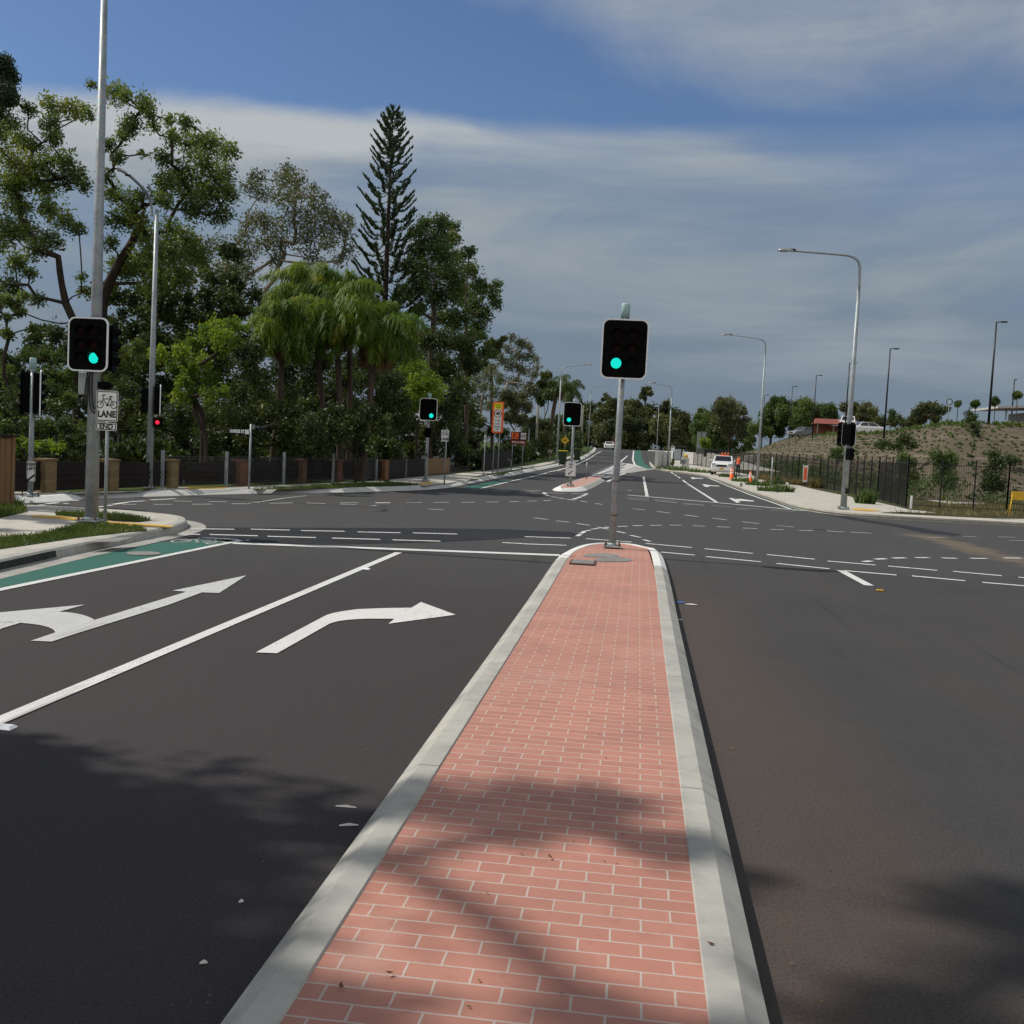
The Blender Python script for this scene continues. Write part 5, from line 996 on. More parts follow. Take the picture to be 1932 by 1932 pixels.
# grass blades
def blades(name, poly, n_, h, mat, label, zoff=.156, kind='stuff'):
    xs_ = [p[0] for p in poly]; ys_ = [p[1] for p in poly]; q, tin = [], []
    from mathutils.geometry import intersect_point_tri_2d
    def inside(x, y):
        c = False; j = len(poly)-1
        for i in range(len(poly)):
            if (poly[i][1] > y) != (poly[j][1] > y) and x < (poly[j][0]-poly[i][0])*(y-poly[i][1])/(poly[j][1]-poly[i][1])+poly[i][0]: c = not c
            j = i
        return c
    k = 0; tries = 0
    while k < n_ and tries < n_*12:
        tries += 1; x = random.uniform(min(xs_), max(xs_)); y = random.uniform(min(ys_), max(ys_))
        if not inside(x, y): continue
        k += 1; c = Vector((x, y, H(y)+zoff)); hh = h*random.uniform(.4, 1.3); d = Vector((random.gauss(0, .45), random.gauss(0, .45), 1)).normalized(); wv = Vector((random.uniform(-1, 1), random.uniform(-1, 1), 0)).normalized()*hh*.09
        q += [c-wv, c+wv, c+d*hh*.6+wv*.8, c+d*hh]; tin.append(.45 + .3*math.sin(x*2.3)*math.sin(y*1.7) + random.gauss(0, .16))
    return struct(quads(name, np.array([tuple(v) for v in q]), mat, None, np.array(tin)), label, 'grass', kind)
gnear = [p for p in gr1 if True]
blades('grass', gnear, 16000, .07, M['blade'], 'short lawn blades round the foot of the cycle sign')
blades('grass', gr2, 3000, .08, M['blade'], 'lawn blades on the narrow back strip')
blades('grass', gr3, 9000, .16, M['blade'], 'longer shaded grass by the paling fence')
blades('grass', gl, 1200, .09, M['blade'], 'lawn blades under the school zone sign')
blades('grass', gv, 9000, .16, M['drygrass'], 'patchy corner grass at the right', .158)
blades('grass', [G(a, b, .15).to_2d() for a, b in ((478, 923.5), (560, 920), (640, 914), (735, 911), (795, 915), (640, 920.5), (480, 924.5))], 5000, .10, M['blade'], 'lawn blades along the far left kerb')

# plants on the right footpath
def tuft(name, x, y, label, h=.5, r=.5, n_=160, mat='leaf_broad', group='small plants along the right footpath', wd=.045):
    g_ = G(x, y, .15); q, tin = [], []
    for _ in range(n_):
        a = random.uniform(0, 6.28); rr = r*math.sqrt(random.random()); c = Vector((rr*math.cos(a)*1.5, rr*math.sin(a), 0)); d = Vector((random.gauss(0, .35), random.gauss(0, .35), 1)).normalized(); hh = h*random.uniform(.35, 1.1); wv = Vector((random.uniform(-1, 1), random.uniform(-1, 1), 0)).normalized()*wd
        q += [c-wv, c+wv, c+d*hh*.6+wv*.7, c+d*hh]; tin.append(random.gauss(.45, .22))
    o = quads(name, np.array([tuple(v) for v in q]), M[mat], None, np.array(tin)); o.location = (g_.x, g_.y, g_.z); return tag(o, label, 'plant', group)
for x, y, h, r, m_, lab in ((1491, 914, .5, .8, 'leaf_broad', 'low garden plants under the second right hand lamp'), (1458, 908, .5, .9, 'leaf_broad', 'low plants beside the orange bollards'), (1405, 903, .5, .7, 'leaf_broad', 'low plants in front of the white ute'), (1360, 891, .35, 1.0, 'leaf_broad', 'long low bed left of the white ute'), (1326, 888.5, .4, .8, 'leaf_broad', 'low bed below the bus shelter'), (1300, 886.5, .4, .8, 'leaf_broad', 'low bed left of the bus shelter')):
    pass
for x, y, h, r, m_, lab in ((1434, 916, .42, .6, 'leaf_broad', 'green plants round the second right hand lamp'), (1404, 909, .42, .6, 'leaf_broad', 'green plants between the two orange bollards'), (1373, 900, .35, .5, 'leaf_broad', 'green plants left of the nearer bollard pair'), (1325, 891.5, .35, .8, 'leaf_broad', 'low green bed left of the white ute'), (1292, 888.5, .4, 1.0, 'leaf_broad', 'low green bed under the bus shelter'), (1268, 886, .4, 1.0, 'leaf_broad', 'low green bed beside the far right lamp'),
        (1455, 927, .4, .5, 'leaf_broad', 'small plant left of the bare footpath post'), (1478, 927.5, .45, .4, 'leaf_broad', 'small plant right of the bare footpath post'), (1462, 913, .6, .5, 'drygrass', 'dry grass clump in front of the fence'), (1442, 905, .5, .5, 'drygrass', 'dry grass clump behind the second lamp'), (1541, 921, .8, .3, 'drygrass', 'dry grass beside the orange fence sign'), (1632, 950, .8, .28, 'leaf_broad', 'yellow green reeds beside the right lamp pole'), (1505, 915, .5, .4, 'drygrass', 'dry weeds left of the orange fence sign')):
    tuft('plant', x, y, lab, h, r, 190, m_)
shrub(lambda x, y: (x, y), [(1466, 917, 8), (1470, 909, 7), (1462, 910, 6), (1467, 902, 5)], 66, .2, 1.0, 'thin young shrub beside the bare footpath post', 'leaf_broad', 520, .16, .06, name='young_shrub', r0=.03, base=Vector(G(1466, 930, .15)), group='small plants along the right footpath')
shrub(lambda x, y: (x, y), [(1269, 872, 3), (1270, 868, 2.5), (1268, 876, 3)], G(1269, 886, .15).y, .2, 1.0, 'small upright shrub left of the bus shelter', 'leaf_broad', 520, .2, .1, name='young_shrub', r0=.04, base=Vector(G(1269, 886, .15)), group='small plants along the right footpath')
far_tree(lambda x, y: (x, y), [(1328, 838, 7), (1334, 834, 7), (1331, 843, 6), (1325, 832, 6), (1336, 842, 5)], 170, 1, 1.0, 'pale green tree right of the bus shelter', 'leaf_green', 380, .36, .18)

# trees out of the picture on the left that throw the near shadows
def wtree(base, blobs, label, dens=500, leaf='leaf_gum'):
    return tree('shade_tree', Vector(base), [Vector((base[0]+.3, base[1], 3.4)), Vector((base[0]+.6, base[1]+.2, 6.0))], [(Vector(p), r) for p, r in blobs], label, leaf, 'bark', r0=.3, dens=dens, L=.22, W=.10)
KS = SUN.x/SUN.z
def sh(x, y, z, r): return ((x + KS*z, y + SUN.y/SUN.z*z, z), r)
wtree((-14.5, 3.0, .14), [sh(-4.6, 3.6, 8, 1.6), sh(-6, 3.4, 7.5, 1.6), sh(-3.1, 2.2, 9, 1.4), sh(-3.6, 4.6, 8.5, 1.2), sh(-6.5, 4.5, 7, 1.7), sh(-5.0, 2.6, 7.5, 1.7), sh(-4.2, 4.9, 8, 1.4), sh(-3.3, 3.4, 8.5, 1.4), sh(-7, 2.0, 8, 1.7), sh(-2.6, 5.0, 8.5, 1.05), sh(-2.3, 3.7, 9, 1.0), sh(-2.4, 2.4, 9, 1.1), sh(-8.2, 4.0, 7, 1.5), sh(-5.6, 5.3, 8, 1.0), sh(-1.7, 2.3, 9.5, .6), sh(-1.5, 3.6, 9.5, .42), sh(-1.2, 5.45, 10.5, .40), sh(-.4, 5.3, 10.8, .36), sh(.45, 5.1, 11, .28), sh(-.9, 3.05, 10, .45), sh(.2, 2.7, 10.2, .5)], 'leafy roadside tree that shades the near left lane', 560)
wtree((-13.0, -2.5, .14), [sh(2.0, 4.75, 13, .55), sh(2.9, 4.6, 13, .7), sh(1.15, 3.9, 12, .35), sh(3.6, 4.9, 12.5, .6), sh(.9, 3.2, 12, .4), sh(1.0, 1.0, 11, 1.3), sh(-.2, 5.6, 13, .42), sh(-.9, 4.6, 12.5, .16), sh(.1, 3.45, 12.5, .2), sh(-3, 0, 9, 1.6), sh(-1, -1, 10, 1.5), sh(2.5, 2.2, 12, .9), sh(4.2, 3.8, 12, .8)], 'second roadside tree that dapples the brick island', 620)
wtree((-24.0, 17.0, .14), [sh(-14.5, 18.4, 8, .9), sh(-12.3, 17.6, 9, .55), sh(-11.6, 19.3, 9, .6), sh(-13.6, 16.6, 8, .8), sh(-10.4, 18.6, 10, .42), sh(-10.9, 16.6, 10, .5), sh(-9.9, 20.0, 10, .4), sh(-15, 21.5, 8, 1.1), sh(-12.4, 21.6, 9, .6), sh(-16, 16, 8, 1.4), sh(-9.6, 17.1, 11, .25)], 'garden tree whose shade falls across the corner footpath', 700)

# ------------------------------------------------------------------ traffic signals
def head_parts(root, cx, cz, w_, h_, cols, rows, lit=(), yaw=0.0, y=-.13, border=True, name='signal_head', pitch=.27, cpitch=.29, colours=('red', 'amber', 'green'), lensr=.1, arrow=None, depth=.16):
    """a signal head: backing board, white border, housing, visors and lenses; faces -y before yaw"""
    mb = MB(); out = rrect(w_, h_, min(.13, w_*.3)); mb.prism(out, -.012, .012)
    hd = mb.build(name, M['housing'], root, loc=(cx, y, cz)); hd.rotation_euler.z = yaw; hd.location = (cx, y, cz) if not yaw else (cx, y, cz)
    if border:
        mb = MB(); mb.ring(rrect(w_, h_, min(.13, w_*.3)), rrect(w_-.042, h_-.042, min(.13, w_*.3)-.016), -.0165, -.0125); mb.ring(rrect(w_+.012, h_+.012, min(.13, w_*.3)+.006), rrect(w_+.001, h_+.001, min(.13, w_*.3)), -.0165, .013); mb.build('board_border', M['border'], hd)
    for c in range(cols):
        x = (c-(cols-1)/2)*cpitch
        mb = MB(); mb.box((x, .012+depth/2, 0), (.25, depth, rows*pitch+.04), bev=.02); mb.build('housing', M['housing'], hd)
        for r_ in range(rows):
            z_ = ((rows-1)/2-r_)*pitch; colr = colours[min(r_, len(colours)-1)]
            k = 18; vs = []; L0 = .10
            for i in range(k+1):
                t = R(-28) + (math.pi + R(56))*i/k; ca, sa = math.cos(t), math.sin(t); ln = L0*(.45+.55*max(0, sa)**.5 if sa > 0 else .35)
                for rr, yy in ((lensr+.014, -.014), (lensr+.012, -.014-ln), (lensr+.006, -.014-ln), (lensr+.006, -.014)): vs.append((x+rr*ca, yy, z_+rr*sa))
            mb = MB(); mb.add(vs, [[4*i+j, 4*i+(j+1) % 4, 4*(i+1)+(j+1) % 4, 4*(i+1)+j] for i in range(k) for j in range(4)]); mb.build('visor', M['visor'], hd)
            on = (c, r_) in lit; mb = MB()
            if on and colr == 'green':
                mb.cur = 0; mb.disc((x, z_), lensr, -.0185); mb.cur = 1
                for ring in range(1, 7):
                    kk = ring*6
                    for i in range(kk): mb.disc((x+lensr*.96*ring/6.3*math.cos(2*math.pi*i/kk), z_+lensr*.96*ring/6.3*math.sin(2*math.pi*i/kk)), .0062, -.0195, 6)
                mb.build('lens', [M['green_light'], M['green_dot']], hd)
            else:
                vs = [(x, -.034, z_)]; fs = []
                for j, (rr, yy) in enumerate(((.05, -.031), (lensr, -.0185))):
                    vs += [(x+rr*math.cos(2*math.pi*i/16), yy, z_+rr*math.sin(2*math.pi*i/16)) for i in range(16)]
                fs = [[0, 1+i, 1+(i+1) % 16] for i in range(16)] + [[1+i, 17+i, 17+(i+1) % 16, 1+(i+1) % 16] for i in range(16)]
                mb.add(vs, fs, True); mb.build('lens', M['red_light'] if on else M['lens_'+colr], hd)
    return hd
def pole_part(root, h, r0, r1=None, cap=False, base=True, name='pole', pts=None):
    mb = MB(); r1 = r1 or r0; mb.tube(pts or [(0, 0, 0), (0, 0, h*.5), (0, 0, h)], [r0, (r0+r1)/2, r1], 18); p = mb.build(name, M['galv'], root)
    if cap: mb = MB(); mb.tube([(0, 0, h-.04), (0, 0, h+.22), (0, 0, h+.24)], [r1*1.5, r1*1.45, r1*1.3], 18); mb.tube([(0, 0, h-.09), (0, 0, h-.035)], r1*1.32, 18); mb.build('pole_cap', M['cap'], root)
    if base:
        s = max(.34, r0*3.4); mb = MB(); mb.box((0, 0, .035), (s, s, .03), bev=.006); mb.tube([(0, 0, .045), (0, 0, .10)], [r0*1.5, r0*1.1], 14); b = mb.build('base_plate', M['galv'], root)
        for sx in (-1, 1):
            for sy in (-1, 1): mb = MB(); mb.tube([(sx*s*.38, sy*s*.38, 0), (sx*s*.38, sy*s*.38, .13)], .014, 8); mb.tube([(sx*s*.38, sy*s*.38, .05), (sx*s*.38, sy*s*.38, .08)], .026, 6); mb.build('bolt', M['rust'], b)
    return p
def cable(root, pts, r=.012, name='cable'): mb = MB(); mb.tube(smooth_pts(pts), r, 6); return mb.build(name, M['cable'], root)
def smooth_pts(pts, it=2):
    for _ in range(it):
        q = [pts[0]]
        for a, b in zip(pts, pts[1:]): a, b = Vector(a), Vector(b); q += [a*.75+b*.25, a*.25+b*.75]
        q.append(pts[-1]); pts = [Vector(p) for p in q]
    return pts
def keep_left(root, z_, yoff, w_=.30, h_=.55, x=0.0, yaw=0.0):
    mb = MB(); mb.prism(rrect(w_, h_, .03), -.003, .003); pl = mb.build('sign_plate', M['signwhite'], root, loc=(x, yoff, z_), rz=yaw)
    mb = MB(); mb.ring(rrect(w_-.02, h_-.02, .025), rrect(w_-.036, h_-.036, .02), -.0055, -.0035); mb.build('sign_border', M['ink'], pl)
    lettering('KEEP', .10, pl, (0, -.005, h_*.33), M['ink'], sx=.9, bold=.004); lettering('LEFT', .10, pl, (0, -.005, h_*.13), M['ink'], sx=.9, bold=.004)
    mb = MB(); a, b = Vector((.09, -.08)), Vector((-.06, -.21)); d = (b-a).normalized(); q = Vector((-d.y, d.x))
    mb.prism([tuple(a+q*.022), tuple(b+q*.022), tuple(b-q*.022), tuple(a-q*.022)], -.006, -.004); mb.prism([tuple(b+q*.062), tuple(b+d*.075), tuple(b-q*.062)], -.0062, -.0042); mb.build('arrow', M['ink'], pl); return pl

# island signal in the foreground
b = G(1155, 1034, .145); topz = P(1184, 573, b.y).z
T = thing('traffic_signal', b, 'nearest green signal on the brick island pole', 'traffic light', 'traffic signals at the junction')
h = topz - b.z - .24; pole_part(T, h, .068, .056, True); hc = P(1178.5, 659, b.y-.2)
head_parts(T, hc.x-b.x, hc.z-b.z, .86, 1.11, 2, 3, {(0, 2)}, y=-.23)
for zz in (-.3, .3): mb = MB(); mb.box((.02, -.07, hc.z-b.z+zz), (.10, .12, .06)); mb.build('bracket', M['galv'], T)
for zz in (.62, 1.28): mb = MB(); mb.tube([(0, 0, zz), (0, 0, zz+.018)], .073, 14); mb.build('band', M['rust'], T)

# tall mast at the near left corner
b = G(172, 985, .15); T = thing('traffic_signal', b, 'green signal on the tall steel mast at the near left corner', 'traffic light', 'traffic signals at the junction')
pole_part(T, 10.6, .128, .055, False); hc = P(170.5, 650.5, b.y-.2)
head_parts(T, hc.x-b.x, hc.z-b.z, .79, .99, 2, 3, {(1, 2)}, y=-.28, yaw=R(-2), pitch=.25, cpitch=.26)
head_parts(T, .30, hc.z-b.z-.03, .50, .95, 1, 3, (), y=.16, yaw=R(108), name='signal_head', border=False)
mb = MB(); mb.box((-.19, -.02, hc.z-b.z-.72), (.17, .16, .42), bev=.015); mb.build('junction_box', M['galv'], T)
mb = MB(); mb.box((.20, 0, hc.z-b.z-.74), (.22, .14, .13), bev=.02); mb.tube([(.1, 0, hc.z-b.z-.75), (.3, 0, hc.z-b.z-.75)], .02, 8); mb.build('bracket', M['housing'], T)
zc_ = hc.z-b.z
for pts in ([(-.02, -.15, zc_-.45), (-.03, -.15, zc_-1.0), (.06, -.16, zc_-1.3), (.13, -.12, zc_-1.2)], [(.03, -.15, zc_-.45), (.03, -.15, zc_-1.05), (.10, -.15, zc_-1.25), (.12, -.1, zc_-1.0)], [(-.10, -.12, zc_-.6), (-.12, -.13, zc_-.95), (-.20, -.1, zc_-1.15), (-.30, -.05, zc_-1.12), (-.28, -.02, zc_-1.02), (-.14, -.1, zc_-1.02)], [(-.08, -.13, zc_-.5), (-.05, -.14, zc_-.8), (-.08, -.14, zc_-1.1)]): cable(T, pts, .013)
mb = MB(); mb.box((-.02, -.127, 3.0-.1), (.07, .012, .26), bev=.004); mb.build('access_cover', M['galv'], T)

# median signal at the far left
b = G(57, 938, .15); T = thing('traffic_signal', b, 'signal with a pale cap on the left side street island', 'traffic light', 'traffic signals at the junction')
h = P(63, 690, b.y).z-b.z; pole_part(T, h-.05, .062, .055, True); hz = P(57, 740, b.y).z-b.z
head_parts(T, -.27, hz, .30, 1.10, 1, 4, (), y=.02, yaw=R(-72), pitch=.235, name='signal_head', border=False); head_parts(T, .24, hz-.02, .42, 1.12, 1, 4, (), y=-.02, yaw=R(114), pitch=.235)
keep_left(T, P(60, 889, b.y).z-b.z, -.09, .20, .50, .06, R(14))
# lamp pole with signals at the far left corner
def lamp_arm(root, x0, z0, x1, z1, y1=0.0, r=.045, bend=1.2, tilt=0.0, name='arm'):
    s = 1 if x1 > x0 else -1
    pts = smooth_pts([(x0, 0, z0-bend), (x0, 0, z0-bend*.55), (x0+s*.04, 0, z0-.22), (x0+s*.35, y1*.15, z0), (x0+s*bend*.9, y1*.4, z0+(z1-z0)*.35), (x1, y1, z1)], 3)
    mb = MB(); mb.tube(pts, [r*1.25 - (r*.55)*i/(len(pts)-1) for i in range(len(pts))], 10); mb.build(name, M['galv'], root)
def luminaire(root, x, y, z_, s, size=1.0, rz=0.0, tilt=0.0):
    mb = MB(); out = []
    for u, hw, hz_ in ((0, .05, .05), (.12, .07, .06), (.25, .13, .10), (.45, .15, .11), (.62, .12, .07), (.70, .05, .03)):
        out.append([(s*u*size, hw*math.cos(t)*size, (hz_*max(0, math.sin(t)) - .02*(math.sin(t) < -.1))*size + math.sin(tilt)*u*size) for t in [2*math.pi*i/12 for i in range(12)]])
    mb.add([p for r_ in out for p in r_], [[12*i+j, 12*i+(j+1) % 12, 12*(i+1)+(j+1) % 12, 12*(i+1)+j] for i in range(5) for j in range(12)] + [list(range(12)), list(range(60, 72))], True)
    l = mb.build('luminaire', M['chrome'], root, loc=(x, y, z_), rz=rz)
    mb = MB(); mb.box((s*.14*size, 0, .03*size), (.24*size, .13*size, .10*size), bev=.02); mb.build('gear_case', M['black'], l)
    mb = MB(); mb.box((s*.45*size, 0, -.025*size + math.sin(tilt)*.45*size), (.3*size, .2*size, .03*size), bev=.01); mb.build('lamp_glass', M['ad'], l)
b = G(281, 922, .15); T = thing('street_lamp', b, 'galvanised lamp pole carrying signals at the far left corner', 'street lamp', 'street lamps')
h = P(287, 395, b.y).z-b.z; pole_part(T, h, .105, .055)
ap = [P(x, y, b.y+dy)-b for x, y, dy in ((286.8, 408, 0), (286, 388, 0), (281, 369, -.2), (267, 352, -.6), (252, 338, -.9), (242, 329, -1.1))]
mb = MB(); mb.tube(smooth_pts(ap, 2), .042, 10); mb.build('arm', M['galv'], T)
luminaire(T, ap[-1].x+.08, ap[-1].y, ap[-1].z-.05, -1, .62, R(35), R(24))
hz = P(265, 755, b.y).z-b.z
head_parts(T, -.28, hz, .26, .76, 1, 3, (), y=.02, yaw=R(-75), pitch=.235, border=False); head_parts(T, .27, hz+.02, .40, .92, 1, 3, (), y=0, yaw=R(116), pitch=.26)
hp = head_parts(T, .26, P(300, 797, b.y).z-b.z, .01, .01, 1, 1, {(0, 0)}, y=-.10, yaw=R(12), border=False, name='pedestrian_signal', lensr=.06, pitch=.24)
# far signals
def far_signal(bx, by, tx, ty, hx, hy, hw, hh, lit, label, rz=0.0):
    b = G(bx, by, .15); t = thing('traffic_signal', b, label, 'traffic light', 'traffic signals at the junction'); h = P(tx, ty, b.y).z-b.z
    pole_part(t, h-.24, .07, .06, True); c = P(hx, hy, b.y-.2); head_parts(t, c.x-b.x, c.z-b.z, hw*b.y/FOC, hh*b.y/FOC, 2, 3, lit, y=-.22); return t, b
T, b = far_signal(803, 909, 808, 742, 808.5, 772.5, 34, 42, {(1, 2)}, 'green signal on the far left footpath')
head_parts(T, .02, P(806, 816, b.y).z-b.z, .30, .44, 1, 1, (), y=-.1, border=False, name='pedestrian_signal'); mb = MB(); mb.box((.0, -.09, P(803, 858, b.y).z-b.z), (.08, .06, .16), bev=.01); mb.build('push_button', M['ink'], T)
T, b = far_signal(1076, 917.5, 1081, 753, 1080, 781.5, 33.5, 44, {(0, 2)}, 'green signal on the pink island across the junction')
keep_left(T, P(1075, 885, b.y).z-b.z, -.1, 20*b.y/FOC, 27*b.y/FOC, -.02)

# lamps on the right and left
def street_lamp(bx, by, ty, x1, z1px, label, s=-1, r0=.10, Yd=None, size=1.0, zoff=.15):
    b = G(bx, by, zoff) if Yd is None else Vector((P(bx, by, Yd).x, Yd, H(Yd)+zoff)); t = thing('street_lamp', b, label, 'street lamp', 'street lamps')
    xt = bx + (by-ty)*math.tan(ROLL + (bx-966)*3.0e-5); top = P(xt, ty, b.y).z-b.z; end = P(x1, z1px, b.y); L_ = end.x-b.x
    pole_part(t, top-1.15, r0, r0*.5); lamp_arm(t, 0, top, L_, end.z-b.z, r=r0*.4); luminaire(t, L_-s*.1, 0, end.z-b.z, s, size); return t, b
T, b = street_lamp(1591, 961, 483, 1497, 473.5, 'nearest right hand lamp pole with a signal back on it', r0=.125)
c = P(1600, 819.5, b.y)-b
head_parts(T, c.x+.02, c.z, .52, .93, 1, 3, (), y=-.06, yaw=R(152), pitch=.25); head_parts(T, c.x-.22, c.z+.0, .40, .92, 1, 3, (), y=.25, yaw=R(-60), pitch=.25, border=False)
c2 = P(1604, 857, b.y)-b; head_parts(T, c2.x+.02, c2.z, .28, .46, 1, 2, (), y=-.1, yaw=R(120), border=False, name='pedestrian_signal', pitch=.2)
mb = MB(); mb.box((.06, -.13, P(1590, 926, b.y).z-b.z), (.12, .06, .22), bev=.01); mb.build('push_button', M['ink'], T)
street_lamp(1428, 911.5, 640, 1378, 632, 'second right hand lamp pole beside the orange bollards')
street_lamp(1259.5, 881, 728, 1235, 723, 'third right hand lamp pole beside the bus shelter')
street_lamp(1238.5, 851, 759, 1228, 757, 'small lamp pole on the crest right of the cycle lane', Yd=232)
street_lamp(1050, 874, 692, 1106, 688, 'nearest far left lamp pole beside the green bins', s=1)
street_lamp(1109, 851, 731, 1144, 729, 'far left lamp pole near the white car', s=1, Yd=165)
street_lamp(1190, 851, 793, 1214, 791, 'lamp pole on the crest behind the centre pole', s=1, Yd=262)
# dark car park lamps
def park_lamp(bx, by, ty, Yd, arm, label):
    p = P(bx, by, Yd); b = Vector((p.x, Yd, hill_z(p.x, Yd))); t = thing('car_park_lamp', b, label, 'street lamp', 'dark car park lamps on the ridge'); xt = bx + (by-ty)*math.tan(ROLL + (bx-966)*3.0e-5); top = P(xt, ty, Yd).z-b.z
    mb = MB(); mb.tube([(0, 0, 0), (0, 0, top)], [.10, .055], 10); mb.build('pole', M['black'], t); mb = MB(); mb.tube([(0, 0, top-.03), (arm*.5, 0, top)], .035, 8); mb.build('arm', M['black'], t)
    mb = MB(); mb.box((arm*.75, 0, top+.0), (abs(arm)*.6, .28, .10), bev=.02); mb.build('luminaire', M['black'], t)
for a in ((1866, 787, 607, 86, .75, 'tallest dark lamp on the ridge at the right'), (1669, 806, 657.5, 104, .75, 'dark lamp right of the nearest right hand lamp pole'), (1594, 811, 684.5, 126, .75, 'dark lamp just left of the nearest right hand lamp pole'), (1533, 816, 708, 148, .75, 'dark lamp above the red shed'), (1489, 822, 729, 168, .75, 'dark lamp at the left end of the ridge'), (1908, 792, 716, 118, .2, 'thin dark post in front of the pavilion'), (1437, 835, 745, 190, .7, 'farthest dark lamp behind the second lamp pole')): park_lamp(*a)

# ------------------------------------------------------------------ signs
def post(root, h, r=.03, x=0.0, y=0.0, mat='galv', name='post'): mb = MB(); mb.tube([(x, y, 0), (x, y, h)], r, 12); return mb.build(name, M[mat], root)
def plate(root, w_, h_, loc, mat='signwhite', bord='ink', rad=.03, rz=0.0, ins=.012, bw=.016, name='sign_plate'):
    mb = MB(); mb.prism(rrect(w_, h_, rad), -.003, .003); pl = mb.build(name, M[mat], root, loc=loc, rz=rz)
    if bord: mb = MB(); mb.ring(rrect(w_-2*ins, h_-2*ins, max(.005, rad-ins)), rrect(w_-2*ins-2*bw, h_-2*ins-2*bw, max(.004, rad-ins-bw*.6)), -.006, -.0035); mb.build('sign_border', M[bord], pl)
    return pl
b = G(198, 989, .15); T = thing('cycle_lane_sign', b, 'white bicycle LANE END sign on a grey post by the mast', 'sign'); k = b.y/FOC
post(T, P(203, 750, b.y).z-b.z, .032); c = P(205, 766.5, b.y)-b; pl = plate(T, 47*k, 61*k, (c.x, -.06, c.z), rad=.04, rz=R(-3))
bm_ = bike_mesh(.42*1.02); bs = bm_.build('bicycle_symbol', M['ink'], pl, loc=(0, -.006, .085)); lettering('LANE', .165, pl, (0, -.0065, -.155), M['ink'], sx=.92, bold=.006)
c = P(203.5, 805, b.y)-b; pl = plate(T, 45*k, 15.5*k, (c.x, -.06, c.z), rad=.035, rz=R(-3)); lettering('END', .125, pl, (0, -.0065, 0), M['ink'], sx=1.1, bold=.004)
for zz in (c.z, c.z+.3): mb = MB(); mb.box((0.01, -.03, zz), (.09, .05, .03)); mb.build('clamp', M['galv'], T)
b = G(838, 915, .15); T = thing('cycle_lane_sign', b, 'small bicycle LANE sign beside the far left signal', 'sign'); k = b.y/FOC
post(T, P(841, 806, b.y).z-b.z, .03); c = P(840, 822, b.y)-b; pl = plate(T, 15.5*k, 22.5*k, (c.x, -.05, c.z), rz=R(-8), bord=None); bike_mesh(.40).build('bicycle_symbol', M['ink'], pl, loc=(0, -.006, .11)); lettering('LANE', .17, pl, (0, -.0065, -.15), M['ink'], sx=.85, bold=.006)
# street name post
b = G(469.5, 922.5, .15); T = thing('street_name_sign', b, 'thin grey post with HARRIS ST street name blades', 'sign'); k = b.y/FOC; h = P(473, 800, b.y).z-b.z
post(T, h, .034); c = P(451, 814, b.y)-b; pl = plate(T, 42*k, 10*k, (-21*k-.03, -.02, c.z), 'signgreen', None, .01, name='name_blade'); lettering('HARRIS ST', .15, pl, (-.075, -.006, 0), M['border'], sx=.70, bold=.007)
mb = MB(); mb.prism(rrect(8.5*k, 9*k, .01), -.006, -.0035); mb.build('blade_panel', M['signwhite'], pl, loc=(15.5*k, 0, 0))
c = P(484, 805.5, b.y)-b; pl = plate(T, 24*k, 9*k, (12*k+.03, .03, c.z), 'signgreen', None, .01, rz=R(28), name='name_blade'); lettering('END RD', .12, pl, (.05, -.006, 0), M['cargrey'], sx=.8); mb = MB(); mb.prism(rrect(6*k, 8.5*k, .01), -.006, -.0035); mb.build('blade_panel', M['cargrey'], pl, loc=(-9*k, 0, 0))
# school zone sign
zs = zt(1150, 950, 0, 0, 9.66)
b = G(*zs(320, 1760), .15); b.y = (b.y+G(*zs(375, 1770), .15).y)/2; b = Vector((P(*zs(318, 1760), b.y).x, b.y, .15)); T = thing('school_zone_sign', b, 'orange bordered SCHOOL ZONE 40 sign on two posts', 'sign'); k = b.y/FOC*1/(9.66*1.267)
c = P(*zs(392, 465), b.y)-b; wz, hz_ = 268*k, 720*k
for dx in (-62*k, 55*k): post(T, c.z, .035, c.x+dx)
mb = MB(); mb.prism(rrect(wz, hz_, .10), -.02, .02); bd = mb.build('sign_frame', M['orange'], T, loc=(c.x, -.07, c.z), rz=R(-6))
mb = MB(); mb.prism(rrect(wz*.68, hz_*.72, .01, 0, -hz_*.09), -.027, -.021); mb.build('sign_plate', M['signwhite'], bd)
mb = MB(); mb.prism(rrect(wz*.68, hz_*.175, .01, 0, hz_*.365), -.027, -.021); mb.build('yellow_panel', M['yellow'], bd)
lettering('SCHOOL', wz*.15, bd, (0, -.029, hz_*.40), M['ink'], bold=.004); lettering('ZONE', wz*.15, bd, (0, -.029, hz_*.325), M['ink'], bold=.004)
ci = lambda r_: [(r_*math.cos(2*math.pi*i/28), r_*math.sin(2*math.pi*i/28)+hz_*.125) for i in range(28)]
mb = MB(); mb.ring(ci(wz*.345), ci(wz*.285), -.031, -.028); mb.build('speed_ring', M['red'], bd); lettering('40', wz*.36, bd, (0, -.031, hz_*.125), M['ink'], bold=.012)
for s_, zz, sz_ in (('7 - 9am', -.10, .15), ('2 - 4pm', -.20, .15), ('SCHOOL', -.30, .135), ('DAYS', -.375, .135)): lettering(s_, wz*sz_, bd, (0, -.029, hz_*zz), M['ink'], bold=.004)
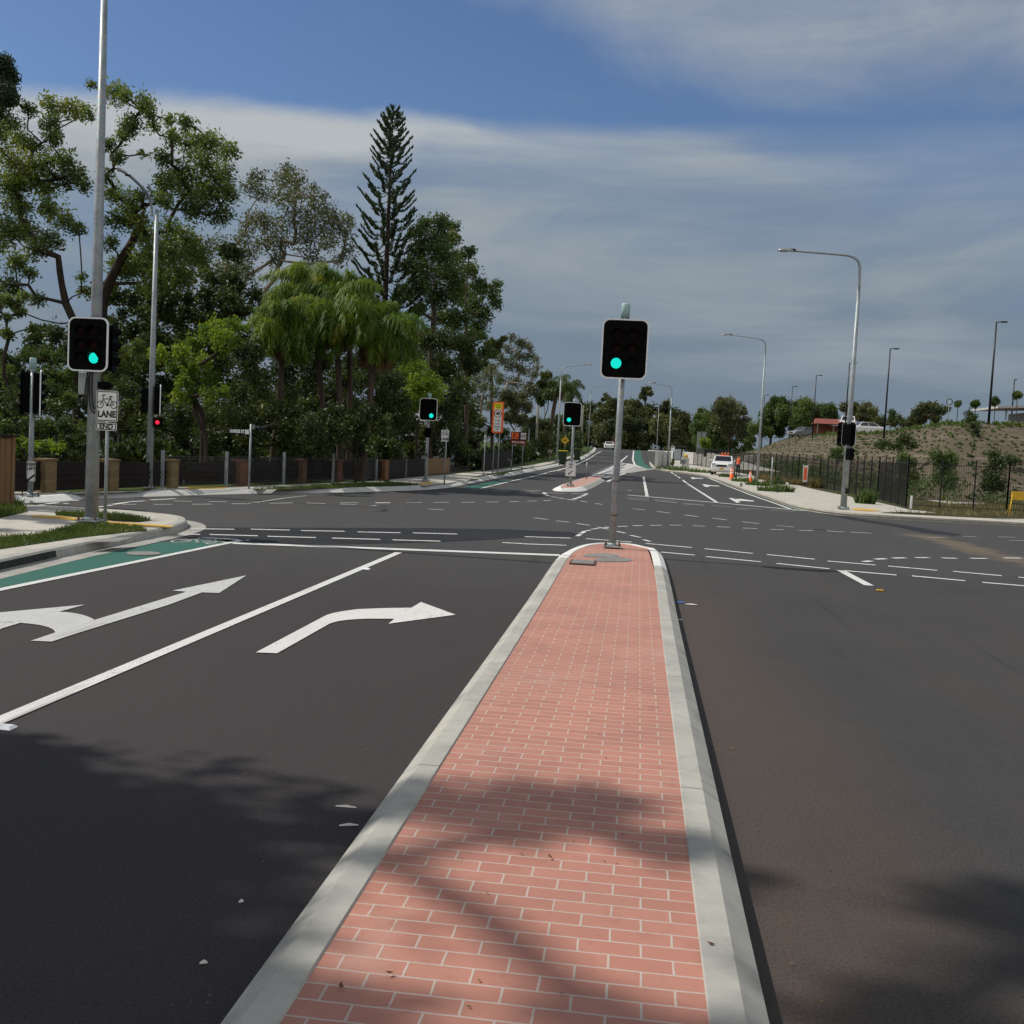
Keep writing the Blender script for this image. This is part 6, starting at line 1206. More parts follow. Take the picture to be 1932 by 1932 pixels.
# roadwork sign
bl_ = G(*zs(690, 1690), .15); b = Vector((P(*zs(820, 1690), bl_.y).x, bl_.y, bl_.z)); T = thing('roadwork_sign', b, 'red and orange REDUCE SPEED roadwork sign on two legs', 'sign'); k = b.y/FOC/(9.66*1.267)
c = P(*zs(870, 940), b.y)-b
for dx in (-135*k, 110*k): post(T, c.z+.1, .03, c.x+dx)
mb = MB(); mb.box((0, 0, 0), (370*k, .03, 290*k), bev=.01); bd = mb.build('sign_frame', M['black'], T, loc=(c.x, -.06, c.z), rz=R(-5))
mb = MB(); mb.prism(rrect(170*k, 150*k, .02, -82*k, 50*k), -.024, -.017); pn = mb.build('worker_panel', M['orange'], bd)
mb = MB(); cx_ = -100*k; cz_ = 50*k
mb.prism([(cx_-30*k, cz_-50*k), (cx_-5*k, cz_-50*k), (cx_+5*k, cz_+5*k), (cx_+38*k, cz_+30*k), (cx_+28*k, cz_+50*k), (cx_-10*k, cz_+45*k), (cx_-25*k, cz_+10*k)], -.027, -.025); mb.prism([(cx_+40*k, cz_-50*k), (cx_+75*k, cz_-15*k), (cx_+100*k, cz_-50*k)], -.027, -.025); mb.build('worker_symbol', M['ink'], bd)
mb = MB(); mb.prism(rrect(125*k, 150*k, .02, 112*k, 50*k), -.024, -.017); mb.build('speed_panel', M['signwhite'], bd)
ci = lambda r_: [(r_*math.cos(2*math.pi*i/28)+112*k, r_*math.sin(2*math.pi*i/28)+50*k) for i in range(28)]
mb = MB(); mb.ring(ci(60*k), ci(48*k), -.028, -.025); mb.build('speed_ring', M['red'], bd); lettering('60', 66*k, bd, (112*k, -.028, 50*k), M['ink'], bold=.006)
mb = MB(); mb.prism(rrect(360*k, 78*k, .01, 0, -98*k), -.024, -.017); mb.build('message_panel', M['red'], bd); lettering('REDUCE SPEED', 52*k, bd, (0, -.026, -98*k), M['signwhite'], sx=.86, bold=.004)
mb = MB(); mb.box((-60*k, -.01, 150*k), (230*k, .14, .05), bev=.01); mb.build('top_rail', M['border'], bd)
# small signs and posts
b = G(*zs(58, 1800), .15); T = thing('parking_sign', b, 'narrow small sign on a thin post left of the school sign', 'sign'); k = b.y/FOC/(9.66*1.267); post(T, P(*zs(120, 880), b.y).z-b.z, .026); c = P(*zs(125, 950), b.y)-b
pl = plate(T, 52*k, 165*k, (.0, -.04, c.z), bord=None, rad=.01); mb = MB(); mb.prism(rrect(18*k, 60*k, .01), -.006, -.004); mb.build('mark', M['ink'], pl)
b = G(1064, 874, .15); T = thing('warning_sign', b, 'yellow diamond warning sign above the green bins', 'sign'); k = b.y/FOC; h = P(1068, 820, b.y).z-b.z; post(T, h, .03, mat='pole_wood'); c = P(1069, 831, b.y)-b
mb = MB(); s_ = 8.2*k; mb.prism([(s_, 0), (0, s_), (-s_, 0), (0, -s_)], -.004, .004); pl = mb.build('sign_plate', M['amber'], T, loc=(0, -.05, c.z)); mb = MB(); mb.prism([(-.14, .03), (-.02, .09), (.1, .05), (.12, -.04), (-.1, -.05)], -.008, -.005); mb.build('symbol', M['ink'], pl)
for x, y, ty, m_, r_, lab, g in ((995.5, 870, 810, 'galv', .05, 'thin grey post right of the roadwork sign', None), (1010, 868, 766, 'pole_wood', .14, 'tall timber pole beyond the roadwork sign', 'timber poles up the left verge'), (1096, 852, 765, 'pole_wood', .12, 'timber pole near the crest on the left', 'timber poles up the left verge')):
    b = G(x, y, .15); h = P(x+(y-ty)*.055, ty, b.y).z-b.z; mb = MB(); mb.tube([(0, 0, 0), (0, 0, h)], [r_, r_*.8], 10); tag(mb.build('utility_pole' if m_ == 'pole_wood' else 'sign_post', M[m_], loc=b), lab, 'pole', g)
b = G(*z7(1322, 862), .15); mb = MB(); mb.tube([(0, 0, 0), (0, 0, P(*z7(1340, 550), b.y).z-b.z)], .035, 10); mb.box((0, 0, .02), (.14, .14, .03)); tag(mb.build('sign_post', M['galv'], loc=b), 'bare grey post standing in the right footpath', 'pole')
b = G(*z7(510, 672), .15); T = thing('footpath_post', b, 'thin post with small plates beside the bus shelter', 'pole'); post(T, P(*z7(520, 480), b.y).z-b.z, .035); plate(T, .5, .35, (0, -.05, P(*z7(515, 595), b.y).z-b.z), 'cargrey', None)
b = G(*z7(320, 650), .15); mb = MB(); mb.tube([(0, 0, 0), (0, 0, P(*z7(330, 475), b.y).z-b.z)], .04, 8); mb.box((0, 0, P(*z7(330, 478), b.y).z-b.z), (.16, .16, .12)); tag(mb.build('sign_post', M['cargrey'], loc=b), 'thin post left of the third right hand lamp', 'pole')
b = G(*z8(0, 0)[:1], 908) if False else G(533.5*0+1157, 903, .15); 
zk = zt(1250, 700, 0, 0, 3.5125); b = G(*zk(533, 1560), .15); mb = MB(); mb.tube([(0, 0, 0), (0, 0, P(*zk(537, 1420), b.y).z-b.z)], .045, 10); tag(mb.build('sign_post', M['cargrey'], loc=b), 'short bare post at the back of the pink island', 'pole')
b = G(*z5(1240, 912), .15); e = P(*z5(1080, 880), b.y-1)
mb = MB(); hh = P(*z5(1225, 840), b.y).z; mb.tube(smooth_pts([(0, 0, 0), (0, 0, hh-b.z-.1), (-.25, 0, hh-b.z), (e.x-b.x, 0, P(*z5(1080, 877), b.y).z-b.z)], 3), .04, 8); tag(mb.build('handrail', M['galv'], loc=b), 'bent grey handrail behind the school sign posts', 'handrail')
# orange bollards and fence sign
for x, y, ty, lab in ((1380, 904.5, 883, 'broader orange bollard in front of the white ute'), (1415, 912, 889.5, 'slim orange bollard right of the white ute')):
    b = G(x, y, .15); T = thing('bollard', b, lab, 'bollard', 'orange bollards on the right footpath'); h = P(x, ty, b.y).z-b.z; r_ = .14 if x < 1400 else .09
    mb = MB(); mb.tube([(0, 0, 0), (0, 0, .06), (0, 0, .07), (0, 0, h*.95), (0, 0, h)], [r_*1.7, r_*1.6, r_, r_*.85, r_*.55], 14); mb.build('post', M['orange'], T)
    for zz in (.55, .75): mb = MB(); mb.tube([(0, 0, h*zz), (0, 0, h*zz+.09)], r_*.96, 14, cap=False); mb.build('band', M['border'], T)
zr = ze; b = Vector((P(*zr(75, 1490), G(*zr(75, 1490), .15).y).x, G(*zr(75, 1490), .15).y, .15)); T = thing('site_sign', b, 'narrow red and white site sign in front of the black fence', 'sign'); k = b.y/FOC/4.081; h = P(*zr(80, 1320), b.y).z-b.z
post(T, h, .025, -18*k, mat='pole_wood'); post(T, h, .025, 18*k, mat='pole_wood'); pl = plate(T, 32*k, 125*k, (0, -.03, h-.08-62*k), 'signwhite', None, .02)
mb = MB(); mb.prism(rrect(22*k, 95*k, .02), -.006, -.004); mb.build('red_panel', M['orange'], pl)
# yellow barrier board at the right edge
zg = zt(2200, 900, 0, 0, 5.366); b = G(*zg(1140, 1790), .15); T = thing('barrier_board', b, 'yellow barrier board on thin legs at the right edge', 'barrier'); k = b.y/FOC/6.8; c = P(*zg(1300, 1535), b.y)-b
mb = MB(); mb.box((0, 0, 0), (240*k, .03, 105*k), bev=.006); mb.build('board', M['amber'], T, loc=(c.x, 0, c.z))
for dx, dy in ((-105, -.25), (105, -.25), (-90, .3), (90, .3)): mb = MB(); mb.tube([(c.x+dx*k, 0, c.z+30*k), (c.x+dx*1.45*k, dy, 0)], .018, 8); mb.build('leg', M['amber'], T)
b = G(*ze(893, 1665), .15); mb = MB(); mb.box((0, 0, .28), (.09, .03, .56), bev=.01); tag(mb.build('marker_post', M['border'], loc=b), 'short white marker post at the fence corner', 'post')
b = G(*z7(1050, 825), .15); mb = MB(); mb.box((0, 0, .12), (.14, .14, .24), bev=.02); tag(mb.build('drain_marker', M['pole_wood'], loc=b), 'small stub block at the kerb below the second lamp', 'post')

# ------------------------------------------------------------------ fences
def pfence(name, pts, label, cat='fence'): pass
# timber panels between brick piers on the far left
fl_ = [(-150, 934.5), (-40, 932.5), (86, 928.5), (205.5, 925), (320, 921), (451, 915.5), (566, 909.8), (634, 907.5), (722.5, 904.8)]
tops = {0: 866, 320: 868.5, 451: 869.5, 566: 872.5, 722.5: 869}
pw = [G(x, y, .15) for x, y in fl_]
FENCE_H = P(86, 868, pw[2].y).z - .15
T = thing('timber_fence', pw[2], 'dark timber fence panels between brick piers on the far left', 'fence')
for i in range(len(pw)-1):
    a, bb = pw[i]-pw[2], pw[i+1]-pw[2]; d = bb-a; L_ = d.length; d.normalize(); ang = math.atan2(d.y, d.x); nb = int(L_/.105)
    mb = MB()
    for j in range(nb):
        if random.random() < .035 and i > 2: continue
        c = a + d*(L_*(j+.5)/nb); hh = FENCE_H - .06 + random.uniform(-.015, .015); mb.box((c.x, c.y+.05, hh/2+.04), (L_/nb-.010, .018, hh-.04), ang)
    for zz in (.35, FENCE_H-.35): c = (a+bb)/2; mb.box((c.x+.03*math.sin(ang), c.y+.09, zz), (L_, .035, .08), ang)
    mb.build('panel', M['oldwood'], T)
for i, p in enumerate(pw):
    c = p-pw[2]; wd_ = .38 if i != 5 else .5; ang = math.atan2(pw[min(i+1, 8)].y-pw[max(i-1, 0)].y, pw[min(i+1, 8)].x-pw[max(i-1, 0)].x)
    mb = MB(); mb.box((0, 0, FENCE_H/2), (wd_, .36, FENCE_H+.0)); mb.box((0, 0, FENCE_H+.02), (wd_+.05, .41, .05))
    pr = mb.build('pier', M['pier'] if i < 5 else M['pier2'], T, loc=(c.x, c.y, 0), rz=ang)
    if i in (2, 3): pr['label'] = 'cream brick pier'
# darker fence beyond the end pier
fe = [G(x, y, .15) for x, y in ((728, 904.5), (765, 901), (806, 897), (846, 893.5))]
T = thing('paling_fence', fe[0], 'dark paling fence right of the end pier', 'fence'); fh = P(760, 866, fe[1].y).z-.15
for i in range(3):
    a, bb = fe[i]-fe[0], fe[i+1]-fe[0]; d = bb-a; L_ = d.length; d.normalize(); ang = math.atan2(d.y, d.x); nb = int(L_/.12); mb = MB()
    for j in range(nb): c = a+d*(L_*(j+.5)/nb); mb.box((c.x, c.y, fh/2), (L_/nb-.008, .02, fh+random.uniform(-.03, .03)), ang)
    mb.build('panel', M['oldwood'] if i < 2 else M['wood'], T)
    mb = MB(); mb.box((bb.x, bb.y-.06, fh/2), (.10, .10, fh+.04)); mb.build('post', M['pole_wood'], T)
# wire mesh panels in front
mpx = [(320.5, 920.5), (438, 917.8), (544, 913), (635, 910.2), (693.7, 908), (715, 905.6)]
mp = [G(x, y, .15)-Vector((0, .55, 0)) for x, y in mpx]; mh = P(438, 855, mp[1].y).z-.15
T = thing('mesh_fence', mp[0], 'grey wire mesh fence with steel posts before the timber fence', 'fence')
for i, p in enumerate(mp):
    c = p-mp[0]; mb = MB(); mb.box((0, 0, mh/2), (.085, .085, mh)); mb.box((0, 0, mh+.02), (.095, .095, .04)); mb.build('post', M['galv'], T, loc=c)
    if i < 5:
        a, bb = p-mp[0], mp[i+1]-mp[0]; d = bb-a; L_ = d.length; mb = MB()
        for j in range(int(L_/.06)): c = a+d*((j+.5)/int(L_/.06)); mb.tube([(c.x, c.y, .08), (c.x, c.y, mh-.12)], .0028, 3, cap=False)
        for zz in np.arange(.1, mh-.1, .17): mb.tube([(a.x, a.y, zz), (bb.x, bb.y, zz)], .003, 3, cap=False)
        for zz in (.1, .16, mh-.22, mh-.14): mb.tube([(a.x, a.y, zz), (bb.x, bb.y, zz)], .009, 4, cap=False)
        mb.build('mesh_panel', M['wire'], T, fix=False)
# near timber paling at the left edge
b = G(19, 952, .15); b = Vector((P(19, 950, 20.8).x, 20.8, .15)); T = thing('paling_fence', b, 'brown upright timber paling fence end at the left edge', 'fence'); fh = P(10, 822, b.y).z-.15
mb = MB()
for j in range(26): mb.box((-.06-j*.115, 0, fh/2-.03), (.105, .025, fh-.06+random.uniform(-.01, .01)))
mb.build('panel', M['wood'], T); mb = MB(); mb.box((-1.5, 0, fh), (3.3, .14, .05)); mb.build('capping', M['oldwood'], T); mb = MB(); mb.box((-.05, .09, fh/2), (.11, .11, fh-.03)); mb.build('post', M['wood'], T)
# black fence on the right
def black_fence(pts, spacing, h, label, dense):
    T = thing('steel_fence', pts[0], label, 'fence'); o0 = Vector(pts[0]); n_ = 0
    for a, bb in zip(pts, pts[1:]):
        d = bb-a; L_ = math.hypot(d.x, d.y); k = max(1, round(L_/spacing))
        for i in range(k+1):
            c = a + d*(i/k); c.z = H(c.y)+.14; c -= o0; mb = MB(); mb.box((c.x, c.y, h/2+.05), (.055, .055, h+.1)); mb.box((c.x, c.y, h+.11), (.065, .065, .03)); mb.build('post', M['black'], T)
            if i < k:
                e = a + d*((i+1)/k); e.z = H(e.y)+.14; e -= o0; mb = MB()
                for zz in (.12, h-.12): mb.tube([(c.x, c.y, c.z+zz), (e.x, e.y, e.z+zz)], .02 if zz > 1 else .016, 4, cap=False)
                nn = max(2, int((e-c).length/dense))
                for j in range(1, nn): p = c+(e-c)*j/nn; mb.tube([(p.x, p.y, p.z+.06), (p.x, p.y, p.z+h-.12)], .0065, 4, cap=False)
                mb.build('picket_panel', M['black'], T, fix=False)
fx = G(1708, 957, .15); FH = P(1715, 868, fx.y).z-.15
fpts = [fx, G(1655, 942, .15), G(1590, 929, .15), G(1545, 921, .15), G(1505, 913.5, .15), G(1462, 905, .15), G(1420, 897.5, .15), G(1385, 891, .15), G(1340, 883.5, .15), G(1308, 878, .15)]
black_fence(fpts, 1.9, FH, 'long black picket fence along the right footpath', .085)
black_fence([fx+Vector((.02, 0, 0)), Vector((P(1900, 950, fx.y+.6).x, fx.y+.6, .15)), Vector((26, fx.y+1.3, .15))], 1.55, FH, 'black mesh fence turning along the right street', .10)

# ------------------------------------------------------------------ vehicles
def loft(mb, secs, cap=True):
    k = len(secs[0]); mb.add([p for s in secs for p in s], [[i*k+j, i*k+(j+1) % k, (i+1)*k+(j+1) % k, (i+1)*k+j] for i in range(len(secs)-1) for j in range(k)], False)
    b_ = len(mb.v)-k*len(secs)
    if cap: mb.f += [[b_+j for j in range(k)], [b_+(len(secs)-1)*k+j for j in range(k)]]; mb.mi += [mb.cur]*2; mb.smooth += [False]*2
def ring_sec(y, w_, z0, z1, cr=.12):
    hw = w_/2; c = min(cr, (z1-z0)*.4); return [(-hw*.92, y, z0), (-hw, y, z0+c*.7), (-hw, y, z1-c), (-hw+c*.7, y, z1), (hw-c*.7, y, z1), (hw, y, z1-c), (hw, y, z0+c*.7), (hw*.92, y, z0)]
def wheel(root, x, y, r_, wd_=.22):
    mb = MB(); mb.tube([(-wd_/2, 0, 0), (-wd_/2+.02, 0, 0), (wd_/2-.02, 0, 0), (wd_/2, 0, 0)], [r_*.9, r_, r_, r_*.9], 20); wl = mb.build('wheel', M['tyre'], root, loc=(x, y, r_))
    mb = MB(); mb.tube([(-wd_/2-.004, 0, 0), (wd_/2+.004, 0, 0)], r_*.62, 14); mb.build('rim', M['chrome'], wl)
def car(name, base, rz, paint, label, kind='sedan', W_=1.8, L_=4.6, Hh=1.45, cat='car', group=None):
    """built along y with the front at -y"""
    T = thing(name, base, label, cat, group, rz); f = -L_/2
    bz = Hh*.62; mb = MB()
    prof = {'sedan': [(0, .42, .60), (.03, .30, .70), (.10, .22, .86*bz/.9), (.30, .2, .97*bz/.9), (.72, .2, 1.0*bz/.9), (.93, .24, 1.0*bz/.9), (1.0, .34, .86*bz/.9)],
            'suv': [(0, .42, .70), (.03, .30, .85), (.10, .24, .96*bz/.9), (.28, .22, 1.02*bz/.9), (.72, .22, 1.05*bz/.9), (.97, .24, 1.05*bz/.9), (1.0, .34, .9*bz/.9)],
            'ute': [(0, .50, .80), (.03, .34, .98), (.08, .28, 1.07), (.26, .26, 1.15), (.58, .26, 1.15), (.6, .26, 1.15)]}[kind]
    loft(mb, [ring_sec(f+t*L_, W_*(.90 if t in (0, 1.0) else 1.0), z0, z1) for t, z0, z1 in prof]); mb.build('body', M[paint], T)
    zb = max(p[2] for p in prof)-.04; gr = {'sedan': (.26, .40, .70, .90), 'suv': (.22, .34, .90, .985), 'ute': (.23, .345, .56, .60)}[kind]
    cab = MB(); s0, s1, s2, s3 = (f+t*L_ for t in gr); wr = W_*.78
    def cs(y, w_, z_): return (y, w_, z_)
    A = [(-W_*.46, s0, zb), (W_*.46, s0, zb), (W_*.47, s3, zb), (-W_*.47, s3, zb), (-wr/2, s1, Hh), (wr/2, s1, Hh), (wr/2, s2, Hh-.02), (-wr/2, s2, Hh-.02)]
    cab.add(A, [[0, 1, 5, 4], [1, 2, 6, 5], [2, 3, 7, 6], [3, 0, 4, 7], [4, 5, 6, 7]]); cb = cab.build('cabin', M[paint], T)
    def quad_on(i0, i1, i2, i3, m0, m1, m2, m3, nm, out):
        a, b_, c_, d_ = (Vector(A[i]) for i in (i0, i1, i2, i3)); nn = (b_-a).cross(d_-a).normalized()
        if nn.dot((a+b_+c_+d_)/4 - Vector((0, (s0+s3)/2, (zb+Hh)/2))) < 0: nn = -nn
        P_ = lambda u, v: (a*(1-u)*(1-v)+b_*u*(1-v)+c_*u*v+d_*(1-u)*v) + nn*.006
        mb = MB(); mb.add([P_(m0, m2), P_(m1, m2), P_(m1, m3), P_(m0, m3)], [[0, 1, 2, 3]]); return mb.build(nm, M['glass'], T, fix=False)
    quad_on(0, 1, 5, 4, .07, .93, .12, .93, 'windscreen', 1); quad_on(2, 3, 7, 6, .08, .92, .15, .9, 'rear_window', 1)
    quad_on(1, 2, 6, 5, .06, .46, .12, .9, 'side_window', 1); quad_on(1, 2, 6, 5, .50, .94, .12, .9, 'side_window', 1); quad_on(3, 0, 4, 7, .06, .50, .12, .9, 'side_window', 1); quad_on(3, 0, 4, 7, .54, .94, .12, .9, 'side_window', 1)
    r_ = .33 if kind == 'sedan' else .38
    for sx in (-1, 1):
        for t in (.19, .80): wheel(T, sx*(W_/2-.10), f+t*L_, r_)
        mb = MB(); mb.box((sx*W_*.37, f+.03, prof[1][2]-.05), (.36, .10, .15), bev=.03); mb.build('headlight', M['lampclear'], T)
        if kind != 'ute': mb = MB(); mb.box((sx*W_*.39, L_/2-.03, zb-.22), (.30, .10, .18), bev=.03); mb.build('tail_light', M['lampred'], T)
        mb = MB(); mb.box((sx*(W_/2+.09), s0+.25, zb+.10), (.2, .10, .14), bev=.03); mb.build('mirror', M[paint], T)
    mb = MB(); mb.box((0, f+.01, .45 if kind == 'sedan' else .52), (W_*.86, .12, .16), bev=.03); mb.build('front_bumper', M[paint], T)
    mb = MB(); mb.box((0, f+.005, .62 if kind == 'sedan' else .80), (W_*.46, .06, .17), bev=.02); mb.build('grille', M['black'], T)
    mb = MB(); mb.box((0, f-.05 if kind == 'ute' else L_/2+.015, .55 if kind == 'ute' else zb-.24), (.37, .015, .12)); mb.build('number_plate', M['signwhite'] if kind != 'ute' else M['amber'], T)
    mb = MB(); mb.box((0, L_/2-.01, .42), (W_*.88, .12, .2), bev=.03); mb.build('rear_bumper', M[paint], T)
    return T
b = G(1368, 897.5, .15); ute = car('work_ute', b+Vector((.0, 2.2, 0)), R(-8), 'carwhite', 'white work ute with a grey tray parked on the right footpath', 'ute', 1.78, 5.0, 1.62, 'ute')
mb = MB(); mb.box((0, 1.45, 1.10), (1.8, 2.0, .7), bev=.04); mb.build('tray', M['cargrey'], ute)
mb = MB(); mb.tube([(-.72, .62, 1.4), (-.72, .62, 1.74), (.72, .62, 1.74), (.72, .62, 1.4)], .03, 8); mb.build('ladder_rack', M['black'], ute)
mb = MB(); mb.box((0, -.2, 1.66), (.8, .18, .07), bev=.03); lb = mb.build('light_bar', M['orange'], ute)
for x_ in (-.12, .12, .38): mb = MB(); mb.tube([(x_, .9, 1.45), (x_, .9, 1.49), (x_, .9, 1.50), (x_+.02, .9, 1.9)], [.16, .16, .11, .03], 10); tag(mb.build('traffic_cone', M['orange'], loc=tuple(ute.matrix_basis @ Vector((0, 0, 0)))), ('left', 'middle', 'right')[int((x_+.12)/.24)] + ' orange traffic cone standing in the ute tray', 'traffic cone', 'traffic cones in the ute tray')
b = G(1145, 850.5); car('white_sedan', Vector((b.x, 196, H(196))), R(180+3), 'carwhite', 'white sedan driving away near the crest', 'sedan', 1.8, 4.6, 1.46)
b = P(1162, 848, 212); car('red_van', Vector((b.x, 214, H(214))), R(180), 'carred', 'dark red van half hidden behind the centre pole', 'suv', 1.95, 4.7, 2.1, 'van')
def park_car(x, y, Yd, rz, paint, label, kind='sedan'):
    p = P(x, y, Yd); return car('parked_car', Vector((p.x, Yd, hill_z(p.x, Yd))), R(rz), paint, label, kind, 1.8, 4.6, 1.5, 'car', 'cars in the ridge car park')
park_car(1630, 804, 131, -80, 'carwhite', 'white car parked on the ridge right of the lamp pole'); park_car(1873, 790, 116, -85, 'carwhite', 'white car roof beside the tallest dark lamp'); park_car(1517, 815, 158, -60, 'cargrey', 'grey car left of the red shed on the ridge')
p = P(1568, 810, 150); b = Vector((p.x, 150, hill_z(p.x, 150))); T = thing('shed', b, 'low red roofed open shed on the ridge', 'shed'); mb = MB(); mb.add([(-2.4, -2, 1.35), (2.4, -2, 1.35), (2.4, 2, 1.35), (-2.4, 2, 1.35), (-2.2, 0, 2.1), (2.2, 0, 2.1)], [[0, 1, 5, 4], [2, 3, 4, 5], [1, 2, 5], [3, 0, 4], [0, 1, 2, 3]]); mb.build('roof', M['roof'], T)
for x_ in (-2.1, 0, 2.1):
    for y_ in (-1.8, 1.8): mb = MB(); mb.box((x_, y_, .68), (.12, .12, 1.36)); mb.build('post', M['pole_wood'], T)
mb = MB(); mb.box((0, 1.7, .65), (4.2, .1, 1.2)); mb.build('wall', M['roof'], T)
p = P(1640, 803, 128); b = Vector((p.x-.6, 138, hill_z(p.x-.6, 138))); car('parked_car', b, R(170), 'carwhite', 'white van cab behind the white ridge car', 'suv', 1.9, 4.6, 2.2, 'van', 'cars in the ridge car park')
# pavilion at the right edge
b = P(1925, 792, 112); b = Vector((b.x+2.5, 112, hill_z(b.x+2.5, 112))); T = thing('pavilion', b, 'low pavilion with a thin pale roof at the right edge of the ridge', 'building'); k = 112/FOC; zr_ = P(1905, 771, 112).z-b.z
mb = MB(); mb.add([(-6, -4, zr_-.22), (7, -4, zr_+.6), (7, 5, zr_+.6), (-6, 5, zr_-.22), (-6, -4, zr_-.02), (7, -4, zr_+.8), (7, 5, zr_+.8), (-6, 5, zr_-.02)], [[0, 1, 2, 3], [4, 5, 6, 7], [0, 1, 5, 4], [1, 2, 6, 5], [2, 3, 7, 6], [3, 0, 4, 7]]); mb.build('roof', M['house'], T)
mb = MB(); mb.box((1.8, 2, zr_*.5-.2), (8, 5, zr_-.3)); mb.build('wall', M['greyroof'], T)
for x_ in (-5, -1, 3): mb = MB(); mb.tube([(x_, -3.4, 0), (x_, -3.4, zr_-.1+ (x_+6)*.06)], .09, 8); mb.build('column', M['galv'], T)
p = P(1788, 800, 96); b = Vector((p.x, 96, hill_z(p.x, 96))); T = thing('car_park_sign', b, 'faint round sign on a thin post above the ridge', 'sign'); post(T, P(1790, 752, 96).z-b.z, .03); c = P(1789, 758, 96)-b; mb = MB(); mb.ring([(.3*math.cos(t), .3*math.sin(t)) for t in np.linspace(0, 6.28, 20)[:-1]], [(.2*math.cos(t), .2*math.sin(t)) for t in np.linspace(0, 6.28, 20)[:-1]], -.01, .01); mb.build('sign_plate', M['cargrey'], T, loc=(0, -.05, c.z))

# bus shelter and stop sign
b = G(*z7(455, 615), .15); T = thing('bus_shelter', b, 'dark framed bus shelter panel with a pale poster face', 'bus shelter'); k = b.y/FOC/4.896; hh = P(*z7(455, 470), b.y).z-b.z; lw = P(*z7(455, 580), b.y).z-b.z
mb = MB(); mb.box((0, 0, (hh+lw)/2), (88*k, .25, hh-lw), bev=.03); fr = mb.build('panel_frame', M['black'], T); mb = MB(); mb.box((0, -.13, (hh+lw)/2), (64*k, .02, (hh-lw)*.88)); mb.build('poster', M['ad'], fr)
for sx in (-1, 1): mb = MB(); mb.box((sx*36*k, .02, lw/2), (.12, .16, lw)); mb.build('leg', M['black'], T)
mb = MB(); mb.box((.2, 1.2, hh+.25), (130*k, 2.6, .14), bev=.03); mb.build('roof', M['black'], T)
mb = MB(); mb.box((60*k, 1.6, lw+.3), (.1, 1.8, lw+1.2)); mb.build('side_screen', M['greyroof'], T)
b = G(*z7(410, 628), .15); T = thing('bus_stop_sign', b, 'white arched bus stop sign beside the shelter', 'sign'); k = b.y/FOC/4.896; h = P(*z7(412, 445), b.y).z-b.z; post(T, h-.3, .05, mat='border')
o_ = [(-17*k, -26*k), (17*k, -26*k)] + [(17*k*math.cos(t), 10*k+17*k*math.sin(t)) for t in np.linspace(0, math.pi, 12)]; mb = MB(); mb.prism(o_, -.03, .03); pl = mb.build('sign_plate', M['border'], T, loc=(0, -.08, h-28*k)); mb = MB(); mb.prism([(11*k*math.cos(t), 10*k+11*k*math.sin(t)) for t in np.linspace(0, math.pi, 12)], -.036, -.031); mb.build('symbol', M['ink'], pl)
b = G(*z7(530, 650), .15); T = thing('seat_block', b, 'white concrete block with a yellow topped bin by the shelter', 'block'); mb = MB(); mb.box((0, 0, .5), (.75, .5, 1.0), bev=.05); mb.build('block', M['pale'], T); mb = MB(); mb.tube([(0, 0, 1.0), (0, 0, 1.2), (0, 0, 1.32)], [.22, .24, .12], 12); mb.build('lid', M['amber'], T)
# white retaining wall right of the road near the crest
a0 = G(1262, 881, .15); 
mb = MB(); wl = [G(1238, 883, .15), G(1250, 880.5, .15), G(1263, 879.5, .15)]
T = thing('retaining_wall', wl[0], 'low white retaining wall behind the far right lamp', 'wall')
for i, (p, q_) in enumerate(zip(wl, wl[1:])):
    d = q_-p; L_ = d.length; c = (p+q_)/2 - wl[0]; zt_ = P(1260, 851.5, (p.y+q_.y)/2).z-p.z; mb = MB(); mb.box((c.x, c.y+1.2, zt_/2), (L_, .3, zt_), math.atan2(d.y, d.x)); mb.build('panel', M['pale'], T)
sheet('side_ramp', [G(a, b_, .15).to_2d() for a, b_ in ((1216, 850.6), (1223, 868), (1238, 883), (1258, 881), (1252, 866), (1246, 852))], .160, M['asphalt'], 0, 'grey side ramp beside the crest cycle lane', 'ramp')
# grey switch boards on the bank
for x0, lab in ((1318, 'left grey cabinet below the distant trees'), (1327, 'right grey cabinet below the distant trees')): 
    p = P(x0, 845, 190); b = Vector((p.x, 190, H(190)+.14)); mb = MB(); hh = P(x0, 815, 190).z-b.z; mb.box((0, 0, hh/2), (.7, .5, hh), bev=.03); mb.box((0, 0, hh+.03), (.8, .6, .06)); tag(mb.build('cabinet', M['cargrey'], loc=b), lab, 'cabinet', 'grey cabinets by the bank')
mb = MB(); p = G(1372, 889, .15); mb.box((0, 0, .45), (1.4, .9, .9), bev=.05); tag(mb.build('culvert_block', M['pale'], loc=(15.2, 150, hill_z(15.2, 150))), 'pale concrete culvert block at the end of the bank', 'block')

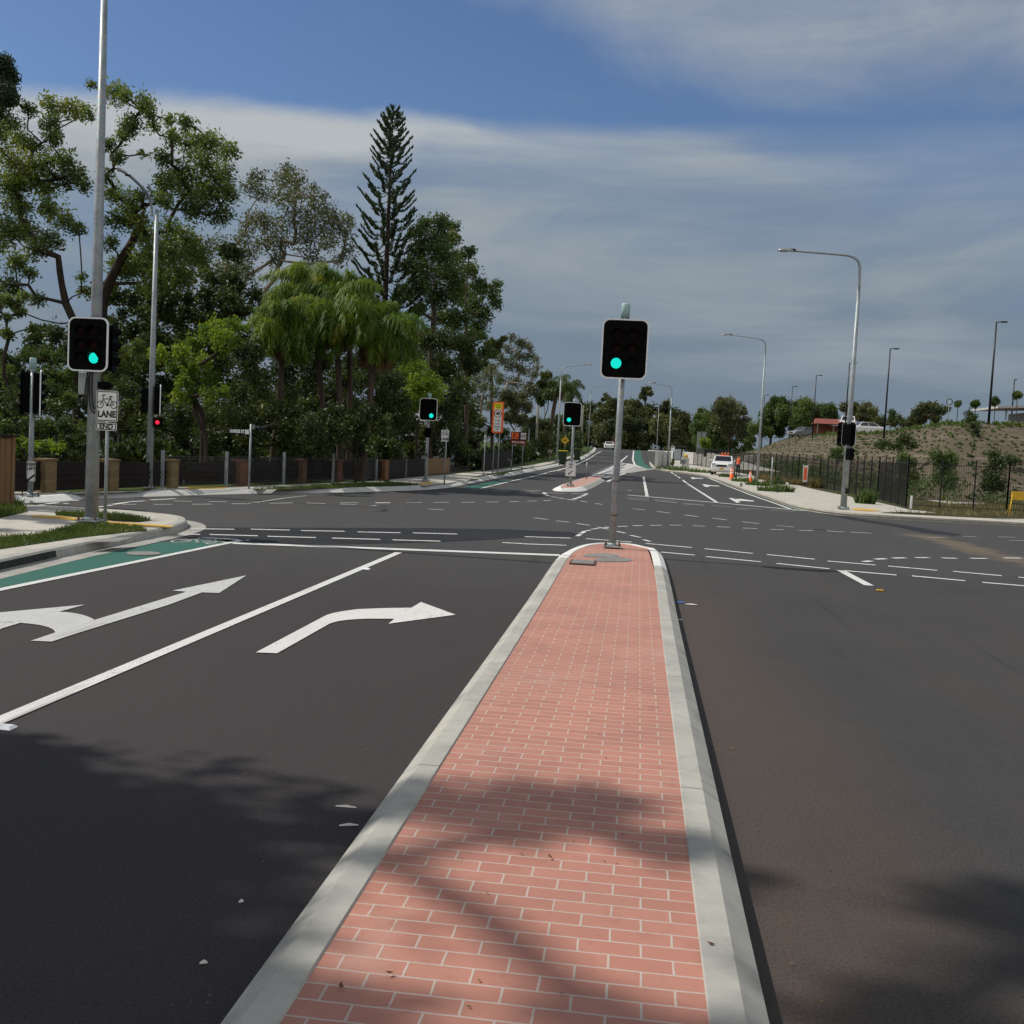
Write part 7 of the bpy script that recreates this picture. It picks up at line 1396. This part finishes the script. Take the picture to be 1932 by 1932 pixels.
# bins, letter boxes on the far left verge
for x, y, lid, lab in ((1061, 878, 'binlid', 'green wheelie bin with a bright yellow lid'), (1088.5, 869.5, 'binlid2', 'green wheelie bin with a dull olive lid')):
    b = G(x, y, .15); T = thing('wheelie_bin', b, lab, 'bin', 'wheelie bins on the left verge'); s = 1.25
    mb = MB(); loft(mb, [[(-.22*s, -.25*s, .06), (.22*s, -.25*s, .06), (.22*s, .25*s, .06), (-.22*s, .25*s, .06)], [(-.29*s, -.34*s, .98*s), (.29*s, -.34*s, .98*s), (.29*s, .34*s, .98*s), (-.29*s, .34*s, .98*s)]]); mb.build('bin_body', M['bin'], T)
    mb = MB(); mb.box((0, 0, 1.02*s), (.64*s, .74*s, .08), bev=.03); mb.build('lid', M[lid], T)
    for sx in (-1, 1): mb = MB(); mb.tube([(sx*.2*s, .28*s, .12), (sx*.27*s, .28*s, .12)], .12, 12); mb.build('wheel', M['tyre'], T)
for x, y, ty, lab in ((1012, 868, 856, 'pale letterbox on a short post by the timber pole'), (1037, 872, 852, 'second letterbox post further up the left verge')):
    b = G(x, y, .15); T = thing('letterbox', b, lab, 'letterbox', 'letterboxes on the left verge'); h = P(x, ty, b.y).z-b.z; post(T, h, .05, mat='pole_wood'); mb = MB(); mb.box((0, 0, h), (.42, .35, .3), bev=.03); mb.build('box', M['signwhite'] if x < 1020 else M['pole_wood'], T)
# fence by the far verge and a glimpsed house
def ufence(px_, hpx, label, mat, name='timber_fence'):
    ps = [G(x, y, .16) for x, y in px_]; T = thing(name, ps[0], label, 'fence'); fh = P(px_[0][0], px_[0][1]-hpx, ps[0].y).z - ps[0].z
    for p, q_ in zip(ps, ps[1:]):
        d = q_-p; L_ = d.length; nb = max(2, int(L_/.2)); mb = MB(); ang = math.atan2(d.y, d.x)
        for j in range(nb): c = p + d*((j+.5)/nb) - ps[0]; mb.box((c.x, c.y, c.z+fh/2+random.uniform(-.02, .02)), (L_/nb-.015, .03, fh), ang)
        mb.build('panel', M[mat], T)
ufence([(908, 889), (940, 883), (962, 879)], 34, 'grey dark fence behind the school zone posts', 'oldwood', 'paling_fence'); ufence([(1083, 853), (1091, 851.5)], 23, 'pale weathered timber fence near the crest', 'pole_wood')
b = Vector((-21, 92, .14)); T = thing('house', b, 'pale house glimpsed through the trees behind the far signal', 'house'); mb = MB(); mb.box((0, 0, 1.5), (9, 7, 3)); mb.build('wall', M['house'], T); mb = MB(); mb.add([(-5, -4, 3), (5, -4, 3), (5, 4, 3), (-5, 4, 3), (-3, 0, 4.8), (3, 0, 4.8)], [[0, 1, 5, 4], [1, 2, 5], [2, 3, 4, 5], [3, 0, 4], [0, 1, 2, 3]]); mb.build('roof', M['greyroof'], T)
for x_ in (-2.5, 1.5): mb = MB(); mb.box((x_, -3.52, 1.6), (1.4, .06, 1.2)); w0 = mb.build('window', M['glass'], T); mb = MB(); mb.ring(rrect(1.5, 1.3, .02, x_, 1.6), rrect(1.36, 1.16, .02, x_, 1.6), -3.58, -3.5); mb.build('frame', M['border'], w0)

# ------------------------------------------------------------------ a worker beside the ute
def person(base, label, rz=0.0):
    T = thing('person', base, label, 'person', None, rz)
    V = [(0, 0, .95), (0, .01, 1.15), (0, .02, 1.35), (0, .02, 1.47), (0, 0, 1.60), (0, -.02, 1.70), (.11, 0, .88), (.13, -.03, .50), (.12, .03, .09), (.13, -.10, .05), (-.11, 0, .88), (-.12, .02, .50), (-.13, .05, .09), (-.14, -.08, .05), (.20, .02, 1.40), (.26, .02, 1.14), (.22, -.18, .98), (-.20, .02, 1.40), (-.27, .01, 1.14), (-.22, -.20, 1.02), (.21, -.24, .95), (-.21, -.27, 1.0)]
    Ed = [(0, 1), (1, 2), (2, 3), (3, 4), (4, 5), (0, 6), (6, 7), (7, 8), (8, 9), (0, 10), (10, 11), (11, 12), (12, 13), (2, 14), (14, 15), (15, 16), (2, 17), (17, 18), (18, 19), (16, 20), (19, 21)]
    rad = [.15, .14, .16, .07, .085, .08, .10, .075, .05, .045, .10, .075, .05, .045, .065, .05, .038, .065, .05, .038, .035, .035]
    me = bpy.data.meshes.new('body'); me.from_pydata(V, Ed, []); o = bpy.data.objects.new('body', me); C.objects.link(o); o.parent = T
    sk = o.modifiers.new('skin', 'SKIN'); sv = me.skin_vertices[0].data
    for i, r_ in enumerate(rad): sv[i].radius = (r_, r_*.8)
    sv[0].use_root = True; sb = o.modifiers.new('sub', 'SUBSURF'); sb.levels = 2; sb.render_levels = 2
    dg = bpy.context.evaluated_depsgraph_get(); m2 = bpy.data.meshes.new_from_object(o.evaluated_get(dg)); o.modifiers.clear(); o.data = m2
    for m_ in ('cloth', 'skin', 'vest'): m2.materials.append(M[m_])
    for p in m2.polygons: c = p.center; p.use_smooth = True; p.material_index = 1 if c.z > 1.46 or (abs(c.x) > .16 and c.z < 1.1 and c.y < -.14) else (2 if (c.z > 1.02 and abs(c.x) < .19) else 0)
    mb = MB(); mb.tube([(0, .0, 1.72), (0, 0, 1.78), (0, 0, 1.82)], [.115, .10, .03], 12); mb.build('hair', M['ink'], T)
person(G(1391.5, 899.5, .15), 'worker in dark clothes and orange vest beside the ute', R(-40))

# ------------------------------------------------------------------ small debris
q, tin = [], []
for i in range(260):
    on = random.random() < .3
    y = random.uniform(3.2, 16)**1.0; x = random.uniform(xl+.35, xr-.35) if on else (random.choice([xl-abs(random.gauss(0, .25))-.03, xr+abs(random.gauss(0, .25))+.03, random.uniform(-4, 5)]))
    c = Vector((x, y, .150 if on else .012)); s = random.uniform(.004, .012); a = random.uniform(0, 6.28); d = Vector((math.cos(a), math.sin(a), random.uniform(-.1, .4)))*s; e = Vector((-math.sin(a), math.cos(a), random.uniform(-.2, .3)))*s*.5
    q += [c-d, c+e, c+d, c-e]; tin.append(random.gauss(.5, .25))
struct(quads('fallen_leaves', np.array([tuple(v) for v in q]), M['leaf_dead'], None, np.array(tin)), 'scattered dead leaves and bark crumbs along the island', 'leaves', 'stuff')
for i, (x, y, l, wd_, rz, m_, lab) in enumerate(((658, 1561, .10, .010, 14, 'paper', 'pale curved bark strip on the shaded near lane'), (653, 1526, .12, .006, -3, 'paper', 'thin straw on the shaded near lane'), (455, 1706, .022, .010, 20, 'paper', 'small white paper scrap on the shaded lane'), (1304, 1142, .16, .03, -10, 'paper', 'cream paper strip right of the island'), (1284, 1138, .10, .05, 5, 'blue', 'flat blue plastic scrap right of the island'), (1282, 1171, .06, .03, -30, 'paper', 'white paper scrap against the right island kerb'), (384, 1822, .03, .010, 5, 'paper', 'pale leaf scrap low on the shaded lane'))):
    g_ = G(x, y); mb = MB(); mb.add([(-l/2, -wd_/2, 0), (l/2, -wd_*.3, .004), (l/2, wd_*.35, .006), (0, wd_*.8, .012), (-l/2, wd_/2, .002), (-l/2, -wd_/2, .002), (l/2, -wd_*.3, .005), (l/2, wd_*.35, .007), (0, wd_*.8, .0135), (-l/2, wd_/2, .004)], [[0, 1, 2, 3, 4], [5, 6, 7, 8, 9], [0, 1, 6, 5], [1, 2, 7, 6], [2, 3, 8, 7], [3, 4, 9, 8], [4, 0, 5, 9]]); tag(mb.build('litter_scrap', M[m_], loc=(g_.x, g_.y, .008), rz=R(rz)), lab, 'litter', 'litter on the road')
for x, y, lab in ((643, 1863, 'curled brown leaf near the left side of the bricks'), (735, 1838, 'brown leaf lying on the nearest brick rows'), (1037, 1618, 'brown leaf in the middle of the brick paving'), (1341, 1783, 'dark round seed on the right island kerb')):
    g_ = G(x, y, .15); mb = MB(); s = .017; mb.add([(-s, 0, .004), (-.3*s, -.6*s, .002), (s, -.1*s, .012), (.2*s, .5*s, .005), (0, 0, .001), (0, 0, .010)], [[0, 1, 5], [1, 2, 5], [2, 3, 5], [3, 0, 5], [0, 1, 4], [1, 2, 4], [2, 3, 4], [3, 0, 4]]); tag(mb.build('fallen_leaf', M['deadleaf'], loc=(g_.x, g_.y, .152), rz=random.uniform(0, 6)), lab, 'leaf', 'single leaves on the island')
